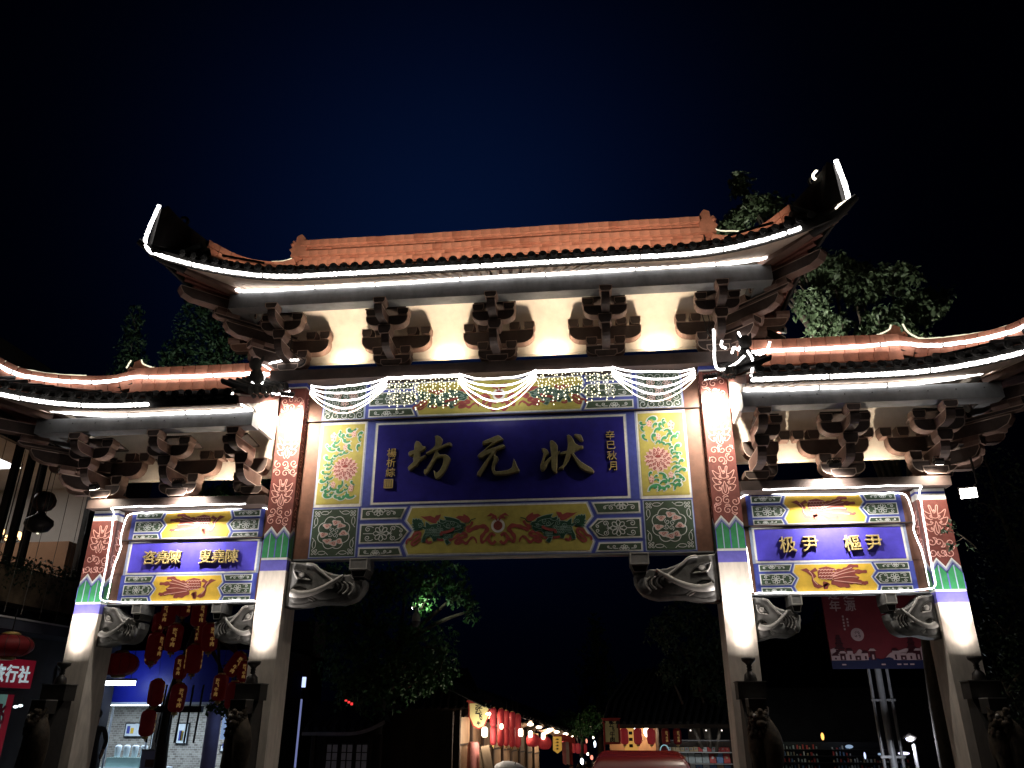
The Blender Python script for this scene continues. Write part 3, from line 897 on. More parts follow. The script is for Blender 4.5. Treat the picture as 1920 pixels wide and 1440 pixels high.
# ---- side bays
for s in (-1, 1):
    x0, x1 = sorted((s*(XI+HW), s*(XO-HW)))
    parts, (bx0, bx1) = bay(x0, x1, (3.77, 4.27, 4.91, 5.45), False)
    for (o, A, yf, za, zb_), kind in zip(parts, ('low', 'name', 'top')):
        if kind != 'name':
            inner = beam_art(A, bx0+0.06, bx1-0.06, za+0.01, zb_-0.01, 0.60, False, DGREEN, YELLOW2, 0.009)
            A.rect(bx0, bx0+0.055, za, zb_, BLUE, 1); A.rect(bx1-0.055, bx1, za, zb_, BLUE, 1)
            phoenix(A, (bx0+bx1)/2, (za+zb_)/2 + 0.01, 0.00225, s)
        else:
            A.rect(bx0+0.002, bx1-0.002, za, zb_-0.01, LBLUE, 1)
            A.rect(bx0+0.05, bx1-0.05, za+0.012, zb_-0.02, WHITEP, 2)
            A.rect(bx0+0.085, bx1-0.085, za+0.042, zb_-0.055, SIGNB2, 3)
            chars = (('咨堯陳叟堯陳', (-6.47,-6.22,-5.97,-5.39,-5.14,-4.88), 0.265), ('极尹樞尹', (4.97,5.34,6.03,6.38), 0.29))[s > 0]
            for ch, x in zip(chars[0], chars[1]):
                me = text_mesh('gilded_character', ch, chars[2], GOLD, 0.026, 0.0, 0.0015)
                me.transform(Matrix.Rotation(R(rng.uniform(-4, 4)), 4, 'Y'))
                link('character', me, o, (x, yf-0.0085-0.030, 4.585))
            # stepped moulding on the brown border
            m_ = MB()
            for xe, d in ((x0+0.008, 1), (x1-0.008, -1)):
                w_ = (bx0-x0 if d > 0 else x1-bx1) - 0.02
                for dz in (0.02, -0.02):
                    zc = zb_-0.035 if dz > 0 else za+0.035
                    m_.box(min(xe, xe+d*w_), max(xe, xe+d*w_), yf-0.012, yf, zc-0.008, zc+0.008, BROWNB)
            m_.build('moulding', o)
        A.build('painted_pattern', o)
    mb = MB()
    xa, xb = sorted((s*(XI+HW+0.005), s*7.69))
    mb.box(xa, xb, -0.15, 0.76, 5.455, 5.62, PLATE)
    mb.build('plate_beam', GATE)

# ---- carved elephant heads under the beams
def elephant(xw, ztop, s, sx, sz, y0, y1):
    """xw: pillar face; s: direction into the bay; sx, sz: metres per drawing unit"""
    P = lambda a, b: (xw + s*(a-440)*sx, ztop - (b-80)*sz)
    out = [(440,92),(500,100),(560,104),(600,112),(650,146),(700,172),(745,188),(800,196),(850,192),(872,215),(945,235),(942,280),(925,320),(890,365),(850,385),(800,398),(750,396),(700,392),(640,395),(600,404),(560,412),(500,418),(440,420)]
    poly = [P(*p) for p in out]
    if s < 0: poly = poly[::-1]
    f3 = lambda u, v, t: (u, t, v)
    mb = MB()
    q = offset_poly(poly, 0.03)
    n = len(poly)
    vs = [f3(u, v, y0) for u, v in q] + [f3(u, v, y0+0.035) for u, v in poly] + [f3(u, v, y1) for u, v in poly]
    mb.add(vs, [tuple(range(n)), tuple(range(3*n-1, 2*n-1, -1))], STONE)
    mb.add(vs, [(i, (i+1) % n, (i+1) % n + n, i+n) for i in range(n)], STONE)
    mb.add(vs, [(i+n, (i+1) % n + n, (i+1) % n + 2*n, i+2*n) for i in range(n)], STONE)
    # swelling of cheek and trunk
    for a, b, ra, rb, d in ((700,330,110,40,0.02),(880,310,48,60,0.03),(540,360,70,34,0.02)):
        c = P(a, b)
        mb.blob((c[0], y0+0.01, c[1]), ra*sx, d+0.02, rb*sz, STONE, 14, 8)
    o = mb.build('elephant_bracket', GATE)
    k = math.sqrt(sx*sz)
    e = MB()
    T = lambda pts, r, m, dy=0.0: e.tube(catmull([(P(a, b)[0], y0-dy, P(a, b)[1]) for a, b in pts], 5), r, m, 6)
    T([(482,152),(510,160),(545,172),(580,195),(600,228)], 9*k, STONED)
    T([(482,152),(490,185),(510,215),(550,222),(600,228)], 7*k, STONEL)
    T([(560,112),(610,122),(650,160),(700,205),(745,240)], 10*k, STONEL)
    T([(745,240),(760,262),(762,280)], 8*k, STONED)
    T([(478,300),(500,278),(540,275),(575,292)], 9*k, STONED)
    T([(560,345),(600,362),(628,378)], 7*k, STONEL); T([(585,342),(612,352),(640,372)], 6*k, STONEL)
    for i in range(6):
        a = 775 + i*17
        T([(a-12, 240+2*i), (a+14, 258+3*i), (a+18, 290+3*i), (a-8, 322+4*i)], 5.5*k, STONEL if i % 2 else STONED, 0.028)
    e.build('carved_line', o)
    ey = MB()
    c = P(538, 192)
    ey.blob((c[0], y0, c[1]), 25*k, 0.03, 25*k, STONEL, 12, 6)
    ey.build('eye', o)
    tk = MB()
    tp = catmull([(P(a, b)[0], y0-dy, P(a, b)[1]) for a, b, dy in ((484,318,0.02),(530,330,0.035),(600,325,0.045),(680,295,0.055),(740,255,0.055),(785,222,0.045),(808,200,0.02))], 5)
    tk.tube(tp, [k*(29 - 21*i/(len(tp)-1)) for i in range(len(tp))], STONEL, 10)
    tk.build('tusk', o)
    b = MB()
    xa, xb = sorted((P(850,0)[0], P(965,0)[0]))
    zt = ztop - 0.012
    zm, zl = P(0,165)[1], P(0,216)[1]
    b.framed([(xa, zm), (xb, zm), (xb, zt), (xa, zt)], f3, y0-0.10, y1+0.02, mat('block_grey_stone', (0.27,0.27,0.265), 0.7, 0.25, 8, 0.3), mat('block_pale_line', (0.52,0.51,0.48), 0.7, 0.15, 9), STONE, 0.020, 0.006)
    w = (xb-xa)
    cup = [(xa+w*0.02, zm), (xa+w*0.10, zm-(zm-zl)*0.4), (xa+w*0.18, zl), (xb-w*0.18, zl), (xb-w*0.10, zm-(zm-zl)*0.4), (xb-w*0.02, zm)]
    b.framed(cup, f3, y0-0.045, y1+0.01, STONED, STONEL, STONED, 0.011, 0.005)
    b.build('block', o)
    return o

for s in (-1, 1):
    elephant(s*(XI-HW), 4.475, -s, 0.0028, 0.00245, 0.09, 0.42)
    elephant(s*(XI+HW), 3.745, s, 0.00150, 0.00212, 0.09, 0.42)
    elephant(s*(XO-HW), 3.745, -s, 0.00150, 0.00212, 0.09, 0.42)

# ------------------------------------------------------------------ dougong brackets
def arm_poly(hw, z0, z1, r):
    """cross arm with rounded lower ends"""
    pts = []
    for i in range(6):
        a = math.pi*(1.0 + 0.5*i/5)
        pts.append((-hw + r*1.25 + r*1.25*math.cos(a), z0 + r + r*math.sin(a)))
    for i in range(6):
        a = math.pi*(1.5 + 0.5*i/5)
        pts.append((hw - r*1.25 + r*1.25*math.cos(a), z0 + r + r*math.sin(a)))
    return pts + [(hw, z1), (-hw, z1)]

def cup_poly(hw, z0, z1):
    return [(-hw*0.72, z0), (hw*0.72, z0), (hw, z0 + (z1-z0)*0.42), (hw, z1), (-hw, z1), (-hw, z0 + (z1-z0)*0.42)]

fX = lambda u, v, t: (u, t, v)
def piece(poly, y0, y1, name, inset=0.014):
    mb = MB()
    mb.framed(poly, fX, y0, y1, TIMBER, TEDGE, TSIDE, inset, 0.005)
    return mb.mesh(name)

def nose_poly(y_in, y_out, z0, z1):
    """forward arm seen from the side (y, z)"""
    r = (z1-z0)*0.9
    pts = [(y_in, z1), (y_in, z0)]
    for i in range(6):
        a = math.pi*(1.5 - 0.5*i/5)
        pts.append((y_out + r*1.1 + r*1.1*math.cos(a), z0 + r + r*math.sin(a)))
    pts.append((y_out, z1))
    return pts

def fY(u, v, t): return (t, u, v)
def nose(y_in, y_out, z0, z1, hw, name):
    mb = MB()
    p = nose_poly(y_in, y_out, z0, z1)
    q = offset_poly(p, 0.016)
    n = len(p)
    for sgn in (-1, 1):
        vs = [fY(a, b, sgn*hw) for a, b in p] + [fY(a, b, sgn*(hw-0.004)) for a, b in q]
        mb.add(vs, [(i, (i+1) % n, (i+1) % n + n, i+n) for i in range(n)], TEDGE)
        mb.add(vs, [tuple(range(n, 2*n))], TSIDE)
    vs = [fY(a, b, -hw) for a, b in p] + [fY(a, b, hw) for a, b in p]
    vm = [fY(a, b, -hw+0.014) for a, b in p] + [fY(a, b, hw-0.014) for a, b in p]
    for i in range(n):
        j = (i+1) % n
        mb.add([vs[i], vs[j], vs[j+n], vs[i+n]], [(0,1,2,3)], TIMBER if i != n-2 else TIMBER)
    return mb.mesh(name)

BM = {
 'base': (lambda: (lambda m_: (m_.framed(cup_poly(0.21, 0.0, 0.15), fX, -0.14, 0.62, TIMBER, TEDGE, TSIDE, 0.014, 0.005), m_.mesh('base_block'))[1])(MB()))(),
 'short': piece(arm_poly(0.37, 0.045, 0.25, 0.15), -0.12, 0.085, 'arm'),
 'wide': piece(arm_poly(0.70, 0.47, 0.765, 0.21), 0.10, 0.30, 'arm'),
 'dark': piece(arm_poly(0.405, 0.60, 0.815, 0.16), -0.66, -0.47, 'arm'),
 'nose1': nose(0.10, -0.70, 0.16, 0.405, 0.075, 'arm'),
 'nose2': nose(-0.30, -1.16, 0.615, 0.80, 0.075, 'arm'),
 'blk_s': piece(cup_poly(0.105, 0.252, 0.425), -0.135, 0.10, 'block', 0.011),
 'blk_w': piece(cup_poly(0.105, 0.767, 0.945), 0.085, 0.315, 'block', 0.011),
 'blk_d': piece(cup_poly(0.11, 0.817, 0.965), -0.675, -0.455, 'block', 0.011),
 'blk_m': piece(cup_poly(0.125, 0.407, 0.598), -0.735, -0.48, 'block', 0.011),
 'blk_t': piece(cup_poly(0.115, 0.802, 0.922), -1.205, -0.955, 'block', 0.011),
}
tb = MB()
tb.prism([(-0.40, -0.66), (0.40, -0.66), (0.28, 0.06), (-0.28, 0.06)], lambda u, v, t: (u, v, t), 0.967, 0.995, TIMBER)
BM['lid'] = tb.mesh('top_board')
ROW = [('arm','short',0),('arm','wide',0),('arm','nose1',0),('arm','dark',0),('arm','nose2',0),
       ('block','blk_s',-0.27),('block','blk_s',0.27),('block','blk_w',-0.60),('block','blk_w',-0.32),('block','blk_w',0.32),('block','blk_w',0.60),
       ('block','blk_m',0),('block','blk_d',-0.30),('block','blk_d',0.30),('block','blk_t',0),('top_board','lid',0)]
def bracket_set(x, z, keep=None, wide=1.0):
    root = link('bracket_set', BM['base'], GATE, (x, 0, z))
    for nm, key, dx in ROW:
        if keep is not None and not keep(key, dx):
            continue
        o = link(nm, BM[key], root, (dx + rng.uniform(-0.006, 0.006), rng.uniform(-0.004, 0.004), 0))
        o.rotation_euler = (0, rng.uniform(-0.010, 0.010), rng.uniform(-0.022, 0.022))
        if dx == 0 and key in ('wide',): o.scale = (wide, 1, 1)
    return root

def diag_arm(root, d, a0, a1, z0, z1, hw):
    """corner arm in horizontal direction d from distance a0 to a1"""
    d = Vector((d[0], d[1], 0)).normalized()
    n_ = Vector((-d.y, d.x, 0))
    base = Vector((0, 0.25, 0))
    h = z1-z0
    p = [(a0, z1), (a0, z0), (a1-h*1.1, z0), (a1-h*0.35, z0+h*0.28), (a1, z0+h*0.75), (a1, z1)]
    q = offset_poly(p, 0.016)
    mb = MB()
    n = len(p)
    F = lambda a, b, t: tuple(base + d*a + n_*t + Vector((0, 0, b)))
    for sgn in (-1, 1):
        vs = [F(a, b, sgn*hw) for a, b in p] + [F(a, b, sgn*(hw-0.005)) for a, b in q]
        mb.add(vs, [(i, (i+1) % n, (i+1) % n + n, i+n) for i in range(n)], TEDGE)
        mb.add(vs, [tuple(range(n, 2*n))], TIMBER)
    vs = [F(a, b, -hw) for a, b in p] + [F(a, b, hw) for a, b in p]
    for i in range(n):
        j = (i+1) % n
        mb.add([vs[i], vs[j], vs[j+n], vs[i+n]], [(0,1,2,3)], TSIDE)
    return mb.build('arm', root)

def diag_block(root, d, a, z0, z1, hw):
    d = Vector((d[0], d[1], 0)).normalized()
    mb = MB()
    mb.framed(cup_poly(hw, z0, z1), fX, -hw, hw, TIMBER, TEDGE, TSIDE, 0.011, 0.005)
    o = mb.build('block', root, tuple(Vector((0, 0.25, 0)) + d*a))
    o.rotation_euler = (0, 0, math.atan2(d.y, d.x) + math.pi/2)
    return o

def corner_set(root, sx, rear=True):
    for sy in ((-1, 1) if rear else (-1,)):
        d = (sx, sy)
        diag_arm(root, d, 0.05, 0.95, 0.15, 0.40, 0.085)
        diag_arm(root, d, 0.05, 1.52, 0.545, 0.775, 0.085)
        diag_arm(root, d, 0.05, 1.75, 0.80, 0.88, 0.07)
        diag_arm(root, d, 0.95, 2.44, 1.00, 1.22, 0.10)
        diag_block(root, d, 0.86, 0.402, 0.543, 0.13)
        diag_block(root, d, 1.40, 0.882, 0.998, 0.13)
        diag_block(root, d, 0.75, 0.882, 0.998, 0.12)
        diag_block(root, d, 1.62, 0.882, 0.998, 0.10)
    # arms towards the gable end
    for key, dx, nm in (('nose1', 0, 'arm'), ('blk_m', 0, 'block'), ('nose2', 0, 'arm'), ('blk_t', 0, 'block'), ('dark', 0, 'arm'), ('blk_d', -0.30, 'block'), ('blk_d', 0.30, 'block')):
        o = link(nm, BM[key], root)
        rz = sx*math.pi/2
        o.rotation_euler = (0, 0, rz)
        o.location = Vector((0, 0.25, 0)) + Matrix.Rotation(rz, 3, 'Z') @ Vector((dx, -0.25, 0))

ZB = 8.112
for k in range(-2, 3):
    r_ = bracket_set(2.07*k, ZB, None if abs(k) < 2 else (lambda key, dx, k=k: not ((key in ('blk_w', 'blk_s')) and dx*k > 0)))
    if abs(k) == 2:
        corner_set(r_, 1 if k > 0 else -1)
ZBS = 5.652
for s in (-1, 1):
    for i, x in enumerate((4.55, 5.99, 7.50)):
        keep = None
        if i == 0:
            keep = lambda key, dx, s=s: not (key in ('blk_w', 'blk_s', 'blk_d') and dx*s < 0)
        r_ = bracket_set(s*x, ZBS, keep, 0.85)
        if i == 0:
            for ch in r_.children:
                if ch.data in (BM['wide'], BM['short'], BM['dark'], BM['lid']):
                    ch.scale.x = 0.52 if ch.data is not BM['wide'] else 0.45
                    ch.location.x = s*0.17
        if i == 2:
            corner_set(r_, s)

# ---- plastered coves between the brackets and the beam that carries the eaves
def cove(x0, x1, zb, name='cove_board'):
    prof = [(0.43, 0.39), (0.40, 0.62), (0.36, 0.86), (0.24, 1.10), (-0.02, 1.30), (-0.45, 1.38), (-1.0, 1.38)]
    back = [(0.55, 0.39), (0.53, 0.9), (0.42, 1.2), (0.1, 1.45), (-0.45, 1.50), (-1.0, 1.50)]
    prof = c2(prof, 6)
    loop = prof + back[::-1]
    mb = MB()
    n = len(prof)
    mb.grid([[(x0, u, zb+v) for u, v in prof], [(x1, u, zb+v) for u, v in prof]], PLASTER, True)
    mb.grid([[(x0, u, zb+v) for u, v in back], [(x1, u, zb+v) for u, v in back]], PLASTER)
    for x in (x0, x1): mb.add([(x, u, zb+v) for u, v in loop], [tuple(range(len(loop)))], PLASTER)
    mb.add([(x0, prof[0][0], zb+prof[0][1]), (x1, prof[0][0], zb+prof[0][1]), (x1, back[0][0], zb+back[0][1]), (x0, back[0][0], zb+back[0][1])], [(0, 1, 2, 3)], PLASTER)
    return mb.build(name, GATE)
cove(-5.02, 5.02, 8.11)
for s in (-1, 1):
    xa, xb = sorted((s*4.25, s*8.30))
    cove(xa, xb, 5.74)
mb = MB()
mb.box(-5.06, 5.06, -1.06, -0.78, 9.04, 9.37, BEAMG)
for s in (-1, 1):
    xa, xb = sorted((s*5.06, s*4.78))
    mb.box(xa, xb, -0.779, 1.16, 9.042, 9.37, BEAMG)
mb.box(-5.06, 5.06, 1.161, 1.44, 9.04, 9.37, BEAMG)
mb.build('eave_beam', GATE)
for s in (-1, 1):
    xa, xb = sorted((s*4.262, s*8.40))
    mb = MB()
    mb.box(xa, xb, -1.06, -0.78, 6.645, 6.91, BEAMG)
    ya, yb_ = sorted((s*8.40, s*8.12))
    mb.box(ya, yb_, -0.779, 1.66, 6.647, 6.91, BEAMG)
    for k in range(9):
        xx = s*(4.6 + 0.44*k)
        mb.blob((xx, -1.062, 6.80 + 0.01*(k % 3)), 0.012, 0.006, 0.012, CABLE, 6, 3)
    mb.build('eave_beam', GATE)
# ------------------------------------------------------------------ tiled roofs
def smooth01(t):
    t = max(0.0, min(1.0, t)); return t

def cap_tile_mesh():
    """end of a tile roll with its round face, pointing along -Y, rising gently to +Y"""
    mb = MB()
    n = 8
    prof = []
    vs = []
    for y, z, r in ((0.0, 0.0, 0.058), (0.30, 0.12, 0.056), (0.62, 0.27, 0.054)):
        for k in range(n):
            t = 2*math.pi*k/n
            vs.append((r*math.cos(t), y, z + r*math.sin(t)))
    mb.add(vs, [(i*n+k, i*n+(k+1) % n, (i+1)*n+(k+1) % n, (i+1)*n+k) for i in range(2) for k in range(n)], TDARK, True)
    disc = [(0.074*math.cos(2*math.pi*k/12), -0.012, 0.074*math.sin(2*math.pi*k/12)) for k in range(12)]
    disc2 = [(x, 0.02, z) for x, y, z in disc]
    mb.add(disc + disc2, [tuple(range(12))] + [(k, (k+1) % 12, (k+1) % 12+12, k+12) for k in range(12)], TDARK)
    mb.tube([(0.045*math.cos(2*math.pi*k/10), -0.014, 0.045*math.sin(2*math.pi*k/10)) for k in range(11)], 0.006, TDARK, 4)
    return mb.mesh('eave_tile')

def drip_tile_mesh():
    mb = MB()
    rows = []
    for y, z in ((0.0, -0.02), (0.5, 0.20)):
        rows.append([(0.10*(k-3)/3, y, z - 0.035*(1-((k-3)/3)**2)) for k in range(7)])
    mb.grid(rows, TDARK)
    lip = [(-0.085, -0.012, -0.025), (-0.05, -0.012, -0.055), (0, -0.012, -0.065), (0.05, -0.012, -0.055), (0.085, -0.012, -0.025), (0.06, -0.02, -0.085), (0.0, -0.024, -0.125), (-0.06, -0.02, -0.085)]
    mb.add(lip, [tuple(range(8))], TDARK)
    mb.add([(x, y+0.012, z) for x, y, z in lip], [tuple(range(7, -1, -1))], TDARK)
    return mb.mesh('drip_tile')
CAPM, DRIPM = cap_tile_mesh(), drip_tile_mesh()

def ridge_piece_mesh(L, h, d, m):
    mb = MB()
    mb.box(-L/2, L/2, -d/2, d/2, 0, h, m)
    return mb.mesh('ridge_tile')

def edge_tiles(roof, pts, normals, pitch=0.2):
    """caps and drips along an eave polyline; normals point outward (horizontal)"""
    acc = [0.0]
    for a, b in zip(pts, pts[1:]):
        acc.append(acc[-1] + (Vector(b)-Vector(a)).length)
    n = int(acc[-1]/pitch)
    j = 0
    for i in range(n):
        t = (i+0.5)*acc[-1]/n
        while j < len(acc)-2 and acc[j+1] < t: j += 1
        f = (t-acc[j])/(acc[j+1]-acc[j])
        p = Vector(pts[j]).lerp(Vector(pts[j+1]), f)
        nn = Vector(normals[j]).lerp(Vector(normals[j+1]), f).normalized()
        rz = math.atan2(nn.x, -nn.y)
        g = random.Random(i*13 + int(p.x*100))
        o = link('eave_tile', CAPM, roof, tuple(p + Vector((0, 0, 0.038 + g.uniform(-0.006, 0.006)))))
        o.rotation_euler = (g.uniform(-0.05, 0.05), 0, rz + g.uniform(-0.05, 0.05))
        if i < n-1:
            t2 = (i+1.0)*acc[-1]/n
            jj = j
            while jj < len(acc)-2 and acc[jj+1] < t2: jj += 1
            f2 = (t2-acc[jj])/(acc[jj+1]-acc[jj])
            p2 = Vector(pts[jj]).lerp(Vector(pts[jj+1]), f2)
            o = link('drip_tile', DRIPM, roof, tuple(p2))
            o.rotation_euler = (0, 0, rz)

def fascia(mb, pts, h0, h1, th, m):
    rows = [[], [], [], []]
    c = Vector((sum(p[0] for p in pts)/len(pts), 0.3, 0))
    for i, p in enumerate(pts):
        a = Vector(pts[max(i-1, 0)]); b = Vector(pts[min(i+1, len(pts)-1)])
        d = (b-a); d.z = 0; d.normalize()
        nn = Vector((d.y, -d.x, 0))
        P = Vector(p)
        if nn.dot(P - Vector((P.x*0.6, 0.3, P.z))) < 0: nn = -nn
        for r_, (off, z) in zip(rows, ((0, h1), (0, h0), (-th, h0), (-th, h1))):
            r_.append(tuple(P + nn*off + Vector((0, 0, z))))
    mb.grid(rows + [rows[0]], m)

def hip_ridge(roof, path, hh, th, name='ridge_tile'):
    """two courses of ridge tiles laid along a curved hip, top line following path"""
    P = catmull(path, 10)
    L = [0.0]
    for a, b in zip(P, P[1:]): L.append(L[-1] + (b-a).length)
    step = 0.215
    n = int(L[-1]/step)
    def at(t):
        j = 0
        while j < len(L)-2 and L[j+1] < t: j += 1
        f = (t-L[j])/(L[j+1]-L[j])
        return P[j].lerp(P[j+1], f)
    for i in range(n):
        a, b = at(i*L[-1]/n), at((i+1)*L[-1]/n)
        d = (b-a).normalized()
        sd = d.cross(Vector((0, 0, 1))).normalized()
        up = sd.cross(d)
        for c in range(2):
            h1, h0 = -c*hh/2 - 0.003, -(c+1)*hh/2 + 0.003
            w = th/2*(1.0 if c == 0 else 0.86)
            mb = MB()
            ga, gb_ = d*0.004, -d*0.004
            vs = []
            for p in (a+ga, b+gb_):
                for s_, h in ((-1, h0), (1, h0), (1, h1), (-1, h1)):
                    vs.append(p + sd*s_*w + up*h)
            mb.add(vs, [(0,1,2,3),(7,6,5,4),(0,4,5,1),(1,5,6,2),(2,6,7,3),(3,7,4,0)], TERRA if (i+c) % 3 else TERRA2)
            mb.build(name, roof)
    return P

def horn(roof, base, tip, fin, name='upturned_horn'):
    """upswept plaster fin at a roof corner; fin: list of (top point, bottom point)"""
    mb = MB()
    tops = [Vector(a) for a, b in fin]; bots = [Vector(b) for a, b in fin]
    rows = []
    for a, b in zip(tops, bots):
        d = (tops[-1]-tops[0]); d.z = 0; d.normalize()
        sd = Vector((-d.y, d.x, 0))
        w = 0.10
        rows.append([tuple(a - sd*w*0.6), tuple(a + sd*w*0.6), tuple(b + sd*w), tuple(b - sd*w), tuple(a - sd*w*0.6)])
    mb.grid(rows, HORN)
    mb.add(rows[0][:4], [(3, 2, 1, 0)], HORN); mb.add(rows[-1][:4], [(0, 1, 2, 3)], HORN)
    return mb.build(name, roof)

def finial(roof, x, y, z, h, s):
    """stacked scroll ornament at the end of a ridge"""
    mb = MB()
    pr = [(-0.16,0),(0.17,0),(0.17,0.28),(0.10,0.34),(0.14,0.44),(0.05,0.56),(-0.06,0.50),(-0.07,0.36),(-0.13,0.40),(-0.19,0.30),(-0.12,0.24),(-0.20,0.17),(-0.14,0.09)]
    k = h/0.56
    mb.prism([(a*k, b*k) for a, b in pr], lambda u, v, t: (x - s*u, y+t, z+v), -0.16, 0.16, TERRA)
    mb.blob((x - s*0.03*k, y, z+0.47*k), 0.10*k, 0.15, 0.10*k, TERRA, 10, 6)
    mb.blob((x - s*(-0.14)*k, y-0.14, z+0.30*k), 0.05, 0.05, 0.05, TERRA2, 8, 4)
    return mb.build('roof_finial', roof)

# ---- main roof
CY = 0.05
RT = 10.50
def e_front(s):
    x = 6.05*s
    t = max(0.0, (abs(x)-3.3)/2.75)
    return Vector((x*(1+0.008*t*t), -1.75 - 0.48*t*t, 9.36 + 0.40*t*t))
def e_side(u, sx):
    """u from -1 (front corner) to 1 (rear corner)"""
    t = max(0.0, (abs(u)-0.25)/0.75)
    return Vector((sx*(5.62 + 0.48*t*t), CY + 2.28*u, 9.36 + 0.40*t*t))
roof_mb = MB()
rows = []
NS = 48
for j in range(9):
    t = j/8
    row = []
    for i in range(NS+1):
        s = -1 + 2*i/NS
        a = e_front(s); b = Vector((4.25*s, CY, RT))
        p = a.lerp(b, t)
        p.z = a.z + (b.z-a.z)*(0.62*t + 0.38*t*t)
        row.append(tuple(p))
    rows.append(row)
roof_mb.grid(rows, ROOFT)
roof_mb.grid([[(x, 2*CY-y, z) for x, y, z in r_] for r_ in rows], ROOFT)
for sx in (-1, 1):
    rr = []
    for j in range(9):
        t = j/8
        row = []
        for i in range(17):
            a = e_side(-1 + 2*i/16, sx); b = Vector((sx*4.25, CY, RT))
            p = a.lerp(b, t); p.z = a.z + (b.z-a.z)*(0.62*t + 0.38*t*t)
            row.append(tuple(p))
        rr.append(row)
    roof_mb.grid(rr, ROOFT)
MAIN_ROOF = roof_mb.build('main_roof', GATE)
# tile rolls up the front slope
rl = MB()
for i in range(60):
    s = -1 + 2*(i+0.5)/60
    pts = []
    for j in range(6):
        t = 0.12 + 0.86*j/5
        a = e_front(s); b = Vector((4.25*s, CY, RT))
        p = a.lerp(b, t); p.z = a.z + (b.z-a.z)*(0.62*t + 0.38*t*t) + 0.02
        pts.append(p)
    rl.tube(pts, 0.055, ROOFT, 6, False)
tag(rl.build('tile_roll', MAIN_ROOF), kind='stuff')
# soffit boards and rafters
sf = MB()
fr = [e_front(-1 + 2*i/48) for i in range(49)]
inn = [Vector((5.05*(-1 + 2*i/48), -1.0, 9.545)) for i in range(49)]
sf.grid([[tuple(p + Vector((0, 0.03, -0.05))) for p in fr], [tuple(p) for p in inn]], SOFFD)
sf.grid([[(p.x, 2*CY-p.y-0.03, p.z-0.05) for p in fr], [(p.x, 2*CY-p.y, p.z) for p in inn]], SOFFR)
for sx in (-1, 1):
    es = [e_side(-1 + 2*i/24, sx) for i in range(25)]
    ii = [Vector((sx*5.0, CY + 1.05*(-1 + 2*i/24), 9.475)) for i in range(25)]
    sf.grid([[tuple(p + Vector((-sx*0.03, 0, -0.05))) for p in es], [tuple(p) for p in ii]], SOFFR)
sf.build('soffit', MAIN_ROOF)
for i in range(58):
    s = -0.985 + 1.97*i/57
    a = Vector((5.05*s, -1.0, 9.545)); b = e_front(s) + Vector((0, 0.10, -0.05))
    mb = MB(); mb.bar(a + Vector((0, 0, -0.04)), b + Vector((0, 0, -0.045)), 0.098, 0.115, RAFT)
    mb.build('rafter', MAIN_ROOF)
for sx in (-1, 1):
    for i in range(24):
        rb = MB()
        u = -0.97 + 1.94*i/23
        a = Vector((sx*5.0, CY + 1.05*u, 9.475)); b = e_side(u, sx) + Vector((-sx*0.10, 0, -0.05))
        rb.bar(a + Vector((0, 0, -0.04)), b + Vector((0, 0, -0.04)), 0.085, 0.078, SOFFR)
        rb.build('rafter', MAIN_ROOF)
fm = MB()
fascia(fm, [tuple(p) for p in fr], -0.20, -0.02, 0.05, TDARK)
for sx in (-1, 1):
    fascia(fm, [tuple(e_side(-1 + 2*i/24, sx)) for i in range(25)], -0.135, -0.02, 0.05, TDARK)
fm.build('fascia', MAIN_ROOF)
fp = [tuple(e_front(-0.93 + 1.86*i/60)) for i in range(61)]
edge_tiles(MAIN_ROOF, fp, [(0.35*max(0, abs(p[0])-3.6)/2.4*(1 if p[0] > 0 else -1), -1, 0) for p in fp])
for sx in (-1, 1):
    sp = [tuple(e_side(-0.9 + 1.8*i/30, sx)) for i in range(31)]
    edge_tiles(MAIN_ROOF, sp, [(sx, 0, 0)]*31, 0.21)
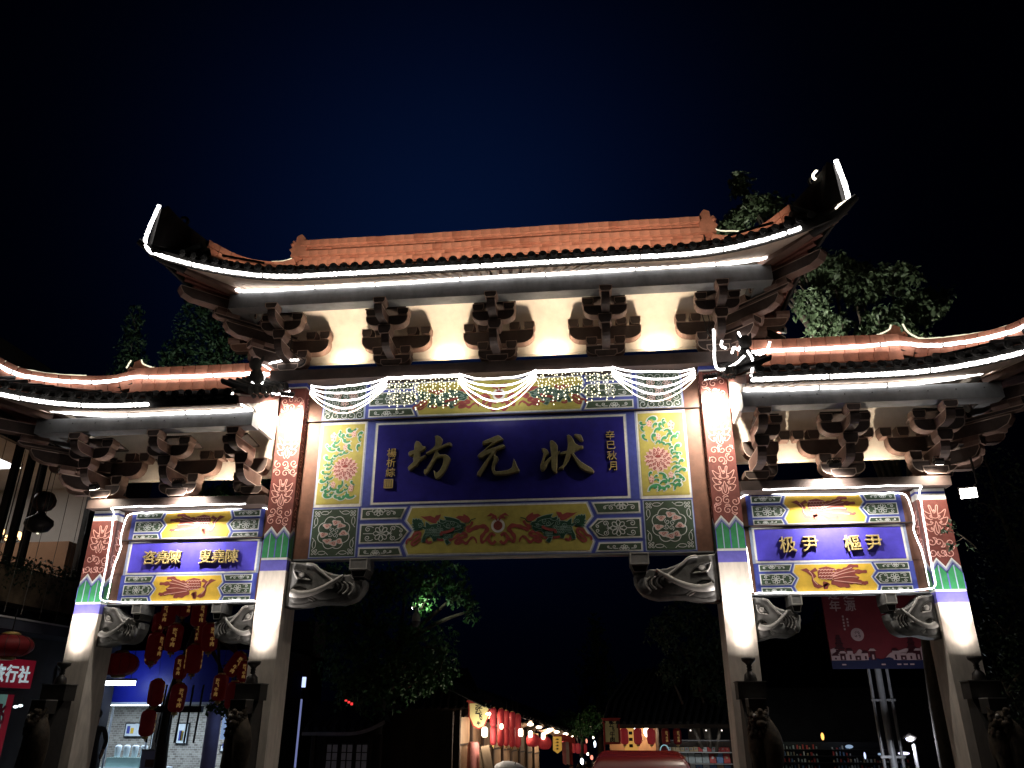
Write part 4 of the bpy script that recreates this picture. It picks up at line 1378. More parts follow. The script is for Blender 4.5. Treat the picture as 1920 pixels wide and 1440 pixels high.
# ridge of five courses
k = 0
for c in range(5):
    z0 = 10.44 + 0.125*c
    d = (0.52, 0.38, 0.50, 0.37, 0.52)[c]
    me = [ridge_piece_mesh(0.196, (0.118, 0.105, 0.118, 0.105, 0.122)[c], d, m) for m in (TERRA, TERRA2)]
    n = 41
    for i in range(n):
        x = -4.1 + 8.2*(i + (0.5 if c % 2 else 0.25))/n
        o = link('ridge_tile', me[0 if rng.random() < 0.85 else 1], MAIN_ROOF, (x, CY + rng.uniform(-0.006, 0.006), z0 + 0.03*math.sin(x*0.9)*0.2))
rj = MB(); rj.box(-4.15, 4.15, CY-0.15, CY+0.15, 10.42, 11.05, HORN); rj.build('ridge_core', MAIN_ROOF)
for sx in (-1, 1):
    finial(MAIN_ROOF, sx*4.20, CY-0.08, 10.70, 0.54, sx)
    path = [(sx*4.20, 0.0, 10.82), (sx*4.42, -0.12, 10.60), (sx*4.72, -0.40, 10.42), (sx*5.1, -0.9, 10.26), (sx*5.5, -1.45, 10.30)]
    hip_ridge(MAIN_ROOF, path, 0.27, 0.24)
    rear = [(x, 2*CY-y, z) for x, y, z in path]
    rm = MB(); rm.tube(catmull(rear, 6), 0.13, TERRA, 6); rm.build('rear_hip', MAIN_ROOF)
    fin = []
    for (tx, ty, tz), (bx, by, bz) in (((5.50,-1.45,10.30),(5.38,-1.42,9.86)), ((5.72,-1.78,10.41),(5.62,-1.72,9.80)), ((5.88,-2.0,10.53),(5.85,-1.98,9.77)), ((5.98,-2.18,10.63),(6.0,-2.16,9.74)), ((6.04,-2.27,RT),(6.09,-2.27,9.72))):
        fin.append(((sx*tx, ty, tz), (sx*bx, by, bz)))
    horn(MAIN_ROOF, None, None, fin)
    # curl behind the horn and the projecting corner tile
    cb = MB()
    cb.tube([(sx*(5.80 + 0.10*math.cos(a)), -1.86, 10.50 + 0.10*math.sin(a)) for a in [math.pi*(0.35 + 1.3*i/10) for i in range(11)]], 0.03, HORN, 6)
    cb.build('horn_curl', MAIN_ROOF)
    ct = MB()
    ct.tube([(sx*5.6, -1.80, 9.50), (sx*5.95, -2.15, 9.58), (sx*6.22, -2.42, 9.74)], [0.11, 0.10, 0.055], TDARK, 8)
    ct.build('corner_tile', MAIN_ROOF)
    # hip rafter under the corner
    hr = MB()
    hr.bar((sx*4.9, -0.95, 9.42), (sx*5.93, -2.08, 9.60), 0.16, 0.17, TSIDE)
    hr.build('hip_rafter', MAIN_ROOF)

# ---- side roofs
SY = 0.30
def side_roof(sx):
    X = lambda x: sx*x
    X0, XR, XE = 4.27, 7.46, 9.35
    def ef(u):                                    # front eave, u 0..1 from the pillar outwards
        x = X0 + (XE-X0)*u
        t = max(0.0, (x-6.3)/3.05)
        return Vector((X(x), -1.75 - 0.48*t*t, 6.97 + 0.42*t*t))
    def eo(v):                                    # outer eave, v -1..1
        t = max(0.0, (abs(v)-0.25)/0.75)
        return Vector((X(8.90 + 0.45*t*t), SY + 2.53*v, 6.97 + 0.42*t*t))
    mb = MB()
    rows = []
    for j in range(7):
        t = j/6
        row = []
        for i in range(29):
            u = i/28
            a = ef(u); b = Vector((X(X0 + (XR-X0)*u), SY, 7.86))
            p = a.lerp(b, t); p.z = a.z + (b.z-a.z)*(0.62*t+0.38*t*t)
            row.append(tuple(p))
        rows.append(row)
    mb.grid(rows, ROOFT)
    mb.grid([[(x, 2*SY-y, z) for x, y, z in r_] for r_ in rows], ROOFT)
    rr = []
    for j in range(7):
        t = j/6
        row = []
        for i in range(15):
            a = eo(-1 + 2*i/14); b = Vector((X(XR), SY, 7.86))
            p = a.lerp(b, t); p.z = a.z + (b.z-a.z)*(0.62*t+0.38*t*t)
            row.append(tuple(p))
        rr.append(row)
    mb.grid(rr, ROOFT)
    roof = mb.build('side_roof', GATE)
    rl = MB()
    for i in range(24):
        u = (i+0.5)/24
        pts = []
        for j in range(5):
            t = 0.15 + 0.83*j/4
            a = ef(u); b = Vector((X(X0 + (XR-X0)*u), SY, 7.86))
            p = a.lerp(b, t); p.z = a.z + (b.z-a.z)*(0.62*t+0.38*t*t) + 0.02
            pts.append(p)
        rl.tube(pts, 0.055, ROOFT, 6, False)
    tag(rl.build('tile_roll', roof), kind='stuff')
    sf = MB()
    fr = [ef(i/28) for i in range(29)]
    inn = [Vector((X(X0 + (8.40-X0)*i/28), -1.0, 7.10)) for i in range(29)]
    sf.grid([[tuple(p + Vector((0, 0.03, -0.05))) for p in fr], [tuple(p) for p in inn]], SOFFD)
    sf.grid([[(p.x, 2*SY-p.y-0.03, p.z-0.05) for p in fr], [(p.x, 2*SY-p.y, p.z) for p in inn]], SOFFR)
    es = [eo(-1 + 2*i/20) for i in range(21)]
    ii = [Vector((X(8.36), SY + 1.3*(-1 + 2*i/20), 7.03)) for i in range(21)]
    sf.grid([[tuple(p + Vector((-sx*0.03, 0, -0.05))) for p in es], [tuple(p) for p in ii]], SOFFR)
    sf.build('soffit', roof)
    for i in range(24):
        u = 0.02 + 0.96*i/23
        a = Vector((X(X0 + (8.40-X0)*u), -1.0, 7.10)); b = ef(u) + Vector((0, 0.10, -0.05))
        m_ = MB(); m_.bar(a + Vector((0, 0, -0.04)), b + Vector((0, 0, -0.04)), 0.10, 0.115, RAFT)
        m_.build('rafter', roof)
    fm = MB()
    fascia(fm, [tuple(p) for p in fr], -0.19, -0.02, 0.05, TDARK)
    fascia(fm, [tuple(p) for p in es], -0.135, -0.02, 0.05, TDARK)
    fm.build('fascia', roof)
    fp = [tuple(ef(0.012 + 0.955*i/50)) for i in range(51)]
    edge_tiles(roof, fp, [(sx*0.3*max(0, abs(p[0])-6.4)/2.9, -1, 0) for p in fp], 0.225)
    # sloping verge of tiles at the inner end, rising from the eave to the tall pillar
    def verge(t):
        y = -1.74 + 1.70*t
        return (X(X0-0.05), y, 6.99 + 0.80*(0.75*t + 0.25*t*t))
    ret = [verge(i/8) for i in range(9)]
    m_ = MB()
    for k in range(8):
        p, q = ret[k], ret[k+1]
        m_.bar((X(X0-0.02), p[1], p[2]-0.13), (X(X0-0.02), q[1], q[2]-0.13), 0.05, 0.13, SOFFR)
    m_.build('verge_board', roof)
    edge_tiles(roof, [(X(X0-0.16), p[1], p[2]+0.01) for p in ret], [(-sx, -0.25, 0)]*9, 0.24)
    gm = MB()
    prof = [(-1.70, 6.99), (-0.9, 7.24), (-0.3, 7.50), (-0.06, 7.64), (-0.06, 6.70), (-0.78, 6.70), (-1.0, 6.96)]
    ga, gb_ = sorted((X(X0-0.012), X(X0+0.05)))
    gm.prism(prof, lambda u, v, t: (t, u, v), ga, gb_, SHAFT)
    gm.build('gable_board', roof)
    # ridge
    for c in range(3):
        z0 = 7.86 + 0.178*c
        d = (0.58, 0.50, 0.56)[c]
        me = [ridge_piece_mesh(0.252, 0.166, d, m) for m in (TERRA, TERRA2)]
        for i in range(12):
            x = X0 + 0.02 + 3.15*(i+0.5)/12 + (0.05 if c == 1 else 0)
            link('ridge_tile', me[0 if rng.random() < 0.7 else 1], roof, (X(x), SY + rng.uniform(-0.006, 0.006), z0))
    xa, xb = sorted((X(X0+0.03), X(XR)))
    rj = MB(); rj.box(xa, xb, SY-0.22, SY+0.22, 7.84, 8.36, HORN); rj.build('ridge_core', roof)
    finial(roof, X(7.45), SY-0.06, 8.10, 0.50, sx)
    path = [(X(7.40), 0.16, 8.40), (X(7.75), -0.02, 8.20), (X(8.1), -0.4, 8.03), (X(8.45), -0.93, 7.86), (X(8.78), -1.40, 7.80), (X(9.1), -1.85, 7.98), (X(9.35), -2.22, 8.30)]
    hip_ridge(roof, path, 0.34, 0.24)
    hm = MB(); hm.tube(catmull([(x, 2*SY-y, z-0.1) for x, y, z in path], 6), 0.13, TERRA, 6); hm.build('rear_hip', roof)
    hb = MB(); hb.tube(catmull([(x, y, z-0.30) for x, y, z in path], 6), 0.10, HORN, 6); hb.build('hip_core', roof)
    hr = MB(); hr.bar((X(8.2), -0.95, 6.98), (X(9.2), -2.08, 7.20), 0.16, 0.17, TSIDE); hr.build('hip_rafter', roof)
    return roof, ef
SR = {s: side_roof(s) for s in (-1, 1)}

# crouching guardian figures where the side roofs meet the tall pillars
for s in (-1, 1):
    mb = MB()
    x = s*4.50
    mb.blob((x, -0.62, 7.72), 0.13, 0.20, 0.24, STONED, 10, 6)
    mb.blob((x, -0.75, 7.98), 0.12, 0.13, 0.13, STONED, 10, 6)
    for d in (-1, 1):
        mb.tube([(x + d*0.09, -0.72, 8.05), (x + d*0.12, -0.70, 8.17)], [0.04, 0.015], STONED, 6)
        mb.tube([(x + d*0.10, -0.72, 7.72), (x + d*0.11, -0.82, 7.55)], [0.06, 0.05], STONED, 6)
    mb.build('roof_beast', GATE)

# ---- carved support stones in front of the pillars
def support_stone(x, s):
    root = empty('support_stone', (x, 0, 0), 0)
    mb = MB()
    mb.box(-0.235, 0.235, -0.62, -0.135, 0, 1.05, STONED)
    mb.prism([(-0.60,1.05),(-0.13,1.05),(-0.13,2.35),(-0.30,2.35),(-0.34,2.1),(-0.42,2.0),(-0.55,1.7),(-0.66,1.35)], lambda u, v, t: (t, u, v), -0.16, 0.16, STONED)
    mb.build('slab', root)
    cp = MB()
    cp.box(-0.21, 0.21, -0.44, -0.135, 2.13, 2.375, STONED)
    cp.box(-0.225, 0.225, -0.455, -0.13, 2.376, 2.39, STONE)
    cp.build('cap', root)
    hb = MB()
    hb.box(-0.125, 0.125, -0.74, -0.441, 1.93, 2.13, STONED)
    hb.box(-0.13, 0.13, -0.745, -0.445, 2.131, 2.142, STONEL)
    hb.build('bracket_block', root)
    ln = MB()
    ln.tube(catmull([(0.02,-0.60,1.92),(0.10,-0.70,1.75),(0.15,-0.74,1.50),(0.13,-0.70,1.2),(0.05,-0.66,1.04)], 6), [0.05 + 0.10*math.sin(math.pi*i/24) for i in range(25)], STONEB, 10)
    ln.blob((-0.03, -0.62, 1.5), 0.16, 0.17, 0.35, STONEB, 12, 8)
    ln.blob((0.0, -0.70, 1.86), 0.13, 0.13, 0.12, STONEB, 10, 6)
    for d in (-1, 1):
        ln.blob((d*0.10, -0.74, 1.10), 0.06, 0.09, 0.06, STONEB, 8, 5)
        ln.tube([(d*0.10, -0.66, 1.55), (d*0.11, -0.74, 1.15)], [0.07, 0.05], STONEB, 8)
    gl_ = random.Random(int(x*10))
    for k in range(60):
        a = gl_.uniform(0, 6.28); q = gl_.uniform(0, 1)
        ln.blob((0.15*math.cos(a)*(1-0.3*q), -0.66 + 0.13*math.sin(a) - 0.04*q, 1.62 + 0.36*q), 0.045, 0.045, 0.045, STONEB, 6, 4)
    ln.blob((0.0, -0.83, 1.80), 0.07, 0.06, 0.05, STONEB, 8, 5)
    for d in (-1, 1):
        ln.blob((d*0.075, -0.80, 1.90), 0.03, 0.03, 0.03, STONEL, 6, 4)
        ln.tube([(d*0.10, -0.72, 1.93), (d*0.15, -0.70, 2.02)], [0.05, 0.015], STONEB, 6)
    ln.build('lion', root)
    return root
for x, lab in ((-XO, 'dark carved support stone with lion before the outer pillar beside the travel agency'), (-XI, 'dark carved support stone with lion before the tall pillar right of the lanterns'), (XI, 'dark carved support stone with lion before the tall pillar right of the red car'), (XO, 'dark carved support stone with lion before the outer pillar right of the banner')):
    tag(support_stone(x, 1), lab, 'support stone', 'carved stones at the foot of the pillars')
# ------------------------------------------------------------------ light strips
def wob(pts, k=8, a=0.006, seed=1):
    g = random.Random(seed)
    P = catmull(pts, k)
    return [p + Vector((0, g.uniform(-a, a), g.uniform(-a, a))) for p in P]
def strip(label, paths, r=0.032, m=None,  name='light_strip', group='LED strips outlining the gateway', a=0.006, seed=1):
    mb = MB()
    for i, p in enumerate(paths):
        P = wob(p, 8, a, seed+i)
        g = random.Random(seed*7 + len(P))
        mb.tube(P, [r*(1 + g.uniform(-0.10, 0.06)) for _ in P], m or LED, 6)
        L = 0.0
        for q0, q1 in zip(P, P[1:]):               # little black couplings between the lengths of strip
            L += (q1-q0).length
            if L > 1.25 and r > 0.025:
                L = g.uniform(-0.4, 0.2)
                d = (q1-q0).normalized()
                mb.tube([q0, q0 + d*0.020], r*1.18, CABLE, 6)
    return tag(mb.build(name), label, 'light strip', group)
def eline(f, u0, u1, n, dy, dz):
    out = []
    for i in range(n+1):
        p = f(u0 + (u1-u0)*i/n)
        out.append(tuple(p + Vector((0, dy, dz))))
    return out
up = eline(e_front, -0.985, -0.02, 20, -0.048, -0.155)
strip('white LED strip under the main roof tile ends, left half, running up the horn', [up[::1][::-1] + [(-6.06, -2.33, 9.62), (-6.12, -2.37, 9.74), (-6.105, -2.36, 10.05), (-6.04, -2.31, 10.57)]], 0.036)
g1 = eline(e_front, -0.015, 0.80, 18, -0.048, -0.155)
strip('white LED strip under the main roof tile ends, right half, ending in short pieces', [g1, eline(e_front, 0.808, 0.842, 2, -0.052, -0.155), eline(e_front, 0.850, 0.882, 2, -0.052, -0.155)], 0.036)
lo = [(-5.72, -1.62, 9.55), (-5.66, -1.58, 9.66), (-5.40, -1.36, 9.58), (-5.05, -1.12, 9.43), (-4.5, -1.09, 9.375), (-3.2, -1.09, 9.38), (-1.6, -1.09, 9.372), (0.0, -1.09, 9.39), (1.6, -1.09, 9.385), (3.2, -1.09, 9.40), (4.3, -1.09, 9.40), (4.8, -1.12, 9.43), (5.08, -1.16, 9.47)]
strip('lower white LED strip along the top of the grey main eave beam', [lo, [(5.11, -1.18, 9.475), (5.35, -1.30, 9.45)]], 0.032)
strip('bright white LED strip up the front of the right upturned horn', [[(6.115, -2.33, 9.72), (6.10, -2.34, 10.0), (6.075, -2.32, 10.3), (6.05, -2.30, 10.57)]], 0.043)
strip('short warm LED hook behind the tip of the right horn', [[(5.82, -1.98, 10.64), (5.76, -1.96, 10.58), (5.75, -1.96, 10.50), (5.80, -1.97, 10.46), (5.87, -1.99, 10.475)], [(5.93, -2.22, 9.66), (5.98, -2.26, 9.70), (6.07, -2.31, 9.73)]], 0.022, LEDW)
strip('thin dim LED line at the foot of the right ridge finial', [[(4.30, -0.06, 11.12), (4.31, -0.08, 10.92), (4.40, -0.16, 10.74), (4.7, -0.50, 10.47)]], 0.013, LEDD)
strip('thin dim LED line at the foot of the left ridge finial', [[(-3.6, -0.02, 10.84), (-4.2, -0.04, 10.80), (-4.45, -0.2, 10.60), (-4.66, -0.46, 10.42)]], 0.011, LEDD)
for s in (-1, 1):
    roof, ef = SR[s]
    sd = 'left' if s < 0 else 'right'
    if s < 0:
        u = eline(ef, 0.305, 0.955, 16, -0.048, -0.155)
        strip('white LED strip under the left side roof tile ends, ending before the pillar', [u], 0.035)
    else:
        u = eline(ef, 0.005, 0.955, 22, -0.048, -0.155)
        strip('white LED strip under the tile ends of the right side roof, reaching the pillar', [u], 0.035)
    lw = [(s*4.30, -1.09, 6.93), (s*5.0, -1.09, 6.915), (s*5.7, -1.09, 6.92), (s*6.6, -1.09, 6.915), (s*7.4, -1.10, 6.955), (s*8.0, -1.14, 7.03), (s*8.5, -1.24, 7.12), (s*9.1, -1.5, 7.28)]
    strip('lower white LED strip along the top of the %s side eave beam' % sd, [lw], 0.032)
    md = [(s*4.55, -0.02, 8.10), (s*5.0, -0.02, 8.13), (s*5.8, -0.02, 8.13), (s*6.8, -0.02, 8.14), (s*7.35, -0.04, 8.16), (s*7.75, -0.19, 8.02), (s*8.02, -0.55, 7.86), (s*8.38, -1.08, 7.70), (s*8.72, -1.55, 7.66), (s*9.1, -2.0, 7.86)]
    strip('thick white LED strip halfway up the %s side ridge and along its hip' % sd, [md], 0.036)
    tp = [(s*6.95, 0.25, 8.415), (s*7.15, 0.22, 8.47), (s*7.32, 0.12, 8.52), (s*7.36, 0.08, 8.60)]
    tq = [(s*7.56, 0.05, 8.58), (s*7.62, 0.03, 8.40), (s*7.80, -0.05, 8.225), (s*8.12, -0.42, 8.06), (s*8.46, -0.93, 7.89), (s*8.78, -1.40, 7.83), (s*9.0, -1.7, 7.93)]
    strip('thin dim LED line on the crest of the %s side ridge, over its finial' % sd, [tp, tq] if s > 0 else [tp, tq[3:], tq[:2]], 0.016, LEDD)
    # loops of strip round the corner at the pillar
    if s < 0:
        strip('loop of LED strip round the eave corner beside the left tall pillar', [
            [(-4.62, -0.10, 8.10), (-4.42, -0.5, 7.78), (-4.36, -0.9, 7.35), (-4.45, -1.4, 7.10), (-4.40, -1.66, 7.02), (-4.36, -1.62, 6.9), (-4.26, -1.12, 6.90)],
            [(-4.40, -1.0, 7.50), (-4.30, -0.95, 7.42), (-4.12, -0.6, 7.42), (-3.98, -0.25, 7.62)],
            [(-4.9, -0.05, 8.28), (-4.7, -0.05, 8.30), (-4.5, -0.1, 8.16)],
            [(-4.5, -0.18, 8.26), (-4.2, -0.2, 8.30), (-3.9, -0.2, 8.30)]], 0.020, LED)
    else:
        strip('tangle of LED strip round the eave corner beside the right tall pillar', [
            [(4.30, -1.75, 6.9), (4.36, -1.6, 7.05), (4.48, -1.2, 7.45), (4.52, -0.6, 7.95), (4.50, -0.3, 8.40)],
            [(4.05, -0.35, 8.45), (4.02, -0.42, 8.10), (3.98, -0.5, 7.80), (4.00, -0.55, 7.58), (4.1, -0.7, 7.50), (4.25, -0.9, 7.50), (4.4, -1.0, 7.6)],
            [(4.5, -0.4, 7.95), (4.35, -0.5, 8.0), (4.28, -0.6, 7.85)],
            [(4.46, -0.4, 8.06), (4.75, -0.12, 8.02), (5.0, -0.06, 8.10), (5.1, -0.05, 8.3)],
            [(4.16, -0.7, 7.9), (4.1, -0.65, 7.98), (4.13, -0.6, 8.1)]], 0.024, LED)
# strips framing the small name boards
for s in (-1, 1):
    sd = 'left' if s < 0 else 'right'
    y = 0.15
    f = [(s*4.29, y, 3.79), (s*4.28, y, 4.4), (s*4.275, y, 5.40), (s*5.4, y, 5.425), (s*6.6, y, 5.42), (s*6.96, y, 5.40), (s*7.06, y, 5.30), (s*7.085, y, 4.95), (s*7.05, y, 4.75), (s*7.11, y, 4.4), (s*7.115, y, 3.90), (s*7.07, y, 3.80), (s*6.2, y, 3.772), (s*5.2, y, 3.775), (s*4.32, y, 3.778)]
    h = [(s*4.6, -0.165, 5.452), (s*6.0, -0.165, 5.455), (s*7.10, -0.165, 5.45), (s*7.18, -0.06, 5.36), (s*7.17, -0.025, 4.9), (s*7.15, -0.025, 4.3), (s*7.14, -0.025, 3.86), (s*7.10, 0.10, 3.80)]
    strip('white LED strip outlining the small painted panel of the %s side bay' % sd, [f, h], 0.0135, LED, a=0.008, seed=5)
# low wash lights standing on the roofs behind the tile ends, turned up at the ridges
def on_roof(ef, ridge, s, t, dz):
    """point on a roof slope: s along the eave, t up the slope, dz above the tiles"""
    a = ef(s); b = Vector(ridge(s))
    p = a.lerp(b, t); p.z = a.z + (b.z-a.z)*(0.62*t + 0.38*t*t) + dz
    return p
def wash_bar(label, p, q, aim, energy, col=(1.0, 0.80, 0.62)):
    p, q, aim = Vector(p), Vector(q), Vector(aim)
    c = (p+q)/2
    L = (q-p).length
    ax = (q-p).normalized()
    d = (aim-c).normalized()
    d = (d - ax*d.dot(ax)).normalized()
    up = d.cross(ax)
    root = empty('wash_light', c, 0, label, 'flood lamp', 'wash lights behind the tile ends')
    root.rotation_euler = Matrix((ax, -up, -d)).transposed().to_euler()
    mb = MB(); mb.box(-L/2, L/2, -0.022, 0.022, 0.004, 0.035, METALD); mb.build('housing', root)
    add_light('wash', 'AREA', (0, 0, 0.0), energy, col, root, None, shape='RECTANGLE', size=L*0.96, size_y=0.03)
names = ('leftmost', 'second', 'third', 'fourth', 'fifth', 'sixth', 'seventh', 'eighth', 'ninth', 'rightmost')
rdg = lambda s: (4.25*s, CY, RT)
for i in range(10):
    s0, s1 = -0.74 + 1.48*(i+0.03)/10, -0.74 + 1.48*(i+0.97)/10
    p, q = on_roof(e_front, rdg, s0, 0.30, 0.12), on_roof(e_front, rdg, s1, 0.30, 0.12)
    wash_bar('%s wash light on the main roof slope behind the dark tile ends' % names[i], p, q, ((p.x+q.x)/2*0.8, -0.1, 10.85), (8.5, 10, 9, 8, 8.5, 8, 9, 10, 10.5, 9)[i])
for s in (-1, 1):
    a, b = on_roof(e_front, rdg, s*0.77, 0.26, 0.15), on_roof(e_front, rdg, s*0.90, 0.24, 0.16)
    wash_bar('short wash light before the %s hip of the main roof' % ('left' if s < 0 else 'right'), a, b, (s*4.95, -0.7, 10.30), 3.4 if s > 0 else 2.6)
    roof, ef = SR[s]
    sd = 'left' if s < 0 else 'right'
    for i in range(4):
        u0, u1 = 0.03 + 0.86*(i+0.03)/4, 0.03 + 0.86*(i+0.97)/4
        rr_ = lambda u, s=s: (s*(4.27 + 3.19*u), 0.30, 7.86)
        p, q = on_roof(ef, rr_, u0, 0.28, 0.10), on_roof(ef, rr_, u1, 0.28, 0.10)
        wash_bar('%s wash light from the pillar on the %s side roof slope' % (('first', 'second', 'third', 'fourth')[i], sd), p, q, ((p.x+q.x)/2*0.97, 0.1 if i < 3 else -0.6, 8.1), 3.0 if (s > 0 or i < 3) else 0.8)

# ------------------------------------------------------------------ curtain of fairy lights on the plate beam
def swag(label, xa, xb, za, zb_, sags, ends):
    mb = MB()
    root = None
    g = random.Random(int(xa*100))
    y = -0.19
    for i, sg in enumerate(sags):
        dz = -ends*i
        p = []
        for k in range(17):
            t = k/16
            x = xa + (xb-xa)*t
            z = (za+dz)*(1-t) + (zb_+dz)*t - sg*4*t*(1-t)
            p.append((x, y + 0.03*math.sin(t*9+i), z + g.uniform(-0.006, 0.006)))
        thin = i == len(sags)-1
        mb.tube(p, 0.010 if thin else 0.017, LEDW if thin else LED, 6)
    return tag(mb.build('swag_light'), label, 'string light', 'swags of fairy lights under the plate beam')
swag('swag of glowing light strings over the left corner square of the main panel', -3.60, -2.10, 7.74, 7.85, (0.10, 0.20, 0.30, 0.40, 0.46), 0.045)
swag('swag of glowing light strings over the middle of the yellow upper beam', -0.72, 0.75, 7.86, 7.87, (0.15, 0.25, 0.35, 0.45, 0.56), 0.045)
swag('swag of glowing light strings over the right corner square of the main panel', 2.16, 3.66, 7.86, 7.76, (0.09, 0.19, 0.29, 0.38, 0.47), 0.045)
def icicles(label, xa, xb, seed):
    g = random.Random(seed)
    root = empty('icicle_light', ((xa+xb)/2, -0.19, 7.825), 0, label, 'string light', 'icicle lights under the plate beam')
    cx = (xa+xb)/2
    top = MB()
    top.tube([(xa-cx + (xb-xa)*k/12, g.uniform(-0.006, 0.006), g.uniform(-0.006, 0.006)) for k in range(13)], 0.030, LED, 6)
    top.build('top_string', root)
    bl, wr = MB(), MB()
    n = 27
    for i in range(n):
        x = xa-cx + (xb-xa)*(i+0.5)/n + g.uniform(-0.02, 0.02)
        L = 0.30 + 0.36*abs(math.sin(i*1.3 + seed)) + g.uniform(-0.05, 0.05)
        wr.tube([(x, 0, 0), (x + g.uniform(-0.02, 0.02), 0, -L)], 0.0022, CABLE, 3, False)
        z = -0.04 - g.uniform(0, 0.09)
        while z > -L:
            bl.blob((x + g.uniform(-0.018, 0.018), g.uniform(-0.015, 0.0), z), 0.0125, 0.0125, 0.0145, BULB, 5, 3)
            z -= g.uniform(0.035, 0.10)
    tag(bl.build('bulb', root), kind='stuff')
    tag(wr.build('wire', root), kind='stuff')
icicles('curtain of tiny bulbs hanging over the left beast of the yellow upper beam', -2.10, -0.72, 3)
icicles('curtain of tiny bulbs hanging over the right beast of the yellow upper beam', 0.75, 2.16, 8)

# ------------------------------------------------------------------ flood lamps
def uplight(x, label):
    """spun metal uplighter standing on a support stone"""
    root = empty('uplighter', (x, -0.27, 2.391), 0, label, 'flood lamp', 'uplighters on the pillars')
    mb = MB()
    mb.lathe([(0.095,0),(0.10,0.02),(0.085,0.10),(0.05,0.135),(0.038,0.15)], (0,0,0), METALD, 14)
    mb.build('base', root)
    mb = MB()
    mb.lathe([(0.035,0.15),(0.045,0.17),(0.033,0.19),(0.045,0.21),(0.035,0.23),(0.06,0.265),(0.105,0.30),(0.11,0.345),(0.10,0.345),(0.092,0.31)], (0,0,0), METALD, 14)
    mb.build('housing', root)
    mb = MB()
    mb.lathe([(0.085,0.318),(0.080,0.322)], (0,0,0), LENS, 14)
    mb.build('lens', root)
    add_light('wide_beam', 'SPOT', (0, 0.02, 0.36), 2.6, (1.0, 0.87, 0.80), root, None, spot_size=R(172), spot_blend=0.9, shadow_soft_size=0.05).rotation_euler = (R(180), 0, 0)
    o = add_light('middle_beam', 'SPOT', (0, 0.0, 0.37), 42, (1.0, 0.86, 0.78), root, None, spot_size=R(96), spot_blend=1.0, shadow_soft_size=0.05)
    o.rotation_euler = (R(180-18), 0, 0)
    o = add_light('narrow_beam', 'SPOT', (0, 0.0, 0.37), 480, (1.0, 0.93, 0.88), root, None, spot_size=R(52), spot_blend=1.0, shadow_soft_size=0.04)
    o.rotation_euler = (R(180-12), 0, 0)
    return root
for x, lab in ((-XO-0.02, 'metal uplighter on the stone before the outer pillar beside the travel agency'), (-XI-0.02, 'metal uplighter on the stone before the tall pillar right of the lanterns'), (XI+0.02, 'metal uplighter on the stone before the tall pillar right of the red car'), (XO+0.02, 'metal uplighter on the stone before the outer pillar right of the banner')):
    uplight(x, lab)

def flood(label, loc, aim, w, energy, size=120, blend=0.6, col=(1.0, 0.88, 0.74), lens=None, group='floodlights fixed to the gateway'):
    """box floodlight on a bracket aimed at a point"""
    loc, aim = Vector(loc), Vector(aim)
    root = empty('floodlight', loc, 0, label, 'flood lamp', group)
    q = (aim-loc).to_track_quat('-Z', 'Y')
    root.rotation_euler = q.to_euler()
    mb = MB()
    mb.box(-w/2, w/2, -w*0.34, w*0.34, 0.004, 0.07, METALD)
    for k in range(5):
        mb.box(-w*0.42 + w*0.2*k, -w*0.38 + w*0.2*k, -w*0.3, w*0.3, 0.07, 0.095, METALD)
    mb.build('housing', root)
    mb = MB()
    mb.box(-w*0.44, w*0.44, -w*0.29, w*0.29, 0.0, 0.0035, lens or LENS)
    mb.build('lens', root)
    mb = MB()
    mb.tube([(-w*0.53, 0, 0.03), (-w*0.53, 0, 0.13), (w*0.53, 0, 0.13), (w*0.53, 0, 0.03)], 0.008, METALD, 5)
    mb.build('bracket', root)
    add_light('beam', 'SPOT', (0, 0, -0.02), energy, col, root, None, spot_size=R(size), spot_blend=blend, shadow_soft_size=0.06)
    return root
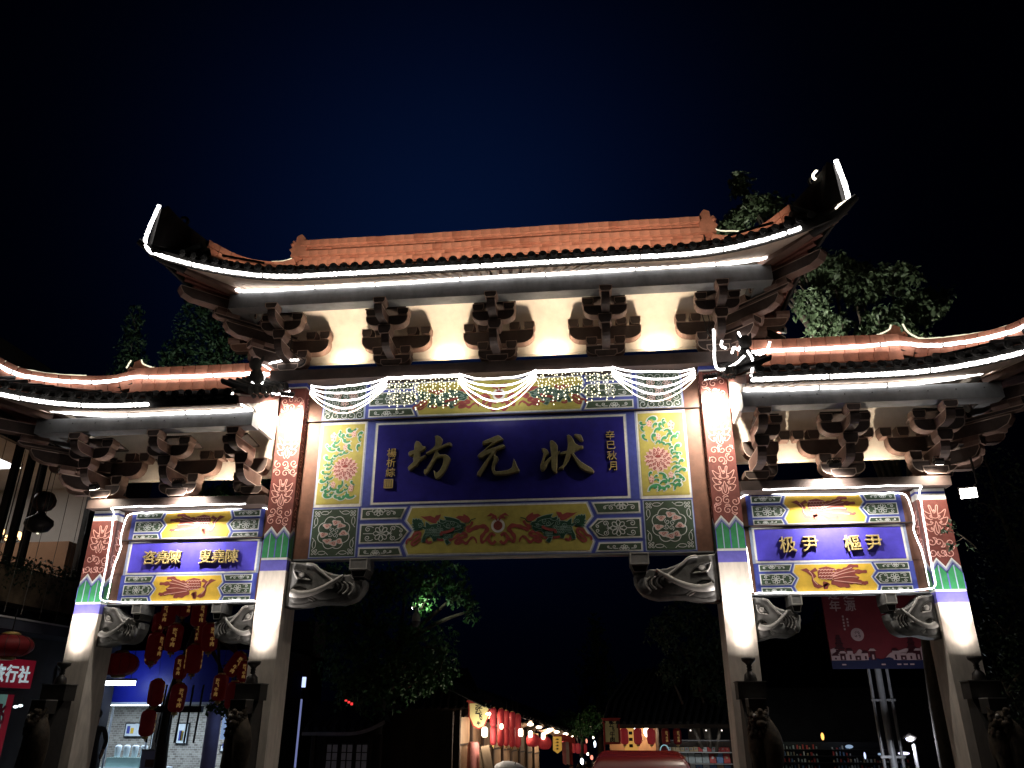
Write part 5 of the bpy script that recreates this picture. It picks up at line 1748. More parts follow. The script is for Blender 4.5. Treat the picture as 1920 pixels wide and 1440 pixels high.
# washing the white boards between the brackets
for i, x in enumerate((-3.10, -1.035, 1.035, 3.10)):
    nm = ('first', 'second', 'third', 'fourth')[i]
    flood('%s floodlight from the left on the main plate beam, washing the plaster between brackets' % nm, (x, 0.20, 8.165), (x, 0.16, 9.2), 0.12, 105, 150, 0.8, (1.0, 0.80, 0.58), group='floodlights hidden on the plate beams')
for s in (-1, 1):
    sd = 'left' if s < 0 else 'right'
    flood('floodlight on the %s side plate beam next to the tall pillar, washing the plaster' % sd, (s*5.27, 0.20, 5.66), (s*5.27, 0.10, 6.9), 0.10, 62, 150, 0.8, (1.0, 0.82, 0.62), group='floodlights hidden on the plate beams')
    flood('floodlight on the %s side plate beam next to the outer corner bracket, washing the plaster' % sd, (s*6.75, 0.20, 5.66), (s*6.75, 0.10, 6.9), 0.10, 52 if s > 0 else 9, 150, 0.8, (1.0, 0.82, 0.62), group='floodlights hidden on the plate beams')
    sfl = flood('floodlight over the middle of the %s side plate beam, shining down on the panel' % sd, (s*5.72, -0.54, 5.735), (s*5.70, 0.22, 4.95), 0.20, 260, 125, 0.8, (1.0, 0.93, 0.84))
    o = add_light('panel_beam', 'SPOT', (0, 0, -0.02), 560, (1.0, 0.94, 0.84), sfl, None, spot_size=R(66), spot_blend=0.9, shadow_soft_size=0.06)
    q_ = (Vector((s*5.70, 0.20, 5.12)) - sfl.location).to_track_quat('-Z', 'Y').to_matrix()
    o.rotation_euler = (sfl.rotation_euler.to_matrix().inverted() @ q_).to_euler()
    flood('glaring floodlight under the outer corner bracket of the %s side roof' % sd, (s*7.42, -0.42, 5.74), (s*7.36, 0.0, 5.1), 0.16, 95, 130, 0.7, (1.0, 0.86, 0.70))
    hf = flood('very bright floodlight at the head of the %s tall pillar' % sd, (s*3.86, -0.62, 7.36), (s*4.0, -0.25, 6.6), 0.24, 300, 168, 0.5)
    o = add_light('pillar_beam', 'SPOT', (0, 0, -0.02), 520, (1.0, 0.88, 0.72), hf, None, spot_size=R(86), spot_blend=0.7, shadow_soft_size=0.06)
    q_ = (Vector((s*3.98, 0.0, 6.92)) - hf.location).to_track_quat('-Z', 'Y').to_matrix()
    o.rotation_euler = (hf.rotation_euler.to_matrix().inverted() @ q_).to_euler()
flood('floodlight hanging outside the right outer pillar, shining towards the square', (7.80, -0.40, 5.24), (6.9, -2.6, 4.2), 0.27, 110, 130, 0.6, (1.0, 0.9, 0.78))
# arm that carries it
hm = MB()
hm.tube([(7.98, -0.15, 5.85), (7.98, -0.36, 5.85), (7.98, -0.38, 5.40), (7.88, -0.40, 5.33)], 0.02, METALD, 6)
hm.build('lamp_arm', GATE)
# drooping cables on the bracket sets
for x0, x1, y in ((-4.3, -3.75, -0.25), (3.85, 4.05, -0.25)):
    cm = MB()
    for k in range(3):
        cm.tube(catmull([(x0 + 0.1*k, y, 9.0), (x0 + 0.05 + 0.1*k, y-0.05, 8.7), ((x0+x1)/2, y-0.03*k, 8.45), (x1, y, 8.25), (x1 - 0.1, y, 8.15)], 5), 0.009, CABLE, 5)
    cm.build('cable', GATE)
# ------------------------------------------------------------------ trees and plants
LEAF1 = mat('broad_leaf_green', (0.085, 0.125, 0.065), 0.5, 0.35, 3, spec=0.5)
LEAF2 = mat('dark_leaf_green', (0.022, 0.045, 0.020), 0.6, 0.35, 3)
LEAF3 = mat('bright_leaf_green', (0.045, 0.15, 0.035), 0.5, 0.3, 3, spec=0.5)
BARK = mat('grey_brown_bark', (0.075, 0.060, 0.045), 0.85, 0.45, 6, 0.6)

def leaves(mb, c, rad, n, size, m, g, droop=0.3, shell=0.45):
    c = Vector(c)
    for _ in range(n):
        while True:
            p = Vector((g.uniform(-1, 1), g.uniform(-1, 1), g.uniform(-1, 1)))
            if shell < p.length < 1: break
            if p.length < 1 and g.random() < 0.35: break
        k = 1 + 0.25*math.sin(p.x*5 + c.x*3) * math.cos(p.z*4 + c.z)
        q = c + Vector((p.x*rad[0]*k, p.y*rad[1]*k, p.z*rad[2]*k))
        d = Vector((g.uniform(-1, 1), g.uniform(-1, 1), g.uniform(-1, 0.6) - droop)).normalized()
        sd = d.cross(Vector((g.uniform(-1, 1), g.uniform(-1, 1), g.uniform(-1, 1)))).normalized()
        up = d.cross(sd)
        L = size*g.uniform(0.6, 1.25); w = L*0.27
        a = q; b = q + d*L
        l1 = q + d*L*0.42 + sd*w + up*L*0.07; r1 = q + d*L*0.42 - sd*w + up*L*0.07
        mb.add([a, l1, b, r1], [(0, 1, 2), (0, 2, 3)], m)

def tree(name, label, base, trunk, clusters, n, size, m, seed, r0=0.22, group=None, droop=0.3, cat='tree', lean=None):
    """trunk: list of points above the base; clusters: (centre, radii) in world space"""
    g = random.Random(seed)
    root = empty(name, base, 0, label, cat, group)
    B = Vector(base)
    tm = MB()
    tp = catmull([Vector((0, 0, -0.1))] + [Vector(p)-B for p in trunk], 5)
    tm.tube(tp, [r0*(1 - 0.6*i/(len(tp)-1)) for i in range(len(tp))], BARK, 8)
    top = Vector(trunk[-1]) - B
    mid = Vector(trunk[max(0, len(trunk)-2)]) - B
    for c, rad in clusters:
        c = Vector(c) - B
        s = top if g.random() < 0.6 else mid
        h = s.lerp(c, 0.5) + Vector((g.uniform(-0.2, 0.2), g.uniform(-0.2, 0.2), 0.15))
        bp = catmull([s, h, c], 4)
        tm.tube(bp, [r0*0.32*(1 - 0.8*i/(len(bp)-1)) + 0.008 for i in range(len(bp))], BARK, 6)
        for _ in range(4):
            e = c + Vector((g.uniform(-1, 1)*rad[0], g.uniform(-1, 1)*rad[1], g.uniform(-1, 1)*rad[2]))*0.8
            tm.tube([c, c.lerp(e, 0.5) + Vector((0, 0, 0.06)), e], [0.018, 0.012, 0.005], BARK, 5)
    tm.build('trunk', root)
    cm = MB()
    vol = sum(r_[0]*r_[2] for c, r_ in clusters)
    for c, rad in clusters:
        leaves(cm, Vector(c)-B, rad, int(n*rad[0]*rad[2]/vol), size, m, g, droop)
    cm.build('crown', root)
    return root

E_ = lambda x, y: (x, y, ground_z(x, y))
tree('broadleaf_tree', 'leafy tree rising behind the right side roof, its large leaves catching the light', E_(8.4, 4.2), [(8.4,4.2,2), (8.5,4.1,5), (8.2,4.0,8)],
     [((5.7,3.6,13.55),(0.42,0.4,0.30)), ((5.35,3.6,13.25),(0.35,0.4,0.28)), ((6.1,3.6,13.9),(0.4,0.4,0.3)), ((6.6,3.8,14.0),(0.5,0.4,0.35)), ((5.85,3.6,14.6),(0.28,0.3,0.4)), ((6.9,3.7,13.5),(0.4,0.4,0.3)),
      ((7.75,3.6,11.9),(0.6,0.5,0.40)), ((8.35,3.6,11.35),(0.6,0.5,0.42)), ((9.1,3.6,11.6),(0.65,0.5,0.40)), ((9.45,3.5,10.7),(0.6,0.5,0.42)), ((7.1,3.5,11.0),(0.42,0.4,0.45)), ((7.35,3.4,10.3),(0.5,0.5,0.40)),
      ((8.5,3.4,10.35),(0.6,0.5,0.35)), ((8.75,3.3,9.8),(0.75,0.5,0.36)), ((7.6,3.2,9.55),(0.55,0.5,0.32)), ((8.1,3.0,9.15),(0.6,0.4,0.25)), ((8.3,2.3,8.85),(0.42,0.35,0.22)), ((8.85,2.3,8.75),(0.35,0.35,0.18)),
      ((9.9,3.8,11.0),(0.5,0.5,0.4)), ((7.6,4.6,12.6),(0.6,0.5,0.5)), ((8.5,4.6,12.3),(0.7,0.5,0.5))],
     9500, 0.165, LEAF1, 11, 0.20, 'trees round the gateway', 0.55)
tree('dark_bush_tree', 'dark small leaved tree at the right edge beyond the outer pillar', E_(10.2, 3.0), [(10.2,3.0,1.5), (10.1,2.9,3.2), (10.0,2.8,4.8)],
     [((9.45,2.3,5.6),(0.5,0.5,0.6)), ((10.2,2.4,5.9),(0.7,0.6,0.8)), ((9.8,2.4,4.8),(0.8,0.6,0.7)), ((9.3,2.3,4.2),(0.5,0.5,0.6)), ((10.2,2.5,3.9),(0.9,0.7,0.8)), ((9.2,2.4,3.3),(0.5,0.5,0.6)), ((9.9,2.4,2.8),(0.9,0.6,0.8)), ((10.8,2.6,5.0),(0.8,0.7,1.0)), ((9.6,2.4,6.5),(0.4,0.4,0.4)), ((9.0,2.5,2.3),(0.5,0.5,0.6)), ((9.8,2.5,1.7),(0.9,0.6,0.7))],
     7000, 0.085, LEAF2, 12, 0.16, 'trees round the gateway', 0.2)
tree('dark_conifer', 'tall dark conifer standing behind the left side roof', E_(-9.4, 7.0), [(-9.4,7.0,3), (-9.4,7.0,8), (-9.4,7.0,12)],
     [((-9.9,6.2,11.2),(0.9,0.7,1.0)), ((-8.9,6.2,11.4),(0.8,0.7,1.1)), ((-10.0,6.2,12.8),(0.55,0.5,1.0)), ((-9.3,6.2,13.0),(0.65,0.5,1.0)), ((-8.7,6.2,13.3),(0.6,0.5,0.9)), ((-8.6,6.2,12.2),(0.6,0.5,0.8)), ((-9.1,6.2,14.2),(0.5,0.4,0.7)), ((-10.4,6.3,11.7),(0.5,0.5,0.8)), ((-9.6,6.2,10.0),(1.0,0.7,1.0)), ((-8.5,6.2,10.2),(0.8,0.7,0.9))],
     9000, 0.13, LEAF2, 13, 0.2, 'trees round the gateway', -0.5)
tree('dark_conifer', 'slim dark conifer left of the taller one behind the left side roof', E_(-11.9, 6.6), [(-11.9,6.6,3), (-11.9,6.6,8), (-11.9,6.6,11.5)],
     [((-12.0,6.3,12.9),(0.28,0.3,0.65)), ((-11.9,6.3,12.0),(0.42,0.4,0.7)), ((-11.8,6.3,11.2),(0.6,0.5,0.7)), ((-11.8,6.3,10.3),(0.75,0.6,0.8))],
     2600, 0.12, LEAF2, 14, 0.12, 'trees round the gateway', -0.5)
tree('lantern_tree', 'tree hung with red lanterns behind the left side bay', E_(-8.25, 5.2), [(-8.3,5.2,0.6), (-8.2,5.0,2.2), (-7.6,4.6,3.8), (-7.2,4.4,5.2)],
     [((-6.9,4.0,6.85),(0.5,0.5,0.45)), ((-6.25,4.0,7.1),(0.5,0.5,0.40)), ((-7.6,4.1,6.6),(0.6,0.5,0.5)), ((-8.3,4.3,6.2),(0.7,0.6,0.6)), ((-7.4,4.2,5.7),(0.9,0.6,0.5)), ((-6.3,4.2,6.2),(0.7,0.6,0.5)), ((-6.9,4.0,4.6),(0.8,0.5,0.35)), ((-6.0,4.1,2.9),(0.5,0.4,0.35)), ((-6.6,4.2,2.1),(0.35,0.3,0.2)), ((-6.2,4.2,1.95),(0.3,0.3,0.2)), ((-5.9,4.0,2.35),(0.3,0.3,0.25))],
     6500, 0.12, LEAF3, 15, 0.17, 'trees round the gateway', 0.4)
tree('street_tree', 'big dark tree behind the main opening, a few leaves lit bright green', E_(-3.7, 6.6), [(-3.7,6.6,0.6), (-3.6,6.4,2.2), (-3.2,6.0,3.4)],
     [((-4.6,5.4,4.2),(0.6,0.6,0.7)), ((-3.8,5.4,4.7),(0.8,0.6,0.7)), ((-2.9,5.4,4.9),(0.8,0.6,0.6)), ((-2.35,5.0,4.3),(0.30,0.3,0.26)), ((-2.0,5.2,5.0),(0.7,0.5,0.5)), ((-1.5,5.0,4.55),(0.34,0.3,0.36)), ((-1.2,5.0,4.15),(0.18,0.2,0.30)), ((-2.3,5.5,3.4),(0.7,0.6,0.6)), ((-3.3,5.6,3.6),(0.9,0.6,0.7)), ((-4.3,5.6,3.2),(0.8,0.6,0.8)), ((-3.9,5.8,2.5),(0.8,0.6,0.6)), ((-2.9,5.8,2.7),(0.8,0.6,0.6)), ((-2.05,5.8,2.9),(0.5,0.5,0.5)), ((-4.9,5.6,4.9),(0.7,0.6,0.6))],
     9500, 0.12, LEAF3, 16, 0.22, 'trees round the gateway', 0.4)
tree('street_tree', 'dark tree behind the main opening, left of the tall pillar by the banner', E_(4.6, 10.2), [(4.6,10.2,0.5), (4.5,10.0,2.5)],
     [((3.5,9.5,4.1),(0.5,0.5,0.5)), ((4.2,9.5,4.5),(0.7,0.5,0.5)), ((4.9,9.5,3.9),(0.8,0.5,0.7)), ((4.1,9.5,3.5),(0.7,0.5,0.5)), ((3.6,9.5,3.0),(0.35,0.4,0.4)), ((4.8,9.5,2.8),(0.8,0.5,0.6))],
     4200, 0.12, LEAF2, 17, 0.16, 'trees round the gateway', 0.4)
tree('far_tree', 'faint pointed tree far down the street', E_(1.6, 25), [(1.6,25,1), (1.6,25,4)],
     [((1.6,25,5.6),(0.35,0.4,0.8)), ((1.6,25,4.6),(0.7,0.6,0.8)), ((1.6,25,3.6),(1.0,0.7,0.8)), ((1.7,25,2.6),(1.3,0.8,0.8)), ((1.5,25,1.6),(1.4,0.8,0.8))],
     2600, 0.2, LEAF2, 18, 0.18, 'trees round the gateway', -0.3)
tree('street_tree', 'round dark tree with a few lit leaves above the far end of the street', E_(0.9, 19), [(0.9,19,0.2), (0.95,19,1.2)],
     [((0.75,18.6,1.55),(0.6,0.5,0.42)), ((1.25,18.6,1.75),(0.6,0.5,0.45)), ((0.3,18.8,1.8),(0.5,0.5,0.4))],
     1500, 0.13, LEAF3, 19, 0.12, 'trees round the gateway', 0.3)
mbk = MB()
gk = random.Random(4)
for c, rad in (((8.5,17,3.4),(2.2,1.5,1.4)), ((11,17.5,4.2),(2.6,1.6,1.7)), ((14.5,18,3.9),(2.6,1.6,1.8)), ((18,17,4.2),(3,2,2)), ((6.8,18,2.6),(1.4,1.2,1.0))):
    leaves(mbk, c, rad, 1500, 0.30, LEAF2, gk)
tag(mbk.build('far_trees'), kind='stuff')

# lamps lighting the leaves: rear roof ones are unseen additions, the last visible
def tree_lamp(label, loc, aim, energy, col, size=80, s=0.14):
    return flood(label, loc, aim, s, energy, size, 0.8, col, group='small floodlights shining into the trees')
tree_lamp('small unseen floodlight added behind the right side roof to light the tree', (7.5, 2.62, 7.2), (8.3, 3.6, 10.8), 1500, (1.0, 0.97, 0.82), 130)
tree_lamp('small unseen floodlight added behind the main roof corner to light the tree', (5.5, 2.05, 9.15), (8.5, 3.6, 11.0), 380, (1.0, 0.98, 0.86), 85)
tree_lamp('small unseen floodlight added behind the left side roof to light the conifers', (-8.2, 2.62, 7.1), (-9.3, 6.2, 12.4), 620, (0.85, 1.0, 0.8), 80)
tree_lamp('small white floodlight fixed among the bright green leaves of the street tree', (-2.56, 4.75, 4.18), (-1.7, 5.1, 4.55), 34, (0.80, 1.0, 0.72), 110, 0.12)

# dome camera hanging in the tree
cr = empty('dome_camera', (-2.37, 4.4, 3.80), 0, 'pale dome camera hanging among the lit leaves of the street tree', 'camera')
m_ = MB(); m_.lathe([(0.02,0.34),(0.03,0.26),(0.085,0.20),(0.10,0.10),(0.10,0.06)], (0,0,0), WHITEP, 14); m_.build('housing', cr)
m_ = MB(); m_.lathe([(0.095,0.058),(0.085,0.0),(0.05,-0.055),(0.01,-0.075)], (0,0,0), mat('smoky_dome', (0.15,0.15,0.15), 0.15, 0.0), 14); m_.build('dome', cr)
m_ = MB(); m_.tube([(0,0,0.34),(0,0.02,0.62),(0,0.6,0.72)], 0.018, METALP, 6); m_.build('arm', cr)

# ------------------------------------------------------------------ red lanterns
LRED = mat('red_lantern_cloth', (0.17, 0.013, 0.018), 0.6, 0.25, 8, emit=(0.55, 0.012, 0.018), estr=0.012)
LREDL = mat('lit_red_lantern_cloth', (0.34, 0.035, 0.04), 0.6, 0.25, 8, emit=(0.85, 0.06, 0.07), estr=0.11)
LGOLD = mat('lantern_gold_trim', (0.55, 0.40, 0.14), 0.45, 0.25, 12, metal=0.2)
LTXT = mat('lantern_gold_lettering', (0.70, 0.48, 0.16), 0.5, 0.1, 12, emit=(0.8, 0.45, 0.14), estr=0.13)  # glow added to the gold in place of light falling on it
def long_lantern_meshes(w, h, cloth, text=True):
    R0 = w/2
    body = MB()
    prof = []
    for i in range(15):
        t = i/14
        zz = -h/2 + h*t
        e = min(t, 1-t)/0.22
        r = R0*(0.55 + 0.45*math.sqrt(max(0, 1-(1-min(1, e))**2)))
        prof.append((r*(1.0 + 0.012*(i % 2)), zz))
    body.lathe(prof, (0,0,0), cloth, 14)
    cap = MB(); cap.lathe([(R0*0.5, 0), (R0*0.56, 0.01), (R0*0.42, h*0.06), (R0*0.2, h*0.065)], (0,0,0), LGOLD, 12)
    tas = MB(); tas.lathe([(R0*0.30, 0), (R0*0.42, -h*0.035), (R0*0.36, -h*0.10), (R0*0.12, -h*0.11)], (0,0,0), LGOLD, 10)
    tas.tube([(0,0,-h*0.1), (0,0,-h*0.2)], R0*0.10, LGOLD, 5)
    cord = MB(); cord.tube([(0,0,h*0.06), (0.01,0.01,h*0.5), (0.0,0.03,h*0.95)], 0.005, CABLE, 4)
    out = [('body', body.mesh('lantern_body'), (0,0,0)), ('cap', cap.mesh('lantern_cap'), (0,0,h/2)), ('tassel', tas.mesh('lantern_tassel'), (0,0,-h/2)), ('cord', cord.mesh('lantern_cord'), (0,0,h/2))]
    if text:
        me = text_mesh('lantern_lettering', '张\n飞\n牛\n肉', h*0.17, LTXT, 0.0, 0.004, spacing=1.0, res=1)
        for v in me.vertices:
            a = v.co.x/R0
            v.co.x, v.co.y = R0*1.035*math.sin(a), -R0*1.035*math.cos(a)
        out.append(('lettering', me, (0,0,0)))
        me2 = me.copy()
        out.append(('lettering', me2, (0,0,0)))
    return out
def lantern(name, label, loc, parts, group, rz=0.0, tilt=0.0, scale=1.0):
    root = empty(name, loc, 0, label, 'lantern', group)
    root.rotation_euler = (tilt*0.4, tilt, rz)
    root.scale = (scale,)*3
    first = True
    for nm, me, off in parts:
        o = link(nm, me, root, off)
        if nm == 'lettering':
            if not first: o.rotation_euler = (0, 0, R(150))
            first = False
    return root
LL = long_lantern_meshes(0.36, 0.60, LRED)
GL = 'red lanterns hung in the tree'
for x, y, z, rz, tl, sc, lab in (
  (-7.77,3.5,3.98,0.1,0.0,1.0,'red lantern tucked close under the left side panel, gold characters facing front'), (-7.48,3.6,4.18,1.2,0.0,0.95,'uppermost red lantern under the left side panel, no lettering in sight'),
  (-8.02,3.6,3.80,0.9,0.0,0.8,'small dark red lantern left of the others just under the side panel'), (-7.93,3.45,3.29,1.25,0.03,1.1,'large red lantern in the bunch with its lettering turned to the left edge'),
  (-7.49,3.4,3.46,0.45,0.05,1.08,'large red lantern with four gold characters beside the bunch, upper middle'), (-7.11,3.6,3.98,0.9,0.0,1.0,'dim red lantern under the right half of the left side panel'),
  (-7.02,3.7,3.58,-0.3,0.0,0.9,'dim red lantern directly below another, right of the middle of the bay'), (-7.02,3.5,3.03,-0.85,0.06,1.1,'red lantern hanging low with gold characters on its left edge'),
  (-6.68,3.4,3.46,0.8,-0.05,1.08,'red lantern beside the carved elephant head of the tall pillar'), (-7.39,3.7,2.87,0.2,0.0,0.9,'shadowed red lantern with faint gold characters in the middle of the bunch'),
  (-7.30,3.6,2.25,0.8,0.05,1.05,'dark red lantern low in the bunch over the shop picture'), (-7.86,3.7,2.36,1.9,0.0,1.0,'nearly black lantern on the left of the lower bunch'),
  (-7.77,3.4,1.76,1.9,0.0,0.95,'lowest red lantern, hanging before the milk tea shop banner'), (-6.16,3.7,2.93,0.7,0.5,1.0,'dim red lantern hanging aslant beside the tall pillar'),
  (-6.29,3.4,2.45,0.0,0.03,0.98,'red lantern with four bright gold characters over the purple column'), (-5.93,3.3,2.29,1.6,0.0,1.0,'plain red lantern hanging over the milk tea sign'),
  (-5.95,3.7,2.78,0.5,0.0,0.8,'small dim lantern above the plain one next to the tall pillar'), (-8.10,3.7,3.15,-0.6,0.0,0.85,'dark lantern at the left edge of the upper bunch')):
    lantern('red_lantern', lab, (x, y, z), LL, GL, rz, tl, sc*0.88)
def flat_lantern(label, loc, rx, rz, cloth, spin=0.0):
    root = empty('palace_lantern', loc, spin, label, 'lantern', 'big round lanterns before the left shops')
    m_ = MB()
    prof = [(rx*(0.35 + 0.65*math.sin(math.pi*i/14)), -rz*math.cos(math.pi*i/14)) for i in range(15)]
    m_.lathe(prof, (0,0,0), cloth, 18); m_.build('body', root)
    m_ = MB()
    for k in range(12):
        a = 2*math.pi*k/12
        m_.tube([(1.01*p[0]*math.cos(a), 1.01*p[0]*math.sin(a), p[1]) for p in prof], 0.006, METALD, 4, False)
    m_.build('rib', root)
    m_ = MB(); m_.lathe([(rx*0.36, 0), (rx*0.40, 0.03), (rx*0.25, 0.06)], (0,0,rz), LGOLD, 14); m_.build('cap', root); m_ = MB(); m_.lathe([(rx*0.36, 0), (rx*0.40, -0.03), (rx*0.25, -0.06)], (0,0,-rz), LGOLD, 14); m_.build('cap', root)
    m_ = MB(); m_.tube([(0,0,rz+0.05),(0,0,rz+0.5)], 0.01, CABLE, 5); m_.build('hook', root)
    return root
flat_lantern('large flat red lantern, half lit orange, above the travel agency sign', (-9.25, 0.72, 3.10), 0.42, 0.19, LRED)
flat_lantern('large flat dark red lantern before the blue shop fascia', (-9.35, 4.6, 3.00), 0.40, 0.24, LRED)

# ------------------------------------------------------------------ left: glazed house along the side of the square
WALLD = mat('dark_render_wall', (0.035, 0.035, 0.04), 0.8, 0.4, 2, 0.3)
ROOMW = mat('room_white_paint', (0.62, 0.60, 0.57), 0.7, 0.1, 2)
ROOMT = mat('room_tan_paint', (0.34, 0.20, 0.12), 0.7, 0.15, 2)
FRAMEB = mat('black_window_frame', (0.012, 0.012, 0.013), 0.5, 0.2, 6)
GLASS = mat('window_glass', (0.9, 0.93, 0.95), 0.02, 0.0, alpha=1)
STAIN = mat('stained_concrete', (0.22, 0.165, 0.105), 0.85, 0.75, 2.4, 0.5, streak=-0.75)
CANOPY = mat('blue_grey_canopy', (0.10, 0.115, 0.16), 0.45, 0.3, 2)
HX = -10.5
house = empty('glazed_house', (HX, 2.0, ground_z(HX, 2.0)), 0, 'dark house at the left edge with lit upper windows over a planted balcony', 'house')
hz = -house.location.z
W_ = lambda x, y, z: (x-HX, y-2.0, z+hz)
m_ = MB()
def wbox(m_, x0, x1, y0, y1, z0, z1, mt):
    a = W_(x0, y0, z0); b = W_(x1, y1, z1)
    m_.box(a[0], b[0], a[1], b[1], a[2], b[2], mt)
wbox(m_, -10.7, HX, -3.5, 0.0, -0.6, 9.2, WALLD)
wbox(m_, -10.7, HX, 4.05, 6.4, -1.2, 9.2, WALLD)
wbox(m_, -10.7, HX, 0.0, 4.05, 7.35, 9.2, WALLD)
wbox(m_, -10.7, HX, 0.0, 4.05, 2.95, 4.75, WALLD)
wbox(m_, -10.75, -10.52, 0.0, 4.05, -1.0, 2.95, WALLD)
m_.build('wall', house)
m_ = MB()
wbox(m_, -14.2, -10.71, -1.0, 5.4, 4.70, 4.76, ROOMT)
wbox(m_, -14.2, -10.71, -1.0, 5.4, 7.50, 7.56, ROOMW)
wbox(m_, -14.25, -14.2, -1.0, 5.4, 4.76, 7.5, ROOMW)
wbox(m_, -14.2, -10.71, 5.4, 5.46, 4.76, 7.5, ROOMW)
wbox(m_, -14.2, -10.71, -1.06, -1.0, 4.76, 7.5, ROOMT)
wbox(m_, -14.15, -11.3, 4.6, 5.35, 4.77, 5.9, ROOMT)
wbox(m_, -13.4, -13.2, 2.6, 3.9, 4.8, 6.6, ROOMT)
m_.build('upper_room', house)
m_ = MB()
for y in (0.0, 1.30, 1.72, 2.12, 4.0):
    wbox(m_, -10.62, -10.47, y-0.05, y+0.05, 4.75, 7.35, FRAMEB)
for z in (4.78, 7.32):
    wbox(m_, -10.615, -10.475, 0.05, 3.95, z-0.04, z+0.04, FRAMEB)
m_.build('window_frame', house)
for y0, y1 in ((0.055,1.245),(1.355,1.665),(1.775,2.065),(2.175,3.945)):
    m_ = MB(); wbox(m_, -10.56, -10.55, y0, y1, 4.825, 7.275, GLASS); m_.build('pane', house)
m_ = MB(); wbox(m_, -10.49, -9.95, -1.2, 4.3, 3.98, 4.66, STAIN); m_.build('balcony_parapet', house)
m_ = MB(); wbox(m_, -10.49, -9.75, -1.2, 4.6, 3.46, 3.70, CANOPY); m_.build('canopy', house)
m_ = MB(); wbox(m_, -9.748, -9.72, -1.2, 3.0, 3.66, 3.69, mat('pale_trim_strip', (0.6,0.62,0.66), 0.4, 0.1)); m_.build('canopy_trim', house)
add_light('room_light', 'AREA', W_(-12.6, 2.6, 7.45), 42, (1.0, 0.95, 0.90), house, None, shape='RECTANGLE', size=1.0, size_y=1.6)
gp_ = MB(); gg = random.Random(21)
for i in range(12):
    leaves(gp_, (-10.0 + gg.uniform(-0.15, 0.15), -1.1 + 0.46*i, 4.72 + gg.uniform(-0.05, 0.12)), (0.22, 0.30, 0.22), 90, 0.10, LEAF2, gg)
for i in range(20):
    y = -1.1 + 0.27*i
    leaves(gp_, (-9.93, y, 4.5 - 0.12*gg.random()), (0.05, 0.10, 0.22), 26, 0.07, LEAF2, gg, 0.9)
tag(gp_.build('balcony_plants'), 'trailing dark plants on the stained balcony parapet of the glazed house', 'plants', kind='stuff')
ch = empty('chandelier', (-11.9, 3.15, 5.62), 0, 'small lit chandelier behind the window of the glazed house', 'chandelier')
m_ = MB()
m_.tube([(0,0,1.85),(0,0,0.1)], 0.012, METALD, 5)
for k in range(6):
    a = k*math.pi/3
    m_.tube(catmull([(0,0,0.1),(0.2*math.cos(a),0.2*math.sin(a),0.0),(0.36*math.cos(a),0.36*math.sin(a),0.08)], 4), 0.012, METALD, 5)
m_.build('frame', ch)
for k in range(6):
    a = k*math.pi/3
    m_ = MB(); m_.blob((0.36*math.cos(a), 0.36*math.sin(a), 0.14), 0.055, 0.055, 0.07, glow('warm_bulb', (1.0, 0.55, 0.22), 4.5), 8, 5); m_.build('bulb', ch)
m_ = MB()
for y in (-0.3, 0.25, 0.78, 1.25, 1.8, 2.3, 2.85, 3.3, 3.8):
    m_.tube([(-9.55, y, 7.9), (-9.55, y + 0.02, 5.6), (-9.56, y, 3.72)], 0.007, mat('bead_curtain_cord', (0.16, 0.15, 0.14), 0.6, 0.0), 4)
tag(m_.build('bead_curtain'), 'row of thin vertical cords hanging before the lit upper windows', 'curtain')
pl = empty('hanging_lantern', (-9.75, 1.38, 5.66), 0, 'dark ornate lantern of two globes hanging before the lit windows', 'lantern')
m_ = MB(); m_.lathe([(0.06,0.75),(0.20,0.70),(0.28,0.55),(0.28,0.42),(0.20,0.28),(0.08,0.22)], (0,0,0), METALD, 14); 
for k in range(8): m_.tube([(p[0]*1.02*math.cos(k*math.pi/4), p[0]*1.02*math.sin(k*math.pi/4), p[1]) for p in ((0.06,0.75),(0.20,0.70),(0.28,0.55),(0.28,0.42),(0.20,0.28),(0.08,0.22))], 0.012, BROWNB, 4)
m_.build('upper_globe', pl)
m_ = MB(); m_.lathe([(0.08,0.20),(0.16,0.10),(0.34,-0.02),(0.36,-0.14),(0.26,-0.30),(0.1,-0.36)], (0,0,0), METALD, 14); m_.build('lower_globe', pl)
m_ = MB(); m_.tube([(0,0,0.75),(0,0,1.7),(0.1,0.2,2.1)], 0.014, METALD, 5); m_.blob((0.05,0.02,0.24), 0.03, 0.03, 0.02, LEDD, 6, 3); m_.blob((0.02,0.02,-0.38), 0.04, 0.04, 0.02, LEDD, 6, 3); m_.build('chain', pl)

pl.scale = (0.78, 0.78, 0.78)

# travel agency signs on the ground floor
SRED = mat('red_sign_sheet', (0.30, 0.010, 0.030), 0.45, 0.15, 3, emit=(0.40, 0.010, 0.035), estr=0.16)
STXT = mat('white_sign_lettering', (0.70, 0.78, 0.82), 0.5, 0.0, emit=(0.62, 0.80, 0.86), estr=0.42)
sg = empty('shop_sign', (-9.62, 1.0, 2.67), R(90), 'red sign with white Chinese characters over the travel agency at the left edge', 'sign')
m_ = MB(); m_.box(-1.2, 1.08, 0.0, 0.08, -0.27, 0.25, SRED); m_.build('panel', sg)
for i, chx in enumerate('古城旅行社'):
    link('character', text_mesh('sign_character', chx, 0.33, STXT, 0.008, 0.006), sg, (-0.62 + 0.355*i, -0.012, -0.02))
TEAL = mat('pale_teal_sheet', (0.20, 0.36, 0.33), 0.5, 0.3, 5, emit=(0.25, 0.5, 0.45), estr=0.20)
SCRIM = mat('crimson_lettering', (0.16, 0.005, 0.02), 0.5, 0.0, emit=(0.2, 0.0, 0.03), estr=0.05)
vs_ = empty('vertical_sign', (-9.45, 1.05, 1.75), R(90), 'tall teal and crimson sign with dark red characters under the travel agency sign', 'sign')
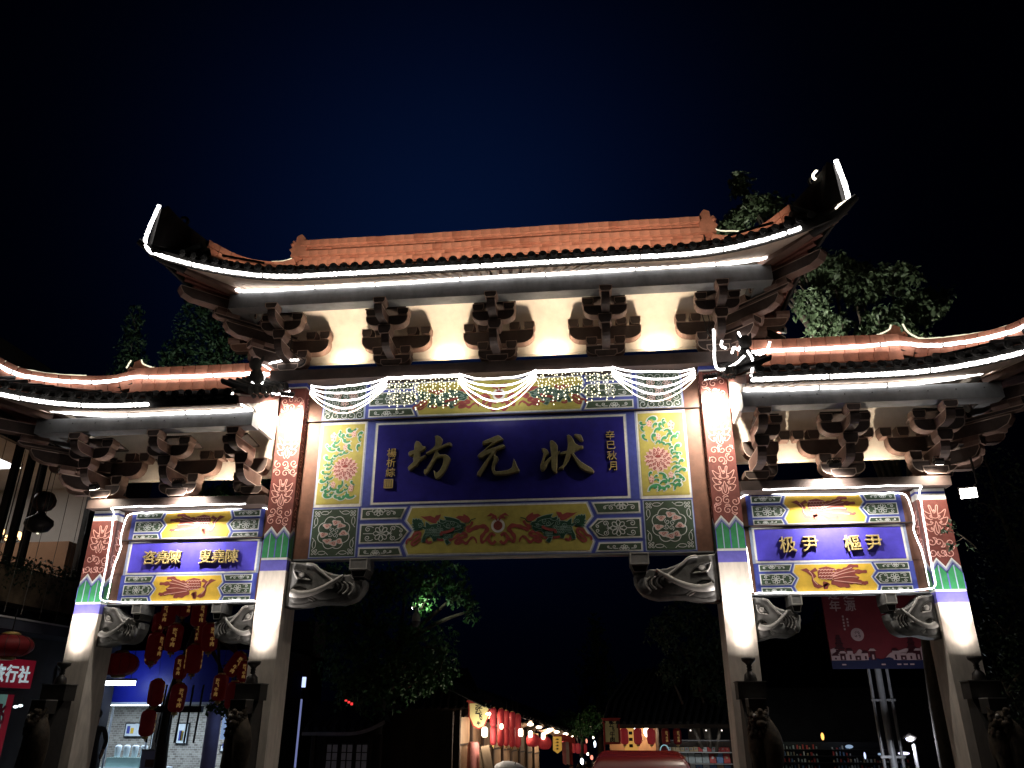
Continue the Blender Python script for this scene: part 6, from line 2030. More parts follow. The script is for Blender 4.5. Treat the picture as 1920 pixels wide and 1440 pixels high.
m_ = MB(); m_.box(-0.62, 0.22, 0.0, 0.07, -0.95, 0.52, TEAL); m_.box(0.221, 0.40, 0.0, 0.07, -0.95, 0.52, SRED); m_.build('panel', vs_)
for i, chx in enumerate('飞机票'):
    link('character', text_mesh('sign_character', chx, 0.40, SCRIM, 0.006, 0.012), vs_, (0.06, -0.010, 0.18 - 0.43*i))
for i, (y, z) in enumerate(((1.62, 2.06), (1.75, 2.08))):
    m_ = MB(); m_.blob((-9.5, y, z), 0.045, 0.045, 0.028, glow('cool_bulb', (0.85, 0.95, 1.0), 2.0), 8, 4); m_.tube([(-9.5, y, z), (-9.5, y, z+0.25), (-9.9, y, z+0.3)], 0.007, CABLE, 4)
    tag(m_.build('bulb_lamp'), 'small bare lamp %s the travel agency signs' % ('right beside' if i == 0 else 'a little away from'), 'lamp', 'bare lamps by the travel agency')
add_light('sign_spill', 'SPOT', (-8.9, 0.9, 3.62), 14, (0.55, 0.65, 1.0), house, None, spot_size=R(120), spot_blend=1.0, shadow_soft_size=0.1).location = W_(-9.7, 1.2, 3.45)
bpy.data.objects['sign_spill'].rotation_euler = (0, R(-35), 0)

# ------------------------------------------------------------------ left: milk tea shop seen through the side bay
BRICK = bpy.data.materials.new('whitewashed_brick')
BRICK.use_nodes = True
nt = BRICK.node_tree
b_ = nt.nodes['Principled BSDF']
tc = nt.nodes.new('ShaderNodeTexCoord'); mp = nt.nodes.new('ShaderNodeMapping'); bt = nt.nodes.new('ShaderNodeTexBrick')
mp.inputs['Rotation'].default_value = (R(90), 0, 0)
bt.inputs['Scale'].default_value = 4.2
bt.inputs['Color1'].default_value = (0.40, 0.36, 0.31, 1); bt.inputs['Color2'].default_value = (0.20, 0.17, 0.145, 1); bt.inputs['Mortar'].default_value = (0.52, 0.50, 0.47, 1)
bt.inputs['Mortar Size'].default_value = 0.018
nt.links.new(tc.outputs['Object'], mp.inputs['Vector']); nt.links.new(mp.outputs[0], bt.inputs['Vector']); nt.links.new(bt.outputs['Color'], b_.inputs['Base Color'])
bp_ = nt.nodes.new('ShaderNodeBump'); bp_.inputs['Strength'].default_value = 0.4; bp_.inputs['Distance'].default_value = 0.01
nt.links.new(bt.outputs['Fac'], bp_.inputs['Height']); bp_.invert = True
nt.links.new(bp_.outputs[0], b_.inputs['Normal']); b_.inputs['Roughness'].default_value = 0.8
FASC = mat('deep_blue_fascia', (0.012, 0.020, 0.30), 0.4, 0.2, 2)
SHOPW = mat('shop_white_panel', (0.70, 0.74, 0.78), 0.5, 0.1, 4)
COOL = glow('cool_tube_lamp', (0.80, 0.90, 1.0), 9.0)
shop = empty('tea_shop', (-8.6, 7.0, ground_z(-8.6, 7.0)), 0, 'brightly lit milk tea shop with brick wall and blue fascia behind the left bay', 'shop')
sz_ = -shop.location.z
S_ = lambda x, y, z: (x+8.6, y-7.0, z+sz_)
def sbox(m_, x0, x1, y0, y1, z0, z1, mt):
    a = S_(x0, y0, z0); b = S_(x1, y1, z1)
    m_.box(a[0], b[0], a[1], b[1], a[2], b[2], mt)
m_ = MB(); sbox(m_, -15.2, -6.5, 6.6, 6.75, 2.22, 3.45, FASC); m_.build('fascia', shop)
m_ = MB(); sbox(m_, -15.2, -6.5, 6.751, 10.2, 2.25, 2.33, SHOPW); sbox(m_, -11.62, -6.48, 6.55, 6.95, 2.16, 2.217, SHOPW); m_.build('ceiling', shop)
m_ = MB(); sbox(m_, -15.2, -6.5, 9.9, 10.05, -1.3, 2.25, BRICK); m_.build('brick_wall', shop)
m_ = MB(); sbox(m_, -15.35, -15.2, 6.6, 10.05, -1.3, 3.45, WALLD); sbox(m_, -6.5, -6.35, 6.6, 10.05, -1.3, 3.45, WALLD); sbox(m_, -15.3, -6.35, 9.0, 10.05, 2.34, 4.4, WALLD); m_.build('wall', shop)
m_ = MB(); sbox(m_, -11.4, -9.3, 6.56, 6.60, 2.135, 2.155, COOL); m_.build('light_tube', shop)
for x in (-10.95, -10.80, -9.75, -9.25, -8.2):
    m_ = MB(); sbox(m_, x-0.018, x+0.018, 7.0, 7.05, -1.2, 2.15, mat('white_door_frame', (0.6,0.66,0.72), 0.4, 0.1)); m_.build('door_frame', shop)
for x0, x1, y0, y1 in ((-10.84,-9.77,7.02,7.03),(-9.73,-9.27,7.02,7.03),(-9.23,-8.22,7.02,7.03)):
    m_ = MB(); sbox(m_, x0, x1, y0, y1, -1.2, 2.14, GLASS); m_.build('glass_pane', shop)
for x0, x1, z0, z1, mt in ((-12.05,-11.5,1.33,1.72,'picture_a'),(-11.2,-10.8,1.0,1.72,'picture_b'),(-10.45,-10.1,1.15,1.72,'picture_c'),(-9.1,-8.85,0.95,1.15,'picture_d')):
    m_ = MB()
    sbox(m_, x0, x1, 9.84, 9.895, z0, z1, FRAMEB)
    sbox(m_, x0+0.035, x1-0.035, 9.83, 9.839, z0+0.035, z1-0.035, SHOPW)
    g = random.Random(int(x0*10))
    for k in range(3):
        a = x0 + 0.08 + (x1-x0-0.2)*k/3
        sbox(m_, a, a+0.09, 9.822, 9.829, z0+0.10, z0+0.12+g.uniform(0.1, 0.25), (BLUE, YELLOW2, SHOPW)[k])
    m_.build('picture', shop)
m_ = MB(); sbox(m_, -11.4, -9.8, 7.9, 8.5, -1.2, 0.62, mat('steel_counter', (0.35,0.42,0.46), 0.3, 0.2, 5, metal=0.4)); sbox(m_, -11.45, -9.75, 7.85, 8.55, 0.621, 0.66, SHOPW); m_.build('counter', shop)
for i in range(4):
    m_ = MB(); m_.lathe([(0.07,0),(0.085,0.22),(0.09,0.26),(0.05,0.29)], S_(-11.1 + 0.24*i, 8.1, 0.90), SHOPW, 10); m_.build('jar', shop)
m_ = MB(); sbox(m_, -11.3, -10.15, 7.95, 8.3, 0.661, 0.89, mat('display_glass', (0.5,0.75,0.72), 0.1, 0.1, 5)); m_.build('display_case', shop)
m_ = MB(); sbox(m_, -8.4, -7.2, 9.3, 9.8, -1.2, 0.95, mat('yellowish_shelf', (0.55,0.60,0.30), 0.5, 0.5, 7)); m_.build('shelf', shop)
add_light('shop_light', 'AREA', S_(-10.6, 8.3, 2.2), 120, (0.72, 0.86, 1.0), shop, None, shape='RECTANGLE', size=4.4, size_y=1.6)
add_light('shop_light', 'AREA', S_(-7.6, 8.3, 2.2), 60, (0.66, 0.80, 1.0), shop, None, shape='RECTANGLE', size=1.8, size_y=1.6)
tl = empty('tube_lamp', (-9.82, 5.6, 2.58), 0, 'glaring white tube lamp hanging before the blue fascia', 'lamp')
m_ = MB(); m_.box(-0.42, 0.30, -0.07, 0.07, 0.0, 0.10, COOL); m_.build('tube', tl)
m_ = MB(); m_.box(-0.44, 0.32, -0.08, 0.08, 0.101, 0.15, METALP); m_.tube([(-0.3,0,0.15),(-0.3,0,0.8)], 0.01, CABLE, 4); m_.tube([(0.2,0,0.15),(0.2,0,0.8)], 0.01, CABLE, 4); m_.build('holder', tl)
add_light('tube_light', 'AREA', (-0.05, 0.12, 0.0), 7, (0.45, 0.60, 1.0), tl, (-0.05, 1.2, 0.0), shape='RECTANGLE', size=0.7, size_y=0.1)
# column, signs and roll-up banner in front of the shop
pc = MB(); pc.lathe([(0.17, ground_z(-7.5, 6)-0.05), (0.17, 2.4)], (-7.56, 6.0, 0), mat('lilac_column_paint', (0.42, 0.38, 0.62), 0.5, 0.15, 4), 18)
tag(pc.build('shop_column'), 'round lilac column in front of the milk tea shop', 'column')
ts = empty('tea_sign', (-6.86, 5.4, 1.82), 0, 'pale blue sign with green brush characters next to the tall pillar', 'sign')
m_ = MB(); m_.box(-0.21, 0.21, 0.0, 0.10, -0.42, 0.42, mat('lit_blue_sign', (0.45,0.60,0.85), 0.4, 0.05, 4, emit=(0.35,0.52,0.9), estr=0.55)); m_.build('panel', ts)
for i, chx in enumerate('奶茶'):
    link('character', text_mesh('tea_character', chx, 0.33, mat('green_brush_ink', (0.01,0.14,0.10), 0.5, 0.0), 0.004, 0.004), ts, (0, -0.006, 0.19 - 0.38*i))
rb_ = empty('rollup_banner', (-8.93, 5.9, ground_z(-8.93, 5.9)), 0, 'pale roll-up banner standing in front of the shop below the lowest lantern', 'banner')
m_ = MB(); m_.box(-0.26, 0.26, -0.01, 0.01, 0.06, 2.05, mat('lilac_banner_sheet', (0.40,0.38,0.55), 0.5, 0.15, 4)); m_.build('sheet', rb_)
m_ = MB(); m_.box(-0.30, 0.30, -0.12, 0.12, 0.0, 0.06, METALP); m_.box(-0.27, 0.27, -0.015, 0.015, 2.051, 2.08, METALP); m_.build('stand', rb_)
m_ = MB(); m_.box(-0.13, 0.13, -0.016, -0.011, 1.70, 1.86, BROWNB)
for k in range(5): m_.box(0.0, 0.08, -0.016, -0.011, 1.45-0.12*k, 1.52-0.12*k, FRAMEB)
m_.build('print', rb_)
# dark parasol-like fringe of poles
fr_ = empty('pole_rack', (-7.95, 4.6, 1.35), 0, 'dark rack of short hanging poles below the lanterns', 'rack')
for k in range(6):
    m_ = MB(); m_.tube([(-0.42 + 0.22*k, 0.04*(k % 2), 1.2), (-0.45 + 0.22*k, 0, 0.0)], 0.022, FRAMEB, 6); m_.build('pole', fr_)
m_ = MB(); m_.box(-0.5, 0.75, -0.05, 0.05, 0.62, 0.75, FRAMEB); m_.build('rail', fr_)
# ------------------------------------------------------------------ the old street behind the gateway
WOOD = mat('old_brown_timber', (0.060, 0.040, 0.028), 0.75, 0.5, 4, 0.4, streak=3)
TILEB = mat('black_roof_tile', (0.018, 0.018, 0.020), 0.7, 0.5, 5, 0.4)
WALLP = mat('grey_lime_wall', (0.42, 0.39, 0.36), 0.85, 0.45, 2, 0.3)
MATT = mat('bamboo_matting', (0.34, 0.24, 0.15), 0.8, 0.35, 5, 0.5, streak=4)
TARP = mat('pale_tarpaulin', (0.55, 0.40, 0.30), 0.7, 0.25, 4)
WARM = glow('warm_shop_lamp', (1.0, 0.80, 0.58), 7.0)
WARMR = glow('red_shop_glow', (1.0, 0.30, 0.20), 1.6)

# small pavilion with upturned tiled eave
pv = empty('small_pavilion', (-4.35, 6.4, ground_z(-4.35, 6.4)), 0, 'small dark pavilion with a tiled curved eave and curtained windows left of the street', 'pavilion')
pz = -pv.location.z
V_ = lambda x, y, z: (x+4.35, y-6.4, z+pz)
def ev(u, dz=0.0): 
    x = -5.35 + 2.0*u
    t = max(0.0, (u-0.55)/0.45)
    return Vector(V_(x, 6.0 - 0.1*t, 1.56 + 0.26*t*t + dz))
m_ = MB()
m_.grid([[tuple(ev(i/12)) for i in range(13)], [tuple(Vector(V_(-5.3 + 1.8*i/12, 6.7, 2.02 + 0.06*(i/12)))) for i in range(13)], [tuple(Vector(V_(-5.3 + 1.6*i/12, 7.2, 2.25))) for i in range(13)]], TILEB)
m_.grid([[tuple(ev(1) + Vector((0, 0, 0))), tuple(Vector(V_(-3.5, 6.7, 2.08))), tuple(Vector(V_(-3.7, 7.2, 2.25)))], [tuple(Vector(V_(-3.30, 6.6, 1.70))), tuple(Vector(V_(-3.42, 6.95, 1.95))), tuple(Vector(V_(-3.6, 7.3, 2.2)))], [tuple(Vector(V_(-3.0, 8.0, 1.60))), tuple(Vector(V_(-3.2, 8.0, 1.9))), tuple(Vector(V_(-3.6, 8.0, 2.2)))]], TILEB)
m_.build('roof', pv)
m_ = MB(); fp_ = [tuple(ev(i/14)) for i in range(15)]
for a, b in zip(fp_, fp_[1:]):
    m_.bar(Vector(a) + Vector((0, 0.02, -0.05)), Vector(b) + Vector((0, 0.02, -0.05)), 0.05, 0.075, WALLP)
m_.build('eave_board', pv)
for i in range(9):
    p = ev((i+0.5)/9)
    m_ = MB(); m_.lathe([(0.055,0),(0.055,0.4)], (0,0,0), TILEB, 9, True, Matrix.Rotation(R(-66), 3, 'X')); m_.build('eave_tile', pv, tuple(p + Vector((0, -0.02, 0.04))))
m_ = MB()
a, b = V_(-5.1, 6.3, -1.1), V_(-3.6, 6.42, 1.45)
m_.box(a[0], b[0], a[1]+0.08, b[1], a[2], b[2], WOOD); m_.build('wall', pv)
for i in range(3):
    x0 = -4.85 + 0.36*i
    m_ = MB(); a, b = V_(x0, 6.30, 0.2), V_(x0+0.32, 6.36, 1.32)
    for k in range(3):
        m_.box(a[0] + 0.15*k, a[0] + 0.15*k + 0.022, a[1], a[1]+0.03, a[2], b[2], WOOD)
    for k in range(7):
        zz = a[2] + 0.02 + 0.175*k
        m_.box(a[0]+0.023, a[0]+0.149, a[1]+0.004, a[1]+0.026, zz, zz+0.02, WOOD); m_.box(a[0]+0.173, a[0]+0.299, a[1]+0.004, a[1]+0.026, zz, zz+0.02, WOOD)
    m_.build('lattice_window', pv)
    m_ = MB(); m_.box(a[0]+0.03, a[0]+0.29, a[1]+0.05, a[1]+0.055, a[2]+0.03, b[2]-0.03, mat('white_curtain', (0.5,0.46,0.48), 0.8, 0.3, 9, emit=(0.5,0.45,0.48), estr=0.02)); m_.build('curtain', pv)
for x in (-5.12, -3.72, -3.5):
    m_ = MB(); a = V_(x, 6.2, 0); m_.tube([(a[0], a[1], a[2]-1.1), (a[0], a[1], a[2]+1.5)], 0.055, WOOD, 8); m_.build('post', pv)

# two storey timber house
th = empty('timber_house', (-3.2, 9.6, ground_z(-3.2, 9.6)), 0, 'dark two storey timber house with a row of pale wall panels under its eave', 'house')
tz = -th.location.z
T_ = lambda x, y, z: (x+3.2, y-9.6, z+tz)
def tbox(name, x0, x1, y0, y1, z0, z1, mt):
    m_ = MB(); a, b = T_(x0, y0, z0), T_(x1, y1, z1); m_.box(a[0], b[0], a[1], b[1], a[2], b[2], mt); return m_.build(name, th)
tbox('wall', -5.4, -1.75, 9.6, 12.5, -1.4, 2.25, WOOD)
m_ = MB()
m_.grid([[T_(-5.8, 8.9, 2.05), T_(-1.5, 8.9, 2.10)], [T_(-5.6, 9.8, 2.55), T_(-1.7, 9.8, 2.50)], [T_(-5.4, 11.0, 3.35), T_(-2.2, 11.0, 3.2)]], TILEB)
for i in range(20):
    x = -5.7 + 4.1*i/19
    f = i/19
    m_.tube([T_(-5.75 + 4.2*f, 8.9, 2.09), T_(-5.55 + 3.8*f, 9.8, 2.56), T_(-5.35 + 3.1*f, 11.0, 3.33 - 0.14*f)], 0.05, TILEB, 6)
m_.build('roof', th)
for i in range(8):
    x = -4.35 + 0.33*i
    if i in (2, 5): continue
    tbox('wall_panel', x, x+0.27, 9.55, 9.598, 1.72 - 0.05*(i > 3), 1.98 - 0.06*(i > 3), mat('faint_pink_panel', (0.60,0.48,0.45), 0.8, 0.3, 5))
for i in range(9):
    tbox('post', -4.42 + 0.33*i, -4.36 + 0.33*i, 9.52, 9.599, -1.3, 2.05, WOOD)
m_ = MB(); m_.tube(catmull([T_(-3.6, 9.3, 1.95), T_(-3.0, 9.25, 1.92), T_(-2.7, 9.2, 1.80), T_(-2.6, 9.2, 1.66)], 5), 0.012, METALP, 5); m_.build('pipe', th)
ns = MB(); g = random.Random(2)
for k in range(3): ns.box(-4.06 + 0.07*k, -4.01 + 0.07*k, 5.0, 5.02, 2.20 - 0.04*k, 2.235 - 0.03*k, glow('red_neon', (1.0,0.05,0.05), 1.2))
tag(ns.build('neon_sign'), 'tiny red neon characters glowing in the dark above the pavilion', 'sign')
# pole with a lit line and a blue flag
po = empty('lit_pole', (-5.07, 5.0, ground_z(-5.07, 5.0)), 0, 'thin pole with a pale blue lit edge and a dark blue flag', 'pole')
h_ = -po.location.z
m_ = MB(); m_.tube([(0,0,0),(0,0,h_+2.25)], 0.022, mat('pale_blue_lit_pole', (0.3,0.35,0.6), 0.4, 0.0, emit=(0.30,0.36,0.75), estr=0.45), 6); m_.build('shaft', po)
m_ = MB(); m_.box(-0.26, -0.03, -0.01, 0.01, h_+2.28, h_+2.85, mat('navy_flag_cloth', (0.01,0.015,0.08), 0.8, 0.2, 3)); m_.build('flag', po)
m_ = MB(); m_.box(-0.02, 0.05, -0.03, 0.03, h_+2.50, h_+2.72, glow('small_blue_white_lamp', (0.5,0.6,1.0), 1.6)); m_.build('lamp', po)

# shop row on the left of the street, in its own frame: y runs down the street
ANG = math.atan2(-2.1, 16.0)
RO = (-1.45, 6.2, ground_z(-1.45, 6.2))
row = empty('shop_row', RO, ANG, 'row of old street shops with bamboo mat walls, hung with lanterns under a lit eave', 'shops')
rz_ = -RO[2]
def rbox(name, x0, x1, y0, y1, z0, z1, mt, parent=None):
    m_ = MB(); m_.box(x0, x1, y0, y1, z0+rz_, z1+rz_, mt); return m_.build(name, parent or row)
def ez(y): return 2.10 - 0.062*y
m_ = MB()
for i in range(9):
    y0, y1 = 2.0*i, 2.0*(i+1)
m_.grid([[(0.42, 2.0*i, ez(2.0*i)+rz_) for i in range(10)], [(-2.2, 2.0*i, ez(2.0*i)+1.15+rz_) for i in range(10)]], TILEB)
for i in range(40):
    y = 0.1 + 0.45*i
    m_.tube([(0.42, y, ez(y)+0.03+rz_), (-2.2, y, ez(y)+1.18+rz_)], 0.055, TILEB, 6)
m_.build('roof', row)
for i in range(9):
    y0 = 0.15 + 1.05*i
    zt = ez(y0) - 0.22
    rbox('mat_panel', -0.30, -0.26, y0+0.05, y0+0.98, zt-2.9, zt, MATT)
    m_ = MB(); m_.box(-0.33, -0.20, y0-0.05, y0+0.045, zt-3.0+rz_, zt+0.15+rz_, WOOD); m_.build('post', row)
    for k in range(2):
        rbox('rail', -0.259, -0.235, y0+0.05, y0+0.98, zt-0.62-0.55*k, zt-0.58-0.55*k, WOOD)
rbox('end_wall', -2.3, -0.34, -0.02, 0.06, -1.2, 2.0, WOOD)
g = random.Random(9)
for i in range(7):
    y = 1.1 + 1.9*i
    m_ = MB()
    m_.grid([[(0.38, y + 0.25*j, ez(y)-0.06-0.05*math.sin(j*1.7+i)+rz_) for j in range(5)], [(0.05, y + 0.25*j, ez(y)-0.16-0.10*math.sin(j*2.1+i)+rz_) for j in range(5)], [(-0.2, y + 0.25*j, ez(y)-0.12+rz_) for j in range(5)]], TARP)
    m_.build('awning', row)
for i in range(9):
    y = 0.9 + 1.5*i
    m_ = MB(); m_.blob((0.30 + 0.05*(i % 2), y, ez(y)-0.10+rz_), 0.10, 0.20, 0.045, WARM, 8, 4); m_.build('eave_lamp', row)
for k, (y, en) in enumerate(((1.2, 20), (4.5, 28), (9.0, 34), (14.0, 34))):
    add_light('shop_glow', 'POINT', (0.25, y, ez(y)-0.35+rz_), en, (1.0, 0.72, 0.50), row, None, shadow_soft_size=0.12)

def street(x, y, z):
    """street frame to world"""
    c, s = math.cos(ANG), math.sin(ANG)
    return (RO[0] + x*c - y*s, RO[1] + x*s + y*c, z)
LS = long_lantern_meshes(0.165, 0.42, LREDL, False)
GS = 'long red lanterns in pairs of rows along the street eave'
ord_ = ('nearest', 'second', 'third', 'fourth', 'fifth')
for i, (x, y, z) in enumerate(((-0.93,7.0,1.87),(-0.80,7.5,1.84),(-0.72,8.0,1.81),(-0.63,8.6,1.77),(-0.52,9.0,1.73))):
    lantern('street_lantern', '%s long red lantern of the upper row along the street eave' % ord_[i], (x, y, z), LS, GS, 0.3*i, 0, 1.0 if i % 2 == 0 else 1.06)
for i, (x, y, z) in enumerate(((-0.92,7.0,1.46),(-0.80,7.5,1.43),(-0.72,8.0,1.41),(-0.63,8.6,1.38),(-0.52,9.0,1.34))):
    lantern('street_lantern', '%s long red lantern of the lower row along the street eave' % ord_[i], (x, y, z), LS, GS, 0.3*i, 0, 1.03 if i % 2 else 0.98)
def round_lantern(label, loc, r, cloth=LREDL, group='round lit lanterns down the street'):
    root = empty('round_lantern', loc, 0, label, 'lantern', group)
    m_ = MB(); m_.lathe([(r*(0.4 + 0.6*math.sin(math.pi*i/10)), -r*0.82*math.cos(math.pi*i/10)) for i in range(11)], (0,0,0), cloth, 14); m_.build('body', root)
    m_ = MB(); m_.lathe([(r*0.42,0),(r*0.45,0.03),(r*0.3,0.05)], (0,0,r*0.82), LGOLD, 10); m_.build('cap', root)
    return root
round_lantern('round red lantern glowing after the rows of long ones, left of its pair', (-0.29, 11.0, 1.25), 0.20)
round_lantern('round red lantern glowing after the rows of long ones, right of its pair', (-0.05, 12.5, 1.14), 0.21)
for i, (u, y, z) in enumerate(((0.22,14.0,1.08),(0.42,15.2,0.98),(0.66,17.0,0.86),(0.80,18.0,0.80),(1.0,19.5,0.74))):
    m_ = MB(); m_.lathe([(0.06,-0.17),(0.10,-0.10),(0.10,0.10),(0.06,0.17)], (0,0,0), LREDL, 10)
    tag(m_.build('far_lantern', None, (u, y, z)), '%s tiny far red lantern glowing along the street' % ord_[i], 'lantern', 'far lanterns down the street')
lampspots = ((-1.12,6.9,1.54,0.10,'white boxy lamp shining before the yellow shop banner'), (-0.76,7.3,1.66,0.055,'small white lamp between the first long lanterns'), (-0.42,8.7,1.50,0.085,'bright white lamp behind the last of the long lanterns'), (-0.34,10.8,1.42,0.08,'bright white lamp directly above the left round lantern'), (-0.08,12.3,1.34,0.08,'bright white lamp directly above the right round lantern'), (0.36,15.5,1.14,0.11,'bright white lamp far down the street, above the crowd'), (0.62,17.0,1.05,0.09,'farther white lamp down the street, right of a brighter one'))
for x, y, z, s_, lab in lampspots:
    m_ = MB(); m_.lathe([(s_*0.5, -s_*1.1), (s_*0.72, -s_*0.7), (s_*0.72, s_*0.7), (s_*0.4, s_*1.1)], (0, 0, 0), WARM, 10)
    tag(m_.build('street_lamp', None, (x, y, z)), lab, 'lamp', 'white lamps of the street shops')
# shop banners
YSH = mat('yellow_banner_cloth', (0.66, 0.58, 0.26), 0.7, 0.15, 5)
RTRIM = mat('red_banner_trim', (0.30, 0.03, 0.02), 0.6, 0.2, 6)
INK = mat('black_ink', (0.008, 0.008, 0.008), 0.6, 0.0)
b1 = empty('shop_banner', (-1.27, 6.9, 1.93), 0.1, 'yellow shield shaped banner with red edge and black characters at the street corner', 'banner')
m_ = MB()
sh = [(-0.26,0.28),(0.26,0.28),(0.25,-0.05),(0.14,-0.27),(0.0,-0.33),(-0.14,-0.27),(-0.25,-0.05)]
m_.prism(sh, lambda u, v, t: (u, t, v), 0.0, 0.03, RTRIM)
m_.prism(offset_poly(sh, 0.03), lambda u, v, t: (u, t, v), -0.006, -0.001, YSH)
m_.build('cloth', b1)
m_ = MB(); m_.box(-0.30, 0.30, -0.02, 0.05, 0.281, 0.32, RTRIM); m_.build('rod', b1)
for chx, z in (('张', 0.13), ('飞', -0.05), ('牛', -0.20)):
    link('character', text_mesh('banner_character', chx, 0.19 if z > -0.1 else 0.10, INK, 0.002, 0.004), b1, (0.0, -0.010, z))
b2 = empty('shop_banner', (1.95, 9.0, 1.52), 0.06, 'upright yellow signboard in a red frame with four black characters', 'banner')
m_ = MB(); m_.framed([(-0.22,-0.30),(0.22,-0.30),(0.22,0.30),(-0.22,0.30)], lambda u, v, t: (u, t, v), 0.0, 0.05, YSH, RTRIM, RTRIM, 0.05, 0.012); m_.build('board', b2)
m_ = MB(); m_.box(-0.25, 0.25, -0.02, 0.06, 0.301, 0.33, RTRIM); m_.tube([(-0.2, 0.06, 0.3), (-0.2, 0.06, -2.7)], 0.02, RTRIM, 6); m_.build('frame', b2)
for i, chx in enumerate('张飞牛肉'):
    link('character', text_mesh('board_character', chx, 0.145, INK, 0.002, 0.003), b2, (0.01, 0.0095, 0.19 - 0.128*i))
b3 = empty('small_banner', (0.36, 12.0, 1.11), 0, 'small lit yellow banner with four dark characters down the street', 'banner')
m_ = MB(); m_.prism([(-0.13,0.22),(0.13,0.22),(0.13,-0.15),(0.0,-0.24),(-0.13,-0.15)], lambda u, v, t: (u, t, v), 0, 0.02, mat('lit_yellow_cloth', (0.6,0.4,0.08), 0.6, 0.1, 5, emit=(0.8,0.45,0.08), estr=0.40)); m_.build('cloth', b3)
m_ = MB()
for k in range(4):
    m_.box(-0.05, 0.05, -0.006, -0.001, 0.13-0.085*k, 0.145-0.085*k, INK); m_.box(-0.04, 0.04, -0.006, -0.001, 0.155-0.085*k, 0.165-0.085*k, INK); m_.box(-0.012, 0.012, -0.0065, -0.0012, 0.12-0.085*k, 0.175-0.085*k, INK)
m_.build('lettering', b3)
# carved red drum at the shop corner and leaning boards
m_ = MB(); m_.lathe([(0.13,-0.6),(0.15,-0.1),(0.14,0.5),(0.11,0.58)], (0,0,0), mat('faded_red_barrel', (0.40,0.14,0.12), 0.7, 0.4, 7), 14)
tag(m_.build('red_barrel', None, (-1.36, 6.7, 0.75)), 'faded red upright barrel at the street corner', 'barrel')
for i, (x, tl) in enumerate(((-0.98, 0.12), (-0.86, 0.2))):
    m_ = MB(); m_.box(-0.10, 0.10, -0.015, 0.015, -1.0, 1.05, MATT)
    o = m_.build('leaning_board', None, (x, 6.6, 0.1 + 0.12*i)); o.rotation_euler = (0, -tl, 0.2)
    tag(o, ('plain board leaning beside the barrel, the left of two', 'slanting board leaning beside the barrel, the right of two')[i], 'board', 'boards leaning at the street corner')
hg = MB()
for k in range(3): hg.prism([(-0.12+0.1*k,0.3),(0.0+0.1*k,0.3),(0.02+0.1*k,-0.35),(-0.1+0.1*k,-0.30)], lambda u, v, t: (u, t, v), 0.03*k, 0.03*k+0.015, (mat('pink_cloth', (0.6,0.25,0.3), 0.7, 0.2, 5), mat('white_cloth', (0.7,0.68,0.7), 0.7, 0.1, 5), mat('red_cloth', (0.4,0.05,0.05), 0.7, 0.2, 5))[k])
tag(hg.build('hanging_clothes', None, (0.55, 13.2, 0.85)), 'pink and white garments hanging by the far shops', 'garments')
rc_ = MB(); rc_.grid([[(-0.32,0,0.12),(0,0,0.16),(0.32,0,0.06)], [(-0.34,0.02,-0.06),(0.0,0.03,-0.03),(0.34,0.02,-0.12)]], mat('red_cloth', (0.4,0.05,0.05), 0.7, 0.2, 5))
tag(rc_.build('red_awning', None, (0.55, 12.6, 1.22)), 'red cloth awning hanging crooked over the far left shops', 'awning')

# ------------------------------------------------------------------ shops right of the street
rs = empty('corner_shop', (2.9, 9.6, ground_z(2.9, 9.6)), 0, 'corner shop glowing orange behind red lanterns, right of the street', 'shop')
rsz = -rs.location.z
def kbox(name, x0, x1, y0, y1, z0, z1, mt):
    m_ = MB(); m_.box(x0-2.9, x1-2.9, y0-9.6, y1-9.6, z0+rsz, z1+rsz, mt); return m_.build(name, rs)
kbox('back_wall', 1.9, 3.3, 11.2, 11.3, -1.4, 1.66, mat('warm_shop_wall', (0.55,0.36,0.20), 0.7, 0.3, 4))
kbox('side_wall', 3.2, 3.3, 9.6, 11.19, -1.4, 1.66, WOOD)
kbox('counter', 2.0, 2.62, 9.7, 10.1, -1.2, 0.78, WOOD)
for k in range(6): kbox('balustrade', 2.06 + 0.09*k, 2.085 + 0.09*k, 9.66, 9.69, 0.79, 1.0, RTRIM)
kbox('rail', 2.02, 2.60, 9.655, 9.695, 1.001, 1.03, RTRIM)
m_ = MB()
m_.grid([[(1.7-2.9, 9.0-9.6, 1.70+rsz), (5.6-2.9, 9.0-9.6, 1.72+rsz)], [(1.9-2.9, 10.0-9.6, 2.25+rsz), (6.0-2.9, 10.0-9.6, 2.4+rsz)], [(2.6-2.9, 11.6-9.6, 3.1+rsz), (6.2-2.9, 11.6-9.6, 3.5+rsz)], [(2.7-2.9, 13.5-9.6, 1.7+rsz), (6.2-2.9, 13.5-9.6, 1.7+rsz)]], TILEB)
for i in range(22):
    x = 1.75 + 3.8*i/21
    f = i/21
    m_.tube([(1.75+3.8*f-2.9, -0.6, 1.73+rsz), (1.95+4.0*f-2.9, 0.4, 2.28+0.14*f+rsz), (2.65+3.5*f-2.9, 2.0, 3.13+0.38*f+rsz)], 0.05, TILEB, 6)
m_.build('roof', rs)
kbox('eave_board', 1.8, 5.5, 9.02, 9.06, 1.60, 1.695, WOOD)
for x, mt in ((2.30, mat('orange_lit_cloth', (0.7,0.42,0.12), 0.6, 0.1, 4, emit=(1.0,0.52,0.12), estr=0.42)),):
    kbox('door_curtain', x, x+0.36, 10.4, 10.42, 0.75, 1.62, mt)
    for k in range(4): kbox('curtain_print', x+0.13, x+0.23, 10.392, 10.398, 1.42-0.16*k, 1.50-0.16*k, INK)
add_light('corner_shop_light', 'POINT', (2.85-2.9, 10.6-9.6, 1.5+rsz), 26, (1.0, 0.62, 0.40), rs, None, shadow_soft_size=0.1)
